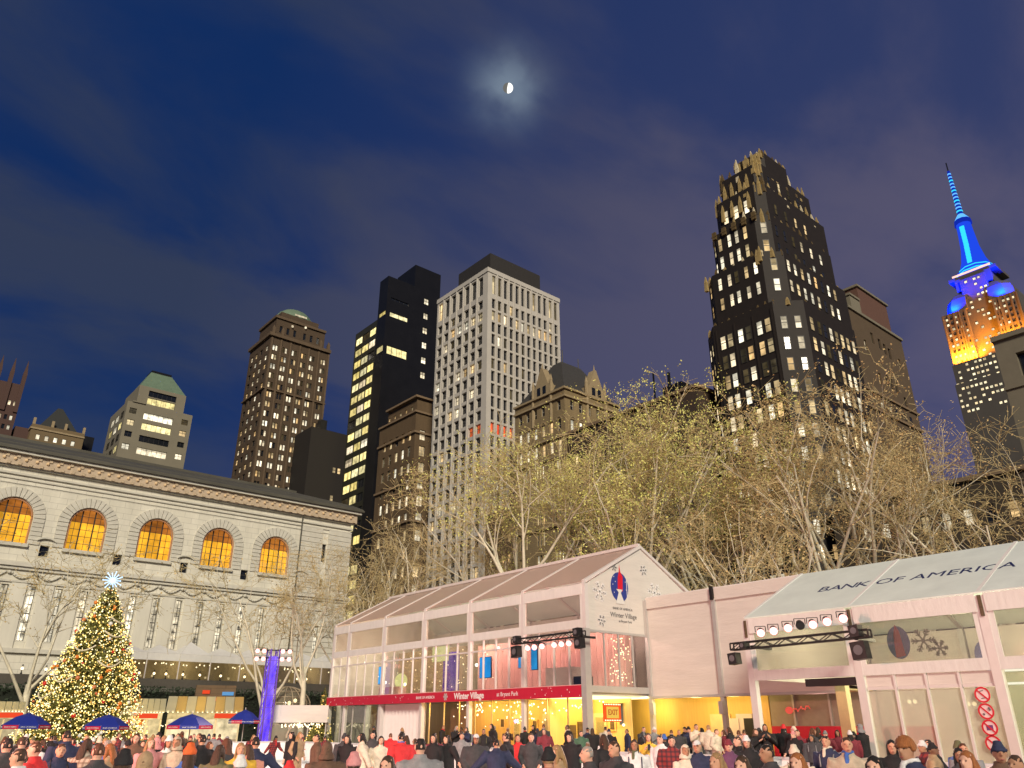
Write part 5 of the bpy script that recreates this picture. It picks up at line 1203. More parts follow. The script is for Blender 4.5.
hd = thing('terrace_hedge', 'dark clipped hedge with strings of small white lights along the terrace wall', 'hedge', (24, 75.2, .12))
V, F = leafcloud(9000, lambda r: (r.uniform(-22, 16), r.uniform(-.7, .6), r.uniform(.1, 4.7) if r.random() < .7 else r.uniform(4.2, 4.95)), .12, 5); link('foliage', npmesh('foliage', V, F, [M_hedge]), hd)
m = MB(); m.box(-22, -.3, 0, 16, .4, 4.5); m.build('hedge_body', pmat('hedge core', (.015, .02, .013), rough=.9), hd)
r8 = random.Random(8)
for i in range(150): link('bulb', BULB, hd, (-12 + i * .18 + r8.uniform(-.1, .1), -.75, 2.2 + .35 * sin(i * .55) + r8.uniform(-.3, .5)), None, 1.1)
# balustrade lanterns on the terrace edge
LAN = emat('lantern glow', (1.0, .8, .45), 3.0)
m = MB(); m.box(-30, 75.98, TZ + .005, 58, 76.25, TZ + .75); bal = m.build('terrace_balustrade', pmat('balustrade stone', (.10, .09, .075), rough=.8)); tag(bal, 'dark stone balustrade running along the library terrace edge', 'balustrade')
for k, px_ in enumerate((138, 153, 165, 182, 199, 220, 244, 297, 306, 20, 44)):
    p = at(px_, 680 + (px_ - 180) * .015, 78); d = 76.1 / p.y; L_ = thing('terrace_lantern', ['first', 'second', 'third', 'fourth', 'fifth', 'sixth', 'seventh', 'eighth', 'ninth', 'tenth', 'eleventh'][k] + ' glowing lantern on the terrace balustrade %s' % ('right of the Christmas tree' if px_ > 120 else 'left of the Christmas tree'), 'lantern', (p.x * d, 76.1, TZ + .75), 'lanterns along the terrace balustrade')
    m = MB(); m.box(-.07, -.07, 0, .07, .07, .1); m.tube((0, 0, .1), (0, 0, .3), .04); m.build('stem', M_blk, L_); m = MB(); m.ball((0, 0, .42), .11, 8, 6); m.build('globe', LAN, L_, True)
    m = MB(); m.tube((0, 0, .62), (0, 0, .74), .09, .02, 6); m.build('cap', M_blk, L_)
# long glazed terrace tent with peaked white roofs
tt = thing('terrace_marquee', 'long white glazed marquee with small peaked roofs on the library terrace', 'marquee', (20, 78, TZ))
for i in range(11):
    x0 = 17.0 + i * 2.9 - 20
    m = MB(); m.box(x0, 0, 2.42, x0 + 2.86, .06, 3.05); m.build('valance', M_fab, tt)
    m = MB(); m.prism([(x0, 0), (x0 + 2.86, 0), (x0 + 2.86, 4), (x0, 4)], 3.06, 3.9 if i % 3 else 4.3, [(x0 + 1.4, 1.9), (x0 + 1.46, 1.9), (x0 + 1.46, 2.1), (x0 + 1.4, 2.1)]); m.build('peaked_roof', M_fab, tt)
    m = MB(); m.box(x0 + .05, .02, .05, x0 + 2.8, .04, 2.4); m.build('glass_pane', G_clear, tt)
    m = MB(); m.box(x0 - .04, -.02, 0, x0 + .04, .08, 2.42); m.build('post', M_alu_w, tt)
m = MB(); m.box(-3, 3.9, 0, 29, 4.0, 2.9); m.build('rear_wall', pmat('warm cafe wall', (.5, .40, .24), rough=.7, var=.2, scale=1.2), tt)
m = MB(); m.box(0.6, .3, 1.6, 1.2, .34, 2.2); m.build('red_sign', emat('small red sign', (1, .12, .03), 1.2), tt)
for i in range(60): link('bulb', BULB, tt, (r8.uniform(-2.5, 28), r8.uniform(.3, 3), 2.3 - abs(r8.gauss(0, .12))), None, 1.5)
for x_ in (0, 7, 14, 21): plight('marquee_lamp', (20 + x_, 80, TZ + 2.1), 90, (1.0, .78, .45))

# ------------------------------------------------------------------ kiosks
M_kroof = pmat('translucent kiosk roof', (0.55, 0.56, 0.44), rough=.5, var=.1, scale=1.5)
M_kroof2 = pmat('amber kiosk stripe', (0.60, 0.42, 0.16), rough=.5, var=.1)
for m_ in (M_kroof, M_kroof2):
    t = m_.node_tree; b_ = t.nodes['Principled BSDF']; tl = t.nodes.new('ShaderNodeBsdfTranslucent'); tl.inputs[0].default_value = (.8, .72, .45, 1); ms = t.nodes.new('ShaderNodeMixShader'); ms.inputs[0].default_value = .5
    t.links.new(b_.outputs[0], ms.inputs[1]); t.links.new(tl.outputs[0], ms.inputs[2]); t.links.new(ms.outputs[0], t.nodes['Material Output'].inputs[0])
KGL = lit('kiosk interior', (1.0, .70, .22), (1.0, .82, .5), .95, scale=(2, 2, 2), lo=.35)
def kiosk(label, pxl, pxr, pyr, D, sign, stripes):
    a, b = at(pxl, 712, D), at(pxr, 712, D); c = (a + b) / 2; L_ = (b - a).length; rz = math.atan2(b.y - a.y, b.x - a.x)
    k = thing('market_kiosk', label, 'kiosk', (c.x, c.y, .12), 'holiday market kiosks beyond the rink', rz); hz_ = 2.65; rz_ = at((pxl + pxr) / 2, pyr, D).z - .1
    h = L_ / 2; dp = 2.6
    for x in (-h + .05, -h / 3, h / 3, h - .05):
        m = MB(); m.box(x - .05, -.02, 0, x + .05, .08, hz_); m.build('post', M_ydoor, k)
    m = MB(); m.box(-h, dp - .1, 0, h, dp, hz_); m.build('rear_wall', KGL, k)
    m = MB(); m.box(-h + .1, .05, 0, h - .1, .5, 1.0); m.build('counter', M_drape2, k)
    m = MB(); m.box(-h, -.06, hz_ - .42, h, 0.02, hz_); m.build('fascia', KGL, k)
    n = 8
    for i in range(n):   # sloping roof strips, ridge along the front
        x0, x1 = -h - .15 + (2 * h + .3) * i / n, -h - .15 + (2 * h + .3) * (i + 1) / n - .03
        for s in (0, 1):
            y0, y1 = (-.25, dp / 2) if s == 0 else (dp + .25, dp / 2)
            m = MB(); m.extr([(x0, y0, hz_ + .02), (x1, y0, hz_ + .02), (x1, y1, rz_), (x0, y1, rz_)], (0, 0, .05)); m.build('roof_strip', M_kroof2 if (i % 2 and stripes) else M_kroof, k)
    m = MB(); m.extr([(h + .1, -.2, hz_), (h + .1, dp + .2, hz_), (h + .1, dp / 2, rz_ - .05)], (-.04, 0, 0)); m.build('roof_gable', M_kroof, k)
    m = MB(); m.box(sign[0] * h - .75, -.14, hz_ - .36, sign[0] * h + .75, -.07, hz_ - .06); m.build('sign', emat('red kiosk sign', (1.0, .09, .03), .9), k)
    for i in range(16): link('bulb', BULB, k, (-h + 2 * h * i / 15, -.2, hz_ + .03), None, 1.2)
    plight('kiosk_lamp', (c.x, c.y + 1.0, 2.3), 110, (1.0, .74, .3))
kiosk('market kiosk with pale gabled roof and red sign beside the Christmas tree', 118, 163, 699, 62, (.25,), 0)
kiosk('market kiosk with green and amber striped roof left of the light tower', 168, 241, 697, 60, (.6,), 1)
kiosk('market kiosk with pale roof at the left edge behind blue umbrella', -28, 22, 702, 61, (.5,), 0)

# ------------------------------------------------------------------ branded umbrellas
M_ub = pmat('umbrella blue', (0.015, 0.03, 0.26), rough=.6, var=.1); M_ur = pmat('umbrella red', (0.50, 0.02, 0.06), rough=.6, var=.1)
def umbrella(label, px_, D, ztop, R=1.25):
    p = at(px_, 722, D); u = thing('parasol', label, 'umbrella', (p.x, p.y, .12), 'blue and red branded umbrellas', rnd.uniform(0, .6)); n = 8; zt = ztop - .12; ze = zt - .62
    m = MB(); m.tube((0, 0, 0), (0, 0, zt + .12), .03); m.build('pole', M_alu, u); m = MB(); m.prism([(.4 * cos(2 * pi * k / 8), .4 * sin(2 * pi * k / 8)) for k in range(8)], 0, .08); m.build('base', M_blk, u)
    for k in range(n):
        a0, a1 = 2 * pi * k / n, 2 * pi * (k + 1) / n; f = lambda a, r_, z: (r_ * cos(a), r_ * sin(a), z)
        m = MB(); m.k = 0; m.quad(f(a0, R, ze), f(a1, R, ze), f(a1, R * .5, ze + .42), f(a0, R * .5, ze + .42)); m.quad(f(a0, R * .5, ze + .42), f(a1, R * .5, ze + .42), (0, 0, zt)); m.k = 1; m.quad(f(a0, R, ze - .2), f(a1, R, ze - .2), f(a1, R, ze), f(a0, R, ze)); pn = m.build('canopy_panel', [M_ub, M_ub if k % 2 else M_ur], u)
        am = (a0 + a1) / 2; rr_ = R * cos(pi / n) + .008; t_ = Vector((-sin(am), cos(am), 0))
        wtext('BANK OF AMERICA', .085, 'lettering', M_whitep, pn, frame3((rr_ * cos(am), rr_ * sin(am), ze - .1), t_, (0, 0, 1)), .002)
        m = MB(); m.tube((0, 0, zt - .04), (R * cos(a0), R * sin(a0), ze), .012, n=4); m.build('rib', M_alu, u)
umbrella('blue and red umbrella at the left edge near the dark coats', 27, 54, 2.62)
umbrella('blue and red umbrella in front of the Christmas tree base', 107, 54, 2.56)
umbrella('blue and red umbrella in front of the striped kiosk', 191, 53, 2.6, 1.35)
umbrella('small blue umbrella just left of the violet light tower', 244, 56, 2.9, .95)

# ------------------------------------------------------------------ big Christmas tree
ct = at(83, 726, 63); top = at(109, 574, 63); HT = top.z - .9
xm = thing('christmas_tree', 'tall Christmas tree covered in warm lights and baubles with snowflake star', 'Christmas tree', (ct.x, ct.y, .12))
r9 = np.random.default_rng(12)
def cone_r(z): return 4.2 * (1 - z / HT) ** .8 + .12
def pt_tree(r):
    z = HT * (1 - sqrt(r.random())) * .98 + .25; a = r.uniform(0, 2 * pi); lay = .74 + .26 * ((z * 1.1 + .35 * sin(a * 3) + .2 * sin(a * 7)) % 1.0) ; rr_ = cone_r(z) * lay * (r.uniform(.55, 1.04)); return (rr_ * cos(a), rr_ * sin(a), z - rr_ * .10)
V, F = leafcloud(26000, pt_tree, .13, 3)
link('foliage', npmesh('foliage', V, F, [pmat('fir needles', (0.17, 0.17, 0.045), rough=.7, var=.4, scale=3)]), xm)
m = MB(); m.tube((0, 0, 0), (0, 0, HT), .28, .03, 8); m.build('trunk', M_brown, xm)
m = MB(); rr2 = random.Random(2)
for i in range(240):
    z = HT * (1 - sqrt(rr2.random())) * .97 + .3; a = rr2.uniform(0, 2 * pi); R_ = cone_r(z) * .95; m.tube((0, 0, z + R_ * .12), (R_ * cos(a), R_ * sin(a), z - R_ * .1), .035, .01, 4)
m.build('branches', M_brown, xm)
m = MB(); m.prism([(2.0 * cos(2 * pi * k / 12), 2.0 * sin(2 * pi * k / 12)) for k in range(12)], 0, .5); m.build('skirt', M_red, xm)
TLM = [emat('tree light gold', (1.0, .72, .20), 2.2), emat('tree light white', (1.0, .86, .45), 2.6), emat('tree light amber', (1.0, .5, .10), 1.8)]
tb = [MB().ball((0, 0, 0), .042, 5, 3).mesh('tree_light', q) for q in TLM]
def surf(a, z, f): R_ = cone_r(z) * f; return (R_ * cos(a), R_ * sin(a), z - R_ * .08)
camA = math.atan2(-ct.y, -ct.x)
for i in range(300):
    z = HT * (1 - sqrt(rr2.random())) * .97 + .3; a = camA + rr2.uniform(-1.6, 1.6); link('tree_light', tb[rr2.choices([0, 1, 2], [5, 4, 2])[0]], xm, surf(a, z, rr2.uniform(.9, 1.06)), None, rr2.uniform(.8, 1.5))
m = MB()
for i in range(4600):
    z = HT * (1 - sqrt(rr2.random())) * .98 + .25; a = rr2.uniform(0, 2 * pi) if i % 3 == 0 else camA + rr2.uniform(-1.7, 1.7); m.k = rr2.choices([0, 1, 2], [5, 4, 2])[0]; p = surf(a, z, rr2.uniform(.72, 1.08)); m.ball(p, rr2.uniform(.02, .05), 4, 3)
o = m.build('string_lights', TLM, xm); o['kind'] = 'stuff'
bm_ = [MB().ball((0, 0, 0), .10, 10, 7).mesh('bauble', q, True) for q in (pmat('red bauble', (.55, .03, .02), rough=.2), pmat('orange bauble', (.75, .22, .03), rough=.2), pmat('silver bauble', (.7, .7, .68), rough=.2), pmat('copper bauble', (.6, .2, .08), rough=.25))]
for i in range(75):
    z = HT * (1 - sqrt(rr2.random())) * .94 + .4; a = camA + rr2.uniform(-1.6, 1.6); link('bauble', rr2.choice(bm_), xm, surf(a, z, 1.0), None, rr2.uniform(.7, 1.5))
# pale ribbon loops
for i in range(9):
    z = 1.2 + i * (HT - 2.4) / 9; a = camA + rr2.uniform(-1, 1); m = MB(); pr = None
    for k in range(9):
        t = k / 8; p = Vector(surf(a + (t - .5) * 1.4 / max(.6, cone_r(z)), z - .35 * sin(pi * t), 1.04))
        if pr is not None: m.tube(pr, p, .05, n=5)
        pr = p
    m.build('ribbon', pmat('pale ribbon', (.75, .68, .5), rough=.5), xm)
stt = Vector((0, 0, HT + .35)); nrm = (Vector((0, 0, 2)) - Vector((ct.x, ct.y, HT))).normalized(); u_ = nrm.cross(Vector((0, 0, 1))).normalized(); v_ = u_.cross(nrm)
m = MB()
SW = emat('star white blue', (.5, .72, 1.0), 2.0)
for k in range(14):
    a = 2 * pi * k / 14; d = u_ * cos(a) + v_ * sin(a); ln = .62 if k % 2 == 0 else .5; m.tube(stt + d * .1, stt + d * ln, .04, .03, 5); m.ball(stt + d * ln, .05, 5, 4)
m.ball(stt, .18, 8, 6); so_ = m.build('snowflake_star', SW, xm)

# small golden trees and dome, awning strip, by the pavilion
def mini_tree(label, px_, D, H_, R_, seed):
    p = at(px_, 726, D); t_ = thing('lit_fir_tree', label, 'Christmas tree', (p.x, p.y, .12), 'small golden lit firs'); rr_ = random.Random(seed)
    V, F = leafcloud(2500, lambda r: (lambda z, a, q: (q * cos(a), q * sin(a), z))(*(lambda z: (z, r.uniform(0, 6.28), R_ * (1 - z / H_) * r.uniform(.5, 1)))(H_ * (1 - sqrt(r.random())))), .09, seed); link('foliage', npmesh('foliage', V, F, [pmat('fir needles', (0.045, 0.075, 0.028))]), t_)
    m = MB(); m.tube((0, 0, 0), (0, 0, H_), .07, .02, 6); m.build('trunk', M_brown, t_)
    for i in range(110):
        z = H_ * (1 - sqrt(rr_.random())); a = rr_.uniform(0, 6.28); q = R_ * (1 - z / H_) * 1.03 + .03; link('tree_light', tb[rr_.choice([0, 0, 2])], t_, (q * cos(a), q * sin(a), z), None, .9)
mini_tree('small golden lit fir beside the left end of the pavilion', 322, 60, 4.4, .95, 3)
mini_tree('low golden lit shrub under the white awning strip', 314, 56, 1.9, .9, 5)
p = at(286, 705, 72); dm_ = thing('dome_tent', 'ribbed clear dome tent with warm lamps above the awning strip', 'dome', (p.x, p.y, .12)); R_ = 2.0; b0 = p.z - .3
m = MB(); M_dome = pmat('dome ribs', (.50, .42, .30), rough=.5)
for k in range(9):
    a = pi * k / 9; pr = None
    for i in range(13):
        t = pi * i / 12; q = (R_ * cos(t) * cos(a), R_ * cos(t) * sin(a), b0 + R_ * sin(t) * .8)
        if pr: m.tube(pr, q, .035, n=4)
        pr = q
for z_ in (.3, .75, 1.2):
    rr_ = R_ * sqrt(1 - (z_ / (R_ * .8)) ** 2); pr = None
    for i in range(17):
        t = 2 * pi * i / 16; q = (rr_ * cos(t), rr_ * sin(t), b0 + z_)
        if pr: m.tube(pr, q, .025, n=4)
        pr = q
m.build('ribs', M_dome, dm_); m = MB(); m.ball((0, 0, b0), R_ - .06, 16, 10, 1, 1, .79); m.build('skin', glass('dome skin', (.85, .82, .75), .08, .3, (.45, .4, .3)), dm_, True)
m = MB(); m.prism([(R_ * cos(2 * pi * k / 16), R_ * sin(2 * pi * k / 16)) for k in range(16)], 0, b0); m.build('drum', pmat('dome drum', (.3, .26, .2), rough=.7), dm_)
for (a, z_) in ((.2, .5), (-.3, .3)): link('lamp', MB().ball((0, 0, 0), .16, 6, 4).mesh('lamp', LAN), dm_, (a, -1.2, b0 + z_))
a, b = at(273, 705, 59), at(329, 703.5, 59); aw = thing('awning_strip', 'long pale fabric awning strip between light tower and pavilion', 'awning', (a.x, a.y, .12)); e = b - a
m = MB(); za, zb = at(273, 722.5, 59).z - .12, a.z - .12; m.extr([(0, 0, za), (e.x, e.y, za), (e.x, e.y, zb), (0, 0, zb)], (.05, .12, 0)); m.build('fabric', M_fab2, aw)
for f in (.02, .33, .66, .98): m = MB(); m.tube((e.x * f + .1, e.y * f + .2, 0), (e.x * f + .1, e.y * f + .2, zb), .05); m.build('post', M_alu, aw)
for i in range(40): link('bulb', BULB, aw, (e.x * r8.random(), e.y * 0 + e.y * .5 - .1, za - abs(r8.gauss(0, .15)) - .05), None, 1.2)
for f in (.2, .55):
    m = MB(); pr = None
    for i in range(13):
        t = pi * i / 12; q = (e.x * f + .9 * cos(t), e.y * f + .3, 1.1 + .85 * sin(t))
        if pr: m.tube(pr, q, .06, n=5)
        pr = q
    m.build('arch_hoop', M_dome, aw)
a, b = at(196, 690, 66), at(236, 690, 66)
sb_ = thing('market_stall', 'dark stall front with small red and blue neon signs left of light tower', 'stall', (a.x, a.y, .12)); e = b - a
m = MB(); m.extr([(0, 0, 0), (e.x, e.y, 0), (e.x, e.y, 4.6), (0, 0, 4.6)], (.1, .4, 0)); m.build('stall_front', M_brown, sb_)
for (f, z_, w_, c) in ((.25, 4.0, .5, 'red kiosk sign'), (.5, 3.5, .7, 'red kiosk sign'), (.8, 3.9, .8, None)):
    m = MB(); d = e.normalized() * w_; c0 = e * f; m.extr([(c0.x - d.x / 2, c0.y - d.y / 2 - .1, z_), (c0.x + d.x / 2, c0.y + d.y / 2 - .1, z_), (c0.x + d.x / 2, c0.y + d.y / 2 - .1, z_ + .25), (c0.x - d.x / 2, c0.y - d.y / 2 - .1, z_ + .25)], (0, .05, 0)); m.build('neon_sign', MATS[c] if c else emat('blue neon', (.2, .5, .9), .7), sb_)

# ------------------------------------------------------------------ bare plane trees
def tubes(P0, P1, R0, R1, n):
    D = P1 - P0; Ln = np.linalg.norm(D, axis=1, keepdims=True); D = D / np.maximum(Ln, 1e-9)
    ref = np.where(np.abs(D[:, 2:3]) < .9, np.array([[0, 0, 1.]]), np.array([[1., 0, 0]])); A_ = np.cross(D, ref); A_ /= np.linalg.norm(A_, axis=1, keepdims=True); B_ = np.cross(D, A_)
    t = np.arange(n) * 2 * pi / n; ring = A_[:, None, :] * np.cos(t)[None, :, None] + B_[:, None, :] * np.sin(t)[None, :, None]
    V = np.concatenate([P0[:, None] + ring * R0[:, None, None], P1[:, None] + ring * R1[:, None, None]], 1).reshape(-1, 3)
    base = (np.arange(len(P0)) * 2 * n)[:, None]; k = np.arange(n); F = np.stack([k, (k + 1) % n, n + (k + 1) % n, n + k], 1)
    F = (base[:, :, None] + F[None]).reshape(-1, 4); return V, F
def make_tree(seed, H, trunk_h, spread, dens=1.0, limbs=5):
    r = random.Random(seed); big = []; small = []; tips = []
    def unit(v): return v.normalized()
    def grow(p, d, ln, rad, lev):
        n = 4 if lev < 3 else 3 if lev == 3 else 2; q = p.copy(); rr_ = rad; pts = [(q.copy(), d.copy(), rr_)]
        wob = (.05, .13, .2, .28, .35)[lev]; end = rad * (.62, .38, .35, .35, .4)[lev]
        for i in range(n):
            d = unit(d + Vector((r.gauss(0, wob), r.gauss(0, wob), r.gauss(0, wob * .6) + (.05 if lev in (1, 2) else .02))))
            q2 = q + d * (ln / n); r2 = rad + (end - rad) * (i + 1) / n; (big if lev < 3 else small).append((q, q2, rr_, r2)); q, rr_ = q2, r2; pts.append((q.copy(), d.copy(), rr_))
        if lev == 4: tips.append(q); return
        if lev == 0: kids, f0, f1, ang, sl = limbs, .55, 1.0, (14, 42), spread
        elif lev == 1: kids, f0, f1, ang, sl = int(6 * dens), .42, 1.0, (22, 50), .5
        elif lev == 2: kids, f0, f1, ang, sl = int(7 * dens), .3, 1.0, (25, 62), .5
        else: kids, f0, f1, ang, sl = int(8 * dens), .15, 1.0, (25, 70), .5
        for c in range(kids):
            f = f0 + (f1 - f0) * (c + r.random()) / kids; i = min(n - 1, int(f * n)); pp0, pd, pr_ = pts[i]; a_, b_ = pts[i], pts[i + 1]; pos = a_[0].lerp(b_[0], f * n - i); pr_ = a_[2] + (b_[2] - a_[2]) * (f * n - i)
            an = radians(r.uniform(*ang)); ax = pd.orthogonal().normalized(); ax.rotate(Matrix.Rotation(r.uniform(0, 2 * pi) if lev else 2 * pi * (c + r.uniform(-.25, .25)) / kids, 3, pd)); nd_ = pd * cos(an) + ax * sin(an)
            l2 = ln * sl * r.uniform(.7, 1.2) if lev else (H - trunk_h * .8) * r.uniform(.55, .8) * 1.0
            grow(pos, unit(nd_), l2, max(pr_ * (.55 if lev else .5), .012), lev + 1)
    grow(Vector((0, 0, 0)), Vector((0, 0, 1)), trunk_h, H * .016 + .06, 0)
    zmax = sorted(t_.z for t_ in tips)[int(len(tips) * .93)]; k = H / zmax
    def arr(L_): a = np.array([(*x[0], *x[1], x[2], x[3]) for x in L_ if max(x[0].z, x[1].z) < zmax * (1.0 + .03 * sin(x[0].x * 1.7) + .03 * sin(x[0].y * 2.1))]); return a[:, :3] * k, a[:, 3:6] * k, a[:, 6] * k, a[:, 7] * k
    b = tubes(*arr(big), 6); s_ = arr(small); s = tubes(s_[0], s_[1], np.maximum(s_[2], .018), np.maximum(s_[3], .012), 3)
    return b, s, np.array([tuple(t_ * k) for t_ in tips if t_.z < zmax * 1.03])
M_bark = pmat('pale plane bark', (0.66, 0.61, 0.47), rough=.8, var=.28, scale=1.6, bump=.2)
M_twig = pmat('twigs', (0.58, 0.47, 0.24), rough=.85, var=.2)
M_leafg = pmat('late green leaves', (0.66, 0.66, 0.20), rough=.7, var=.35, scale=.6)
M_leafb = pmat('dry brown leaves', (0.58, 0.43, 0.20), rough=.8, var=.35, scale=.6)
PROT = []
for (seed, H, th, sp, dens, limbs, nl, lm) in ((1, 25, 11.5, .7, 1.0, 6, 11000, M_leafg), (2, 25, 10.0, .7, .88, 6, 6000, M_leafb), (3, 24, 9.0, .75, .88, 5, 900, M_leafb), (4, 15, 4.2, .8, .76, 5, 500, M_leafb), (5, 25, 12.0, .65, 1.0, 6, 7000, M_leafg)):
    b, s, tips = make_tree(seed, H, th, sp, dens, limbs)
    rng = np.random.default_rng(seed); idx = rng.integers(0, len(tips), nl); P = tips[idx] + rng.normal(size=(nl, 3)) * .18
    a = rng.normal(size=(nl, 3)); a /= np.linalg.norm(a, axis=1)[:, None]; c = np.cross(a, rng.normal(size=(nl, 3))); c /= np.linalg.norm(c, axis=1)[:, None]; sz = rng.uniform(.05, .095, nl)[:, None]
    LV = np.stack([P - a * sz, P + c * sz * .7, P + a * sz, P - c * sz * .7], 1).reshape(-1, 3); LF = np.arange(4 * nl).reshape(-1, 4)
    crown = npmesh('crown', np.concatenate([s[0], LV]), np.concatenate([s[1], LF + len(s[0])]), [M_twig, lm], [0] * len(s[1]) + [1] * nl)
    PROT.append((npmesh('trunk', b[0], b[1], [M_bark], None, True), crown, H))
def plane_tree(label, px_, ptop, D, proto, rz, ground=0.0, wide=1.0, group='bare plane trees behind the tents'):
    p = at(px_, 726, D); zt = at(px_, ptop, D).z; tr, cr_, H = PROT[proto]; k = (zt - ground) / H
    t_ = thing('plane_tree', label, 'tree', (p.x, p.y, ground), group, rz); link('trunk', tr, t_, None, None, (k * wide, k * wide, k)); link('crown', cr_, t_, None, None, (k * wide, k * wide, k))
plane_tree('green tinged plane tree with pale trunk just right of the pavilion ridge', 652, 408, 58, 0, .3)
plane_tree('green tinged plane tree in front of the tan chateau roofed block', 603, 420, 62, 4, 2.1)
plane_tree('green leafed plane tree left of the black and gold tower foot', 712, 418, 60, 0, 3.6)
plane_tree('bare brown plane tree at the foot of the black and gold tower', 762, 462, 57, 1, 1.2)
plane_tree('large brown crowned plane tree right of the black and gold tower', 842, 422, 55, 1, 4.4)
plane_tree('tall brown plane tree under the plain brown tower', 898, 404, 58, 1, 2.6, wide=1.05)
plane_tree('sparse pale limbed plane tree below the far skyscraper', 962, 424, 54, 2, .7)
plane_tree('sparse plane tree leaning in at the right edge', 1028, 415, 55, 2, 2.9)
plane_tree('thin greenish plane tree in front of white tower and tan block', 545, 450, 60, 4, 5.1)
plane_tree('low bare plane tree below the white tower', 478, 492, 66, 2, 4.0)
plane_tree('low bare plane tree below the brown office block', 408, 515, 74, 2, 1.9)
plane_tree('bare plane tree right beside the library corner', 366, 532, 80, 2, 5.6)
plane_tree('small bare tree behind the roof lettering of the right tent', 800, 490, 47, 3, 2.2)
plane_tree('small bare tree rising behind the link tent', 735, 490, 48, 3, .4)
plane_tree('bare slim tree in front of the last library arch', 302, 538, 66, 2, .9, TZ * 0, .9, 'bare trees before the library')
plane_tree('bare tree behind the violet light tower', 262, 556, 70, 3, 3.3, 0, 1.1, 'bare trees before the library')
plane_tree('bare pinkish lit tree at the left edge before the library', 22, 522, 68, 3, 1.4, 0, 1.1, 'bare trees before the library')
plane_tree('bare tree beside the pavilion left end', 338, 545, 72, 2, 3.0, 0, .9, 'bare trees before the library')

# ------------------------------------------------------------------ people
def ell(mb, c, rx, ry, rz, n=10, m=7): mb.ball(c, 1.0, n, m, rx, ry, rz)
def loft(mb, pts, rads, n=10):
    "closed tube through pts with (rx, ry) per point, rx across the body"
    rings = []
    for i, p in enumerate(pts):
        p = Vector(p); a = Vector(pts[max(0, i - 1)]); b = Vector(pts[min(len(pts) - 1, i + 1)]); d = (b - a).normalized()
        x = Vector((1, 0, 0)); x = (x - d * x.dot(d)); x = x.normalized() if x.length > .2 else d.orthogonal().normalized(); y = d.cross(x); rx, ry = rads[i] if hasattr(rads[i], '__len__') else (rads[i],) * 2
        base = len(mb.v); mb.v += [tuple(p + x * (rx * cos(2 * pi * k / n)) + y * (ry * sin(2 * pi * k / n))) for k in range(n)]; rings.append(base)
    for a, b in zip(rings, rings[1:]):
        for k in range(n): j = (k + 1) % n; mb.f.append((a + k, a + j, b + j, b + k)); mb.m.append(0)
    mb.f.append(tuple(range(rings[0] + n - 1, rings[0] - 1, -1))); mb.f.append(tuple(range(rings[-1], rings[-1] + n))); mb.m += [0, 0]
def remesh(mb, vox, name, dec=None, smooth=4):
    "fuse overlapping lofts into one continuous skin"
    me = mb.mesh('tmp', []); o = bpy.data.objects.new('tmp', me); col.objects.link(o)
    r_ = o.modifiers.new('r', 'REMESH'); r_.mode = 'VOXEL'; r_.voxel_size = vox; s_ = o.modifiers.new('s', 'SMOOTH'); s_.iterations = smooth; s_.factor = .5
    if dec: d_ = o.modifiers.new('d', 'DECIMATE'); d_.ratio = dec
    dg = bpy.context.evaluated_depsgraph_get(); res = bpy.data.meshes.new_from_object(o.evaluated_get(dg)); bpy.data.objects.remove(o); bpy.data.meshes.remove(me)
    res.name = name; res.materials.clear(); res.materials.append(None); res.polygons.foreach_set('use_smooth', [True] * len(res.polygons)); return res
# poses: joints in metres for a 1.75 m figure facing +y; x right
def pose(lean=0.0, la=None, ra=None, ll=None, rl=None, tilt=0.0, turn=0.0):
    hip = Vector((0, 0, .93)); ch = Vector((0, lean * .75, 1.36)); nk = Vector((0, lean, 1.49)); hd_ = Vector((turn * .02, lean + .02 + tilt, 1.635))
    sh = lambda s: Vector((s * .20, lean * .92, 1.43))
    la = la or [(-.27, .0, 1.16), (-.27, .06, .90)]; ra = ra or [(.27, .0, 1.16), (.27, .06, .90)]
    ll = ll or [(-.10, .02, .50), (-.11, -.02, .09)]; rl = rl or [(.10, .02, .50), (.11, -.02, .09)]
    return dict(hip=hip, ch=ch, nk=nk, hd=hd_, arms=[[sh(-1)] + [Vector(a) for a in la], [sh(1)] + [Vector(a) for a in ra]], legs=[[Vector((-.09, 0, .9))] + [Vector(a) for a in ll], [Vector((.09, 0, .9))] + [Vector(a) for a in rl]])
POSES = [pose(),
         pose(.03, [(-.29, -.05, 1.17), (-.20, .14, .98)], [(.29, -.05, 1.17), (.20, .14, .98)], tilt=.01),
         pose(.16, [(-.33, .16, 1.20), (-.36, .36, 1.06)], [(.33, .02, 1.16), (.40, -.10, .96)], [(-.11, .18, .52), (-.12, .06, .09)], [(.12, -.10, .50), (.17, -.42, .22)]),
         pose(.05, [(-.38, .05, 1.25), (-.58, .12, 1.08)], [(.38, .05, 1.25), (.58, .10, 1.12)], [(-.13, .08, .51), (-.15, .0, .09)], [(.13, -.02, .50), (.16, -.06, .09)]),
         pose(.02, [(-.27, .08, 1.17), (-.10, .30, 1.36)], [(.27, .08, 1.17), (.10, .30, 1.36)], tilt=.02),
         pose(.08, [(-.27, -.12, 1.17), (-.26, -.22, .93)], [(.27, .16, 1.18), (.22, .36, 1.04)], [(-.10, .20, .52), (-.10, .30, .10)], [(.10, -.04, .50), (.10, -.30, .13)], turn=1)]
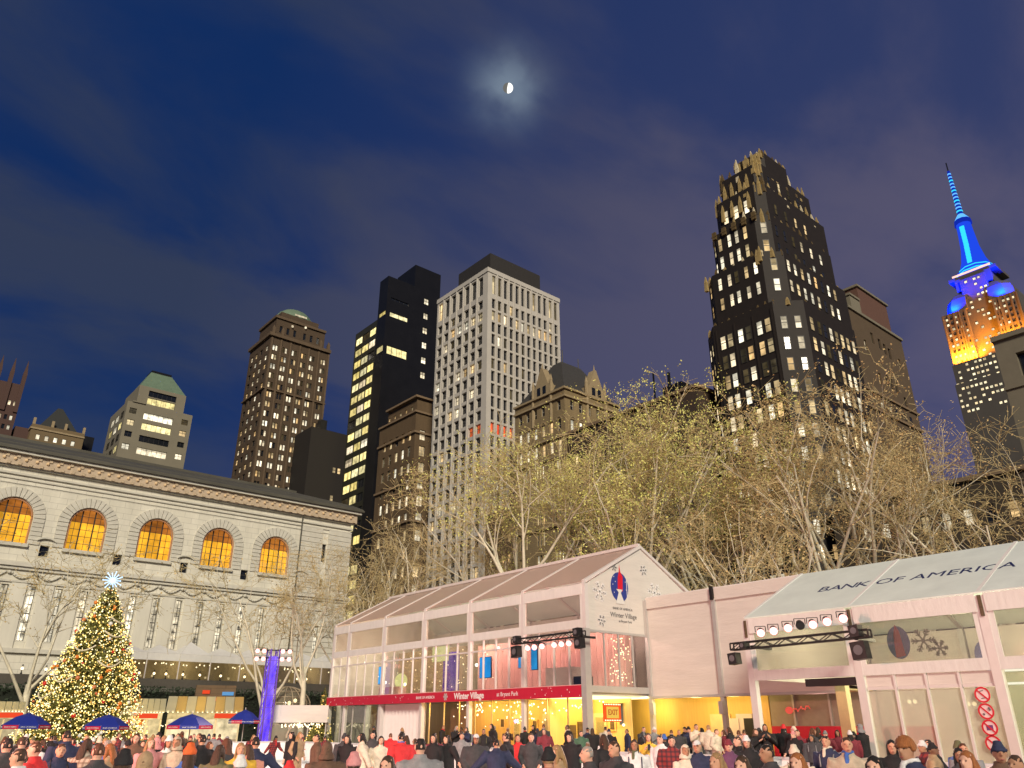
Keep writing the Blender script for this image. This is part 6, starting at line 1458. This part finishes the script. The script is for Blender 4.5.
def hand(mb, w_, e):
    d = (w_ - e).normalized(); side = d.cross(Vector((0, 1, 0))); side = side.normalized() if side.length > .1 else Vector((1, 0, 0)); inn = side.cross(d).normalized()
    loft(mb, [w_ - d * .01, w_ + d * .04, w_ + d * .09], [(.026, .020), (.040, .018), (.036, .016)], 8)
    for k, (off, ln) in enumerate(((-.03, .065), (-.010, .075), (.011, .070), (.030, .055))):
        b = w_ + d * .085 + inn * off; mb.tube(b, b + d * ln * .55, .0105, .010, 6); mb.tube(b + d * ln * .5, b + d * ln + side * .018, .010, .008, 6)
    b = w_ + d * .03 + inn * .036; mb.tube(b, b + d * .035 + inn * .022, .012, .011, 6); mb.tube(b + d * .033 + inn * .021, b + d * .062 + inn * .022, .011, .009, 6)
def head(mb, c):
    ell(mb, c, .070, .087, .106, 16, 12); ell(mb, c + Vector((0, .028, -.055)), .054, .066, .062, 12, 8)          # skull, jaw
    mb.tube(c + Vector((0, .088, .018)), c + Vector((0, .112, -.022)), .011, .017, 6); ell(mb, c + Vector((0, .104, -.024)), .016, .014, .011, 6, 4)   # nose
    for s in (-1, 1): ell(mb, c + Vector((s * .072, -.004, -.008)), .012, .022, .032, 6, 5); ell(mb, c + Vector((s * .034, .078, .03)), .022, .012, .010, 6, 4)   # ears, brows
    ell(mb, c + Vector((0, .084, -.068)), .024, .012, .010, 6, 4)
PP = []
for pi_, J in enumerate(POSES):
    mb = MB(); hip, ch, nk, hc = J['hip'], J['ch'], J['nk'], J['hd']
    loft(mb, [hip + Vector((0, 0, -.09)), hip, hip.lerp(ch, .35), ch, ch.lerp(nk, .7), nk, nk.lerp(hc, .5)], [(.14, .10), (.165, .115), (.14, .10), (.175, .115), (.14, .085), (.055, .055), (.052, .055)], 12)
    head(mb, hc)
    for A_ in J['arms']: loft(mb, [A_[0], A_[0].lerp(A_[1], .5), A_[1], A_[1].lerp(A_[2], .4), A_[2]], [.052, .046, .040, .038, .025], 8); hand(mb, A_[2], A_[1])
    for G_ in J['legs']:
        loft(mb, [G_[0], G_[0].lerp(G_[1], .5), G_[1], G_[1].lerp(G_[2], .35), G_[2]], [.085, .072, .054, .055, .036], 8); loft(mb, [G_[2] + Vector((0, -.04, -.03)), G_[2] + Vector((0, .07, -.04)), G_[2] + Vector((0, .17, -.05))], [(.04, .045), (.045, .035), (.035, .02)], 8)
    body = remesh(mb, .0125, 'body', .22, 2)
    ext = {}
    for style in ('jacket', 'coat', 'puffer'):
        mb = MB(); g_ = {'jacket': 0, 'coat': .008, 'puffer': .03}[style]; lo = {'jacket': -.03, 'coat': -.36, 'puffer': -.06}[style]
        if style == 'coat': loft(mb, [hip + Vector((0, 0, lo)), hip + Vector((0, 0, -.15)), hip + Vector((0, 0, .02))], [(.23, .18), (.215, .165), (.195, .145)], 12)
        loft(mb, [hip + Vector((0, 0, min(lo, -.05) if style != 'coat' else -.1)), hip + Vector((0, 0, .05)), hip.lerp(ch, .45), ch, ch.lerp(nk, .6), nk + Vector((0, -.005, .01)), nk + Vector((0, -.004, .055))], [(.195 + g_, .145 + g_), (.19 + g_, .14 + g_), (.19 + g_, .145 + g_), (.235 + g_, .155 + g_), (.205 + g_, .12 + g_ * .6), (.085, .082), (.088, .085)], 14)
        for A_ in J['arms']:
            loft(mb, [A_[0] + Vector((0, 0, .005)), A_[0].lerp(A_[1], .5), A_[1], A_[1].lerp(A_[2], .5), A_[1].lerp(A_[2], .93)], [.092 + g_, .080 + g_, .068 + g_, .062 + g_ * .7, .050 + g_ * .4], 10)
            if style == 'puffer':
                for q in range(7):
                    t = q / 6; p = A_[0].lerp(A_[1], t * 2) if t < .5 else A_[1].lerp(A_[2], (t - .5) * 1.8); ell(mb, p, .085, .085, .055, 8, 6)
        ext[style] = remesh(mb, .02, style, .35, 3)
    mb = MB(); loft(mb, [hip + Vector((0, 0, .08)), hip, hip + Vector((0, 0, -.10))], [(.165, .12), (.175, .128), (.165, .12)], 12)
    for G_ in J['legs']: loft(mb, [G_[0], G_[0].lerp(G_[1], .5), G_[1], G_[1].lerp(G_[2], .5), G_[1].lerp(G_[2], .97)], [.098, .088, .072, .070, .066], 8)
    tro = remesh(mb, .02, 'trousers', .4, 2)
    feet = []
    for G_ in J['legs']:
        mb = MB(); p = G_[2]; loft(mb, [p + Vector((0, -.02, .07)), p + Vector((0, -.03, 0)), p + Vector((0, .04, -.035)), p + Vector((0, .19, -.05))], [(.052, .058), (.052, .062), (.055, .045), (.042, .028)], 8); mb.box(p.x - .004, p.y - .09, p.z - .1, p.x + .004, p.y + .22, p.z - .07); mb.box(p.x - .01, p.y - .05, p.z - .075, p.x + .01, p.y + .16, p.z - .05); me = mb.mesh('skate', [M_blk], True); feet.append(me)
    PP.append(dict(body=body, trousers=tro, feet=feet, hd=hc, nk=nk, ch=ch, **ext))
# hair and hats, made round a head at the origin
def cap(name, fn, keep, sx=1.0):
    n, m_ = 18, 12; mb = MB(); V = {}
    for a in range(m_ + 1):
        th = pi * a / m_
        for k in range(n):
            t = 2 * pi * k / n; d = Vector((sin(th) * cos(t), sin(th) * sin(t), cos(th))); V[a, k] = d
    def add(q, inner):
        i = len(mb.v); mb.v += [tuple(v) for v in q]; mb.f.append(tuple(range(i, i + 4))); mb.m.append(0)
    for a in range(m_):
        for k in range(n):
            j = (k + 1) % n; c = (V[a, k] + V[a + 1, j]) / 2
            if keep(c.normalized()): 
                o_ = [fn(V[x], 1.0) for x in ((a, k), (a + 1, k), (a + 1, j), (a, j))]; i_ = [fn(V[x], .86) for x in ((a, j), (a + 1, j), (a + 1, k), (a, k))]; add(o_, 0); add(i_, 1)
    return mb
def eh(k): return lambda d, s: Vector((d.x * .084 * k * s, d.y * .099 * k * s - .004, d.z * .117 * k * s + .003))
hairs = {}
mb = cap('h', eh(.93), lambda d: d.z > .38 or (d.y < .25 and d.z > -.45)); hairs['short'] = remesh(mb, .016, 'hair', .5, 2)
mb = cap('h', eh(.95), lambda d: d.z > .36 or (d.y < .30 and d.z > -.7)); loft(mb, [(0, -.07, .0), (0, -.105, -.12), (0, -.12, -.25), (0, -.12, -.36)], [(.07, .035), (.085, .04), (.08, .035), (.04, .015)], 10)
for s in (-1, 1): loft(mb, [(s * .072, .005, .03), (s * .078, .012, -.09), (s * .076, .02, -.20)], [(.014, .036), (.018, .034), (.010, .016)], 8)
hairs['long'] = remesh(mb, .016, 'hair', .5, 2)
mb = cap('h', eh(.98), lambda d: d.z > .25 or (d.y < .3 and d.z > -.3))
r5 = random.Random(5)
for i in range(150):
    d = Vector((r5.gauss(0, 1), r5.gauss(-.2, 1), abs(r5.gauss(.4, .8)))).normalized()
    if d.z > .2 or d.y < .2: ell(mb, eh(1.0)(d, 1.0), .021, .021, .021, 6, 4)
hairs['curly'] = remesh(mb, .014, 'hair', .5, 1)
mb = cap('h', eh(.98), lambda d: d.z > .12 or (d.y < .1 and d.z > -.15)); ell(mb, (0, -.004, .112), .055, .062, .026, 10, 6)
for k in range(20): t = 2 * pi * k / 20; q0 = Vector((.082 * cos(t), .097 * sin(t) - .004, .035 if sin(t) > -.2 else .0)); t = 2 * pi * (k + 1) / 20; q1 = Vector((.082 * cos(t), .097 * sin(t) - .004, .035 if sin(t) > -.2 else .0)); mb.tube(q0, q1, .012, n=6)
hairs['beanie'] = remesh(mb, .014, 'beanie', .5, 2)
mb = MB(); ell(mb, (0, -.01, .175), .042, .042, .042, 10, 8); hairs['pom'] = mb.mesh('pompom', [None], True)
mb = cap('h', eh(1.12), lambda d: d.z > .55 or (d.y < .42 and d.z > -.85)); loft(mb, [(0, -.03, -.13), (0, -.03, -.06)], [(.13, .12), (.12, .12)], 12); hairs['hood'] = remesh(mb, .016, 'hood', .5, 2)
mb = cap('h', eh(.98), lambda d: d.z > .25); loft(mb, [(0, .09, .045), (0, .15, .038), (0, .19, .030)], [(.075, .008), (.07, .007), (.045, .006)], 10); hairs['cap'] = remesh(mb, .013, 'cap', .5, 1)
mb = MB()
for k in range(12): t, t2 = 2 * pi * k / 12, 2 * pi * (k + 1) / 12; mb.tube((.07 * cos(t), .072 * sin(t), .01 * sin(3 * t)), (.07 * cos(t2), .072 * sin(t2), .01 * sin(3 * t2)), .024, n=7)
loft(mb, [(.03, .09, -.01), (.04, .12, -.12), (.04, .125, -.25)], [(.035, .02), (.04, .018), (.035, .012)], 8); hairs['scarf'] = remesh(mb, .016, 'scarf', .5, 2)
fb = MB()
for s in (-1, 1): fb.ball((s * .033, .0855, .010), .0085, 6, 4, 1.3, .5, .65)
me_eye = fb.mesh('eyes', [pmat('eye dark', (.02, .015, .012), rough=.3)], True)
fb = MB(); fb.ball((0, .098, -.068), .022, 8, 4, 1, .25, .32); me_lip = fb.mesh('mouth', [pmat('lips', (.34, .10, .085), rough=.5)], True)
fb = MB(); fb.tube((0, 0, -.075), (0, 0, .075), .036, n=4); 
fb = MB(); fb.box(-.037, -.005, -.075, .037, .005, .075); me_phone = fb.mesh('phone', [M_blk])
SK = [pmat('skin %d' % i, c, rough=.55, var=.08, scale=12) for i, c in enumerate(((.66, .38, .27), (.58, .31, .20), (.40, .21, .125), (.20, .10, .06)))]
HC = {n: pmat('hair ' + n, c, rough=.55, var=.45, scale=22, bump=.6, stretch=(4, 4, .5)) for n, c in dict(black=(.012, .01, .009), brown=(.06, .032, .018), auburn=(.11, .042, .02), blonde=(.36, .22, .10), ginger=(.34, .12, .035), grey=(.34, .31, .28)).items()}
CC = {n: pmat('cloth ' + n, c, rough=.8, var=.3, scale=9, bump=.5) for n, c in dict(black=(.016, .015, .017), charcoal=(.05, .05, .055), navy=(.025, .032, .075), grey=(.24, .24, .25), brown=(.12, .07, .045), tan=(.38, .26, .15), cream=(.66, .58, .46), white=(.72, .70, .68), red=(.58, .03, .035), maroon=(.20, .03, .045), pink=(.62, .27, .27), yellow=(.68, .42, .05), orange=(.75, .13, .03), blue=(.05, .13, .42), denim=(.14, .20, .32), olive=(.12, .12, .06), beige=(.46, .38, .28), plum=(.13, .05, .11), green=(.06, .13, .08), salmon=(.66, .30, .22)).items()}
def plaid(name, a, b, sc):
    m = pmat(name, a, rough=.85, var=.15, scale=8); t = m.node_tree; bs = t.nodes['Principled BSDF']; src = bs.inputs['Base Color'].links[0].from_socket; co = t.nodes.new('ShaderNodeTexCoord'); res = None
    for ax in ('X', 'Z'):
        wv = t.nodes.new('ShaderNodeTexWave'); wv.bands_direction = ax; wv.inputs['Scale'].default_value = sc; wv.inputs['Distortion'].default_value = .3; t.links.new(co.outputs['Object'], wv.inputs['Vector'])
        mx = t.nodes.new('ShaderNodeMix'); mx.data_type = 'RGBA'; mx.inputs[7].default_value = b + (1,); f_ = t.nodes.new('ShaderNodeMath'); f_.operation = 'GREATER_THAN'; f_.inputs[1].default_value = .62; t.links.new(wv.outputs[1], f_.inputs[0]); q_ = t.nodes.new('ShaderNodeMath'); q_.operation = 'MULTIPLY'; q_.inputs[1].default_value = .6; t.links.new(f_.outputs[0], q_.inputs[0]); t.links.new(q_.outputs[0], mx.inputs[0]); t.links.new(src, mx.inputs[6]); src = mx.outputs[2]
    t.links.new(src, bs.inputs['Base Color']); return m
CC['red plaid'] = plaid('cloth red plaid', (.26, .035, .035), (.03, .02, .03), 3.2); CC['grey plaid'] = plaid('cloth grey plaid', (.30, .29, .28), (.08, .08, .09), 2.6); CC['striped'] = plaid('cloth striped', (.45, .38, .30), (.14, .09, .06), 4.0)
mb = MB(); loft(mb, [(0, -.235, 1.02), (0, -.25, 1.12), (0, -.24, 1.3), (0, -.20, 1.42)], [(.13, .07), (.15, .085), (.145, .08), (.10, .05)], 10)
for s_ in (-1, 1): loft(mb, [(s_ * .11, -.14, 1.42), (s_ * .12, .02, 1.50), (s_ * .13, .16, 1.38), (s_ * .13, .15, 1.2)], [.018] * 4, 6)
BAG = remesh(mb, .02, 'backpack', .5, 2)
LAND = [(0, 'below the leftmost umbrella'), (60, 'below the Christmas tree'), (145, 'below the striped kiosk'), (225, 'near the violet light tower'), (275, 'below the awning strip'), (330, 'below the white curtain'), (425, 'below the red banner lettering'), (505, 'before the yellow lounge doors'), (590, 'below the marquee exit sign'), (650, 'before the yellow passage'), (740, 'before the red panel'), (860, 'before the frosted tent doors'), (945, 'below the prohibition signs')]
def landm(px_): return [t for a, t in LAND if px_ >= a][-1]
used = {}
rp2 = random.Random(12)
PEOPLE = []
def person(px_, pyt, D, coat='black', style='jacket', hair='short', hc='black', trousers='charcoal', face=180, pose_=0, skin=0, hat=None, scarf=None, base=0.0, label=None, pom=False):
    """px/pyt: where the crown of the head shows in the photograph, D: distance; face: 180 looks to the camera, 0 away"""
    p = at(px_, pyt, D); hgt = min(1.93, max(1.46, p.z - base)); P = PP[pose_]; s = hgt / (1.755 + (.03 if hair in ('beanie', 'hood', 'curly') else .01))
    ang = math.atan2(p.y, p.x) - pi / 2 + radians(face)
    hw = {'beanie': '%s knit hat' % hat, 'cap': '%s cap' % hat, 'hood': '%s hood' % hat, 'short': 'short %s hair' % hc, 'long': 'long %s hair' % hc, 'curly': 'curly %s hair' % hc}[hair]
    lab = label or 'person in %s %s with %s %s' % (coat, {'jacket': 'jacket', 'coat': 'long coat', 'puffer': 'puffer jacket'}[style], hw, landm(px_))
    used[lab] = used.get(lab, 0) + 1
    t = thing('person', lab, 'person', (p.x, p.y, base), 'skaters and onlookers', ang); t.scale = (s, s, s); PEOPLE.append((t, px_, lab, D))
    link('body', P['body'], t, None, None, None, SK[skin]); link(style if style != 'puffer' else 'puffer_jacket', P[style], t, None, None, None, CC[coat]); link('trousers', P['trousers'], t, None, None, None, CC[trousers])
    for f in P['feet']: link('skate' if base == 0 else 'boot', f, t)
    h0 = P['hd']; link(hairs_name(hair), hairs[hair], t, h0, None, None, (HC[hc] if hair in ('short', 'long', 'curly') else CC[hat]))
    if hair in ('beanie', 'cap', 'hood') and hc and hair != 'hood': link('hair', hairs['long' if (pose_ + int(px_)) % 2 else 'short'], t, h0 - Vector((0, 0, .012)), None, (.97, .97, .9), HC[hc])
    if rp2.random() < .16 and style != 'coat': link('backpack', BAG, t, None, None, None, CC[rp2.choice(['black', 'navy', 'grey', 'red', 'olive'])])
    if pom: link('pompom', hairs['pom'], t, h0, None, None, CC[hat])
    if scarf: link('scarf', hairs['scarf'], t, P['nk'] + Vector((0, 0, .045)), None, None, CC[scarf])
    if 90 < (face % 360) < 270: link('eyes', me_eye, t, h0); link('mouth', me_lip, t, h0)
    if pose_ == 4: ph = link('phone', me_phone, t, (0, .40, 1.40))
    return t
def hairs_name(h): return {'beanie': 'knit_hat', 'cap': 'cap', 'hood': 'hood'}.get(h, 'hair')
FG = [ # px, head top, distance, options - the people one can tell apart in the photograph, left to right
 (10, 736, 14, dict(coat='charcoal', style='coat', face=20, hc='black')), (24, 735, 17, dict(coat='grey plaid', style='coat', face=-20, hc='brown')),
 (50, 740, 13.5, dict(coat='red', style='jacket', face=70, hc='auburn', pose_=2, label='person in bright red jacket leaning forward at lower left')), (36, 746, 11, dict(coat='white', style='jacket', face=60, hc='brown', pose_=2)),
 (70, 725, 20, dict(coat='navy', style='coat', face=10, hc='black', label='tall person in navy coat seen from behind below Christmas tree')),
 (88, 737, 15, dict(coat='striped', style='coat', hair='long', hc='brown', face=-40)), (101, 741, 11.5, dict(coat='charcoal', style='jacket', face=15, hc='auburn')), (112, 742, 14, dict(coat='tan', hair='long', hc='ginger', face=60)),
 (126, 747, 8.4, dict(coat='black', style='puffer', hair='beanie', hat='black', hc='brown', face=10, scarf='tan', label='person in large black knit hat and tan scarf at lower left')),
 (147, 749, 9.5, dict(coat='black', style='puffer', hair='hood', hat='tan', face=-10)), (138, 732, 22, dict(coat='brown', style='coat', hair='long', hc='brown', face=170)), (151, 736, 17, dict(coat='pink', hair='long', hc='blonde', face=200)),
 (170, 734, 19, dict(coat='white', style='jacket', hair='beanie', hat='white', hc='brown', face=190, pose_=1)), (179, 735, 17, dict(coat='beige', style='coat', hair='hood', hat='beige', face=160)), (190, 741, 11, dict(coat='blue', style='jacket', hair='beanie', hat='orange', hc='brown', face=0, label='person in orange knit hat and blue jacket seen from behind')),
 (205, 733, 19, dict(coat='black', style='coat', face=30)), (219, 743, 13, dict(coat='olive', hair='long', hc='brown', face=-30)), (229, 737, 16, dict(coat='charcoal', style='coat', hair='long', hc='auburn', face=40)), (241, 741, 14, dict(coat='yellow', style='coat', hair='long', hc='blonde', face=190)), (250, 743, 14.5, dict(coat='salmon', style='puffer', hair='long', hc='brown', face=30)),
 (257, 735, 15, dict(coat='navy', style='jacket', face=5, hc='black', pose_=3, label='person in navy jacket from behind right of the light tower foot')), (243, 753, 10, dict(coat='white', style='puffer', hair='beanie', hat='white', hc='grey', face=20)),
 (293, 731, 30, dict(coat='black', style='coat', hair='long', hc='black', face=120)), (299, 731, 30, dict(coat='tan', style='coat', hair='long', hc='blonde', face=230, label='person in tan coat standing close to a dark coated companion')), (291, 759, 10.5, dict(coat='red', hair='beanie', hat='red', hc='brown', face=10)),
 (318, 733, 24, dict(coat='brown', style='coat', face=100)), (328, 740, 12.5, dict(coat='brown', style='puffer', hair='hood', hat='brown', face=10, label='person in dark brown hooded puffer seen from behind')),
 (353, 750, 8.8, dict(coat='grey', style='puffer', hair='beanie', hat='pink', hc='brown', face=0, label='person in pale pink knit hat at the bottom below the curtain')),
 (349, 734, 24, dict(coat='black', style='jacket', hair='long', hc='black', face=150)), (366, 732, 23, dict(coat='cream', style='coat', hair='long', hc='black', face=80, pose_=5)), (381, 735, 23, dict(coat='cream', style='jacket', hair='long', hc='black', face=190, trousers='black')), (373, 731, 30, dict(coat='charcoal', face=180)),
 (391, 753, 8.6, dict(coat='charcoal', hair='long', hc='brown', face=150, label='person with long brown hair and bright face at the bottom')), (402, 732, 22, dict(coat='red', style='puffer', face=20, hc='black', scarf='blue')), (421, 736, 11, dict(coat='grey', style='puffer', face=10, hc='black', label='broad person in light grey jacket seen from behind')),
 (434, 733, 23, dict(coat='black', hair='long', hc='black', face=160)), (449, 734, 23, dict(coat='black', style='coat', hair='long', hc='black', face=130, pose_=3, trousers='denim')), (462, 732, 29, dict(coat='grey', face=180, hc='brown')), (476, 733, 21, dict(coat='charcoal', style='puffer', hair='cap', hat='white', hc='black', face=185, pose_=1)), (484, 728, 31, dict(coat='black', face=170, base=.3)),
 (497, 738, 20, dict(coat='navy', style='puffer', face=10, hc='black', pose_=3)), (509, 732, 23, dict(coat='black', style='coat', face=60)), (518, 733, 24, dict(coat='red', style='coat', hair='long', hc='brown', face=185, trousers='denim', pose_=5, label='person in red coat and blue jeans before the lounge doors')), (531, 732, 23, dict(coat='charcoal', style='jacket', face=180, hc='brown', pose_=1)), (545, 728, 30, dict(coat='maroon', hair='long', hc='brown', face=170, base=.3)),
 (548, 745, 9.2, dict(coat='maroon', style='jacket', hair='beanie', hat='black', hc='blonde', face=-20, label='person in black knit hat and maroon jacket at the bottom')), (558, 743, 11, dict(coat='tan', hair='long', hc='blonde', face=100)), (572, 732, 23, dict(coat='black', style='coat', hair='long', hc='black', face=150)), (581, 730, 30, dict(coat='green', style='coat', face=190, base=.3)),
 (591, 744, 11, dict(coat='charcoal', style='jacket', hair='short', hc='grey', face=100, label='grey haired person in profile below the marquee exit sign')), (605, 733, 18, dict(coat='black', style='coat', hair='long', hc='brown', face=30)), (615, 739, 11.5, dict(coat='charcoal', style='puffer', hc='brown', face=130)), (634, 738, 16, dict(coat='white', style='jacket', hair='long', hc='brown', face=180, scarf='olive')), (648, 732, 24, dict(coat='yellow', style='jacket', hair='long', hc='brown', face=180, pose_=4, label='person in yellow jacket holding a phone up')), (660, 734, 22, dict(coat='white', style='coat', hair='short', hc='black', face=150, trousers='white')),
 (671, 735, 20, dict(coat='red plaid', style='puffer', hc='black', face=185)), (684, 743, 15, dict(coat='cream', style='jacket', hair='hood', hat='cream', face=200)), (697, 739, 15, dict(coat='navy', style='puffer', hair='cap', hat='white', hc='brown', face=170, label='person in navy letter jacket and white cap')), (717, 750, 9.2, dict(coat='pink', hair='long', hc='blonde', face=140)), (728, 738, 18, dict(coat='plum', hair='beanie', hat='maroon', hc='brown', face=180)), (738, 735, 20, dict(coat='black', hc='brown', face=120)),
 (746, 734, 17, dict(coat='black', style='coat', hair='beanie', hat='white', hc='brown', face=185, label='person in white knit hat and black coat')), (742, 753, 8.6, dict(coat='charcoal', hair='long', hc='brown', face=150)), (770, 742, 10.5, dict(coat='charcoal', style='puffer', hair='short', hc='black', face=120, skin=2, label='person in profile with tied dark hair below the red panel')), (797, 750, 8.8, dict(coat='white', hair='long', hc='ginger', face=150, label='person with long ginger hair low at the bottom')), (793, 743, 13, dict(coat='cream', hair='beanie', hat='cream', hc='brown', face=0)), (795, 730, 27, dict(coat='black', hair='beanie', hat='pink', hc='black', face=140, pom=True, base=.3)),
 (811, 734, 26, dict(coat='charcoal', style='puffer', hair='long', hc='black', face=170, base=.3)), (826, 734, 18, dict(coat='navy', style='jacket', hc='black', face=160, scarf='cream')), (845, 735, 13, dict(coat='beige', style='coat', hc='brown', face=185, scarf='blue', label='person in open beige parka over blue top')), (873, 753, 8.4, dict(coat='charcoal', hair='long', hc='black', face=160)), (890, 738, 14, dict(coat='black', style='puffer', hair='long', hc='black', face=185)),
 (910, 733, 9.3, dict(coat='navy', style='jacket', hair='curly', hc='ginger', face=150, scarf='white', label='curly ginger haired person in navy top turning aside')), (932, 738, 20, dict(coat='black', style='puffer', hc='black', face=90)), (957, 746, 13, dict(coat='charcoal', hair='long', hc='black', face=190)), (972, 748, 9.5, dict(coat='salmon', hair='long', hc='ginger', face=150, label='person with long blonde ginger hair below prohibition signs')), (996, 739, 11, dict(coat='brown', style='coat', hair='beanie', hat='navy', hc='brown', face=190, label='person in blue grey knit hat and brown coat at right edge')), (1014, 752, 10, dict(coat='black', hair='short', hc='brown', face=150)),
]
rp_ = random.Random(77)
for (a, b, d, o_) in FG:
    o_ = dict(o_); d = d * 1.1 if o_.get('base', 0) == 0 and d < 18 else d; o_.setdefault('skin', rp_.choice([0, 0, 0, 1, 1, 2])); o_.setdefault('trousers', rp_.choice(['black', 'charcoal', 'denim', 'navy'])); o_.setdefault('pose_', rp_.choice([0, 0, 1, 1, 5])); person(a, b, d, **o_)
# the denser crowd further back: on the far ice, and on the deck behind the boards
DARK = ['black'] * 6 + ['charcoal'] * 3 + ['navy'] * 2 + ['brown', 'grey', 'maroon', 'cream', 'plum']
cols = ['black'] * 7 + ['charcoal'] * 4 + ['navy'] * 3 + ['brown', 'grey', 'cream', 'white', 'red', 'maroon', 'pink', 'olive', 'beige', 'blue', 'tan', 'plum', 'green', 'red plaid', 'grey plaid', 'striped', 'cream', 'white']
def rnd_person(px_, pyt, D, base):
    h_ = rp_.choices(['short', 'long', 'beanie', 'hood', 'cap'], [5, 5, 3, 1.2, .6])[0]
    person(px_, pyt, D, rp_.choice(DARK if base else cols), rp_.choice(['jacket', 'coat', 'puffer']), h_, rp_.choice(['black', 'black', 'brown', 'brown', 'auburn', 'blonde', 'grey']), rp_.choice(['black', 'charcoal', 'denim', 'navy', 'grey']), rp_.uniform(0, 360), rp_.choice([0, 0, 1, 1, 2, 3, 5] if base == 0 else [0, 1, 1, 0, 4]), rp_.choice([0, 0, 0, 1, 1, 2, 3]), rp_.choice([c for c in cols if c in CC and 'plaid' not in c and c != 'striped']), rp_.choice([None] * 7 + ['red', 'cream', 'grey']), base)
for px_ in range(4, 232, 6):
    D = rp_.uniform(24, 46); rnd_person(px_ + rp_.uniform(-2, 2), at_y(D, rp_) if False else 727 + (2.0 - rp_.uniform(1.58, 1.84)) / D * 930, D, 0.0)
for px_ in range(12, 232, 24):
    D = rp_.uniform(15, 24); rnd_person(px_ + rp_.uniform(-3, 3), 727 + (2.0 - rp_.uniform(1.58, 1.80)) / D * 930, D, 0.0)
for px_ in range(236, 745, 9):
    if rp_.random() < .3: D = rp_.uniform(24, 30) if px_ > 420 else rp_.uniform(27, 42); rnd_person(px_ + rp_.uniform(-2, 2), 727 + (2.0 - rp_.uniform(1.6, 1.86)) / D * 930, D, 0.0)
for px_ in list(range(335, 745, 6)):   # onlookers on the deck
    xd = rp_.uniform(24.2, 27.4); d_ = ray(px_, 726); D = xd / d_.x * math.hypot(d_.x, d_.y)
    if rp_.random() < (.6 if px_ > 590 else .4): rnd_person(px_ + rp_.uniform(-2, 2), 726 + (2.0 - .3 - rp_.uniform(1.58, 1.84)) / D * 930, D, .3)
for px_ in range(752, 866, 6):
    xd = rp_.uniform(24.0, 25.6); d_ = ray(px_, 726); D = xd / d_.x * math.hypot(d_.x, d_.y)
    if rp_.random() < .7: rnd_person(px_ + rp_.uniform(-2, 2), 726 + (2.0 - .3 - rp_.uniform(1.55, 1.8)) / D * 930, D, .3)
for px_ in (900, 905, 922, 930, 948, 962):
    D = rp_.uniform(18, 22); rnd_person(px_, 727 + (2.0 - rp_.uniform(1.6, 1.8)) / D * 930, D, 0)
# equal descriptions are told apart by their order from the left
by = {}
for q in sorted(PEOPLE, key=lambda q: q[1]): by.setdefault(q[2], []).append(q)
ORD = ['leftmost', 'second from left', 'third from left', 'fourth from left', 'fifth from left', 'sixth from left']
for lab, L_ in by.items():
    if len(L_) > 1:
        for i, q in enumerate(L_): q[0]['label'] = lab + ', ' + ORD[min(i, 5)]
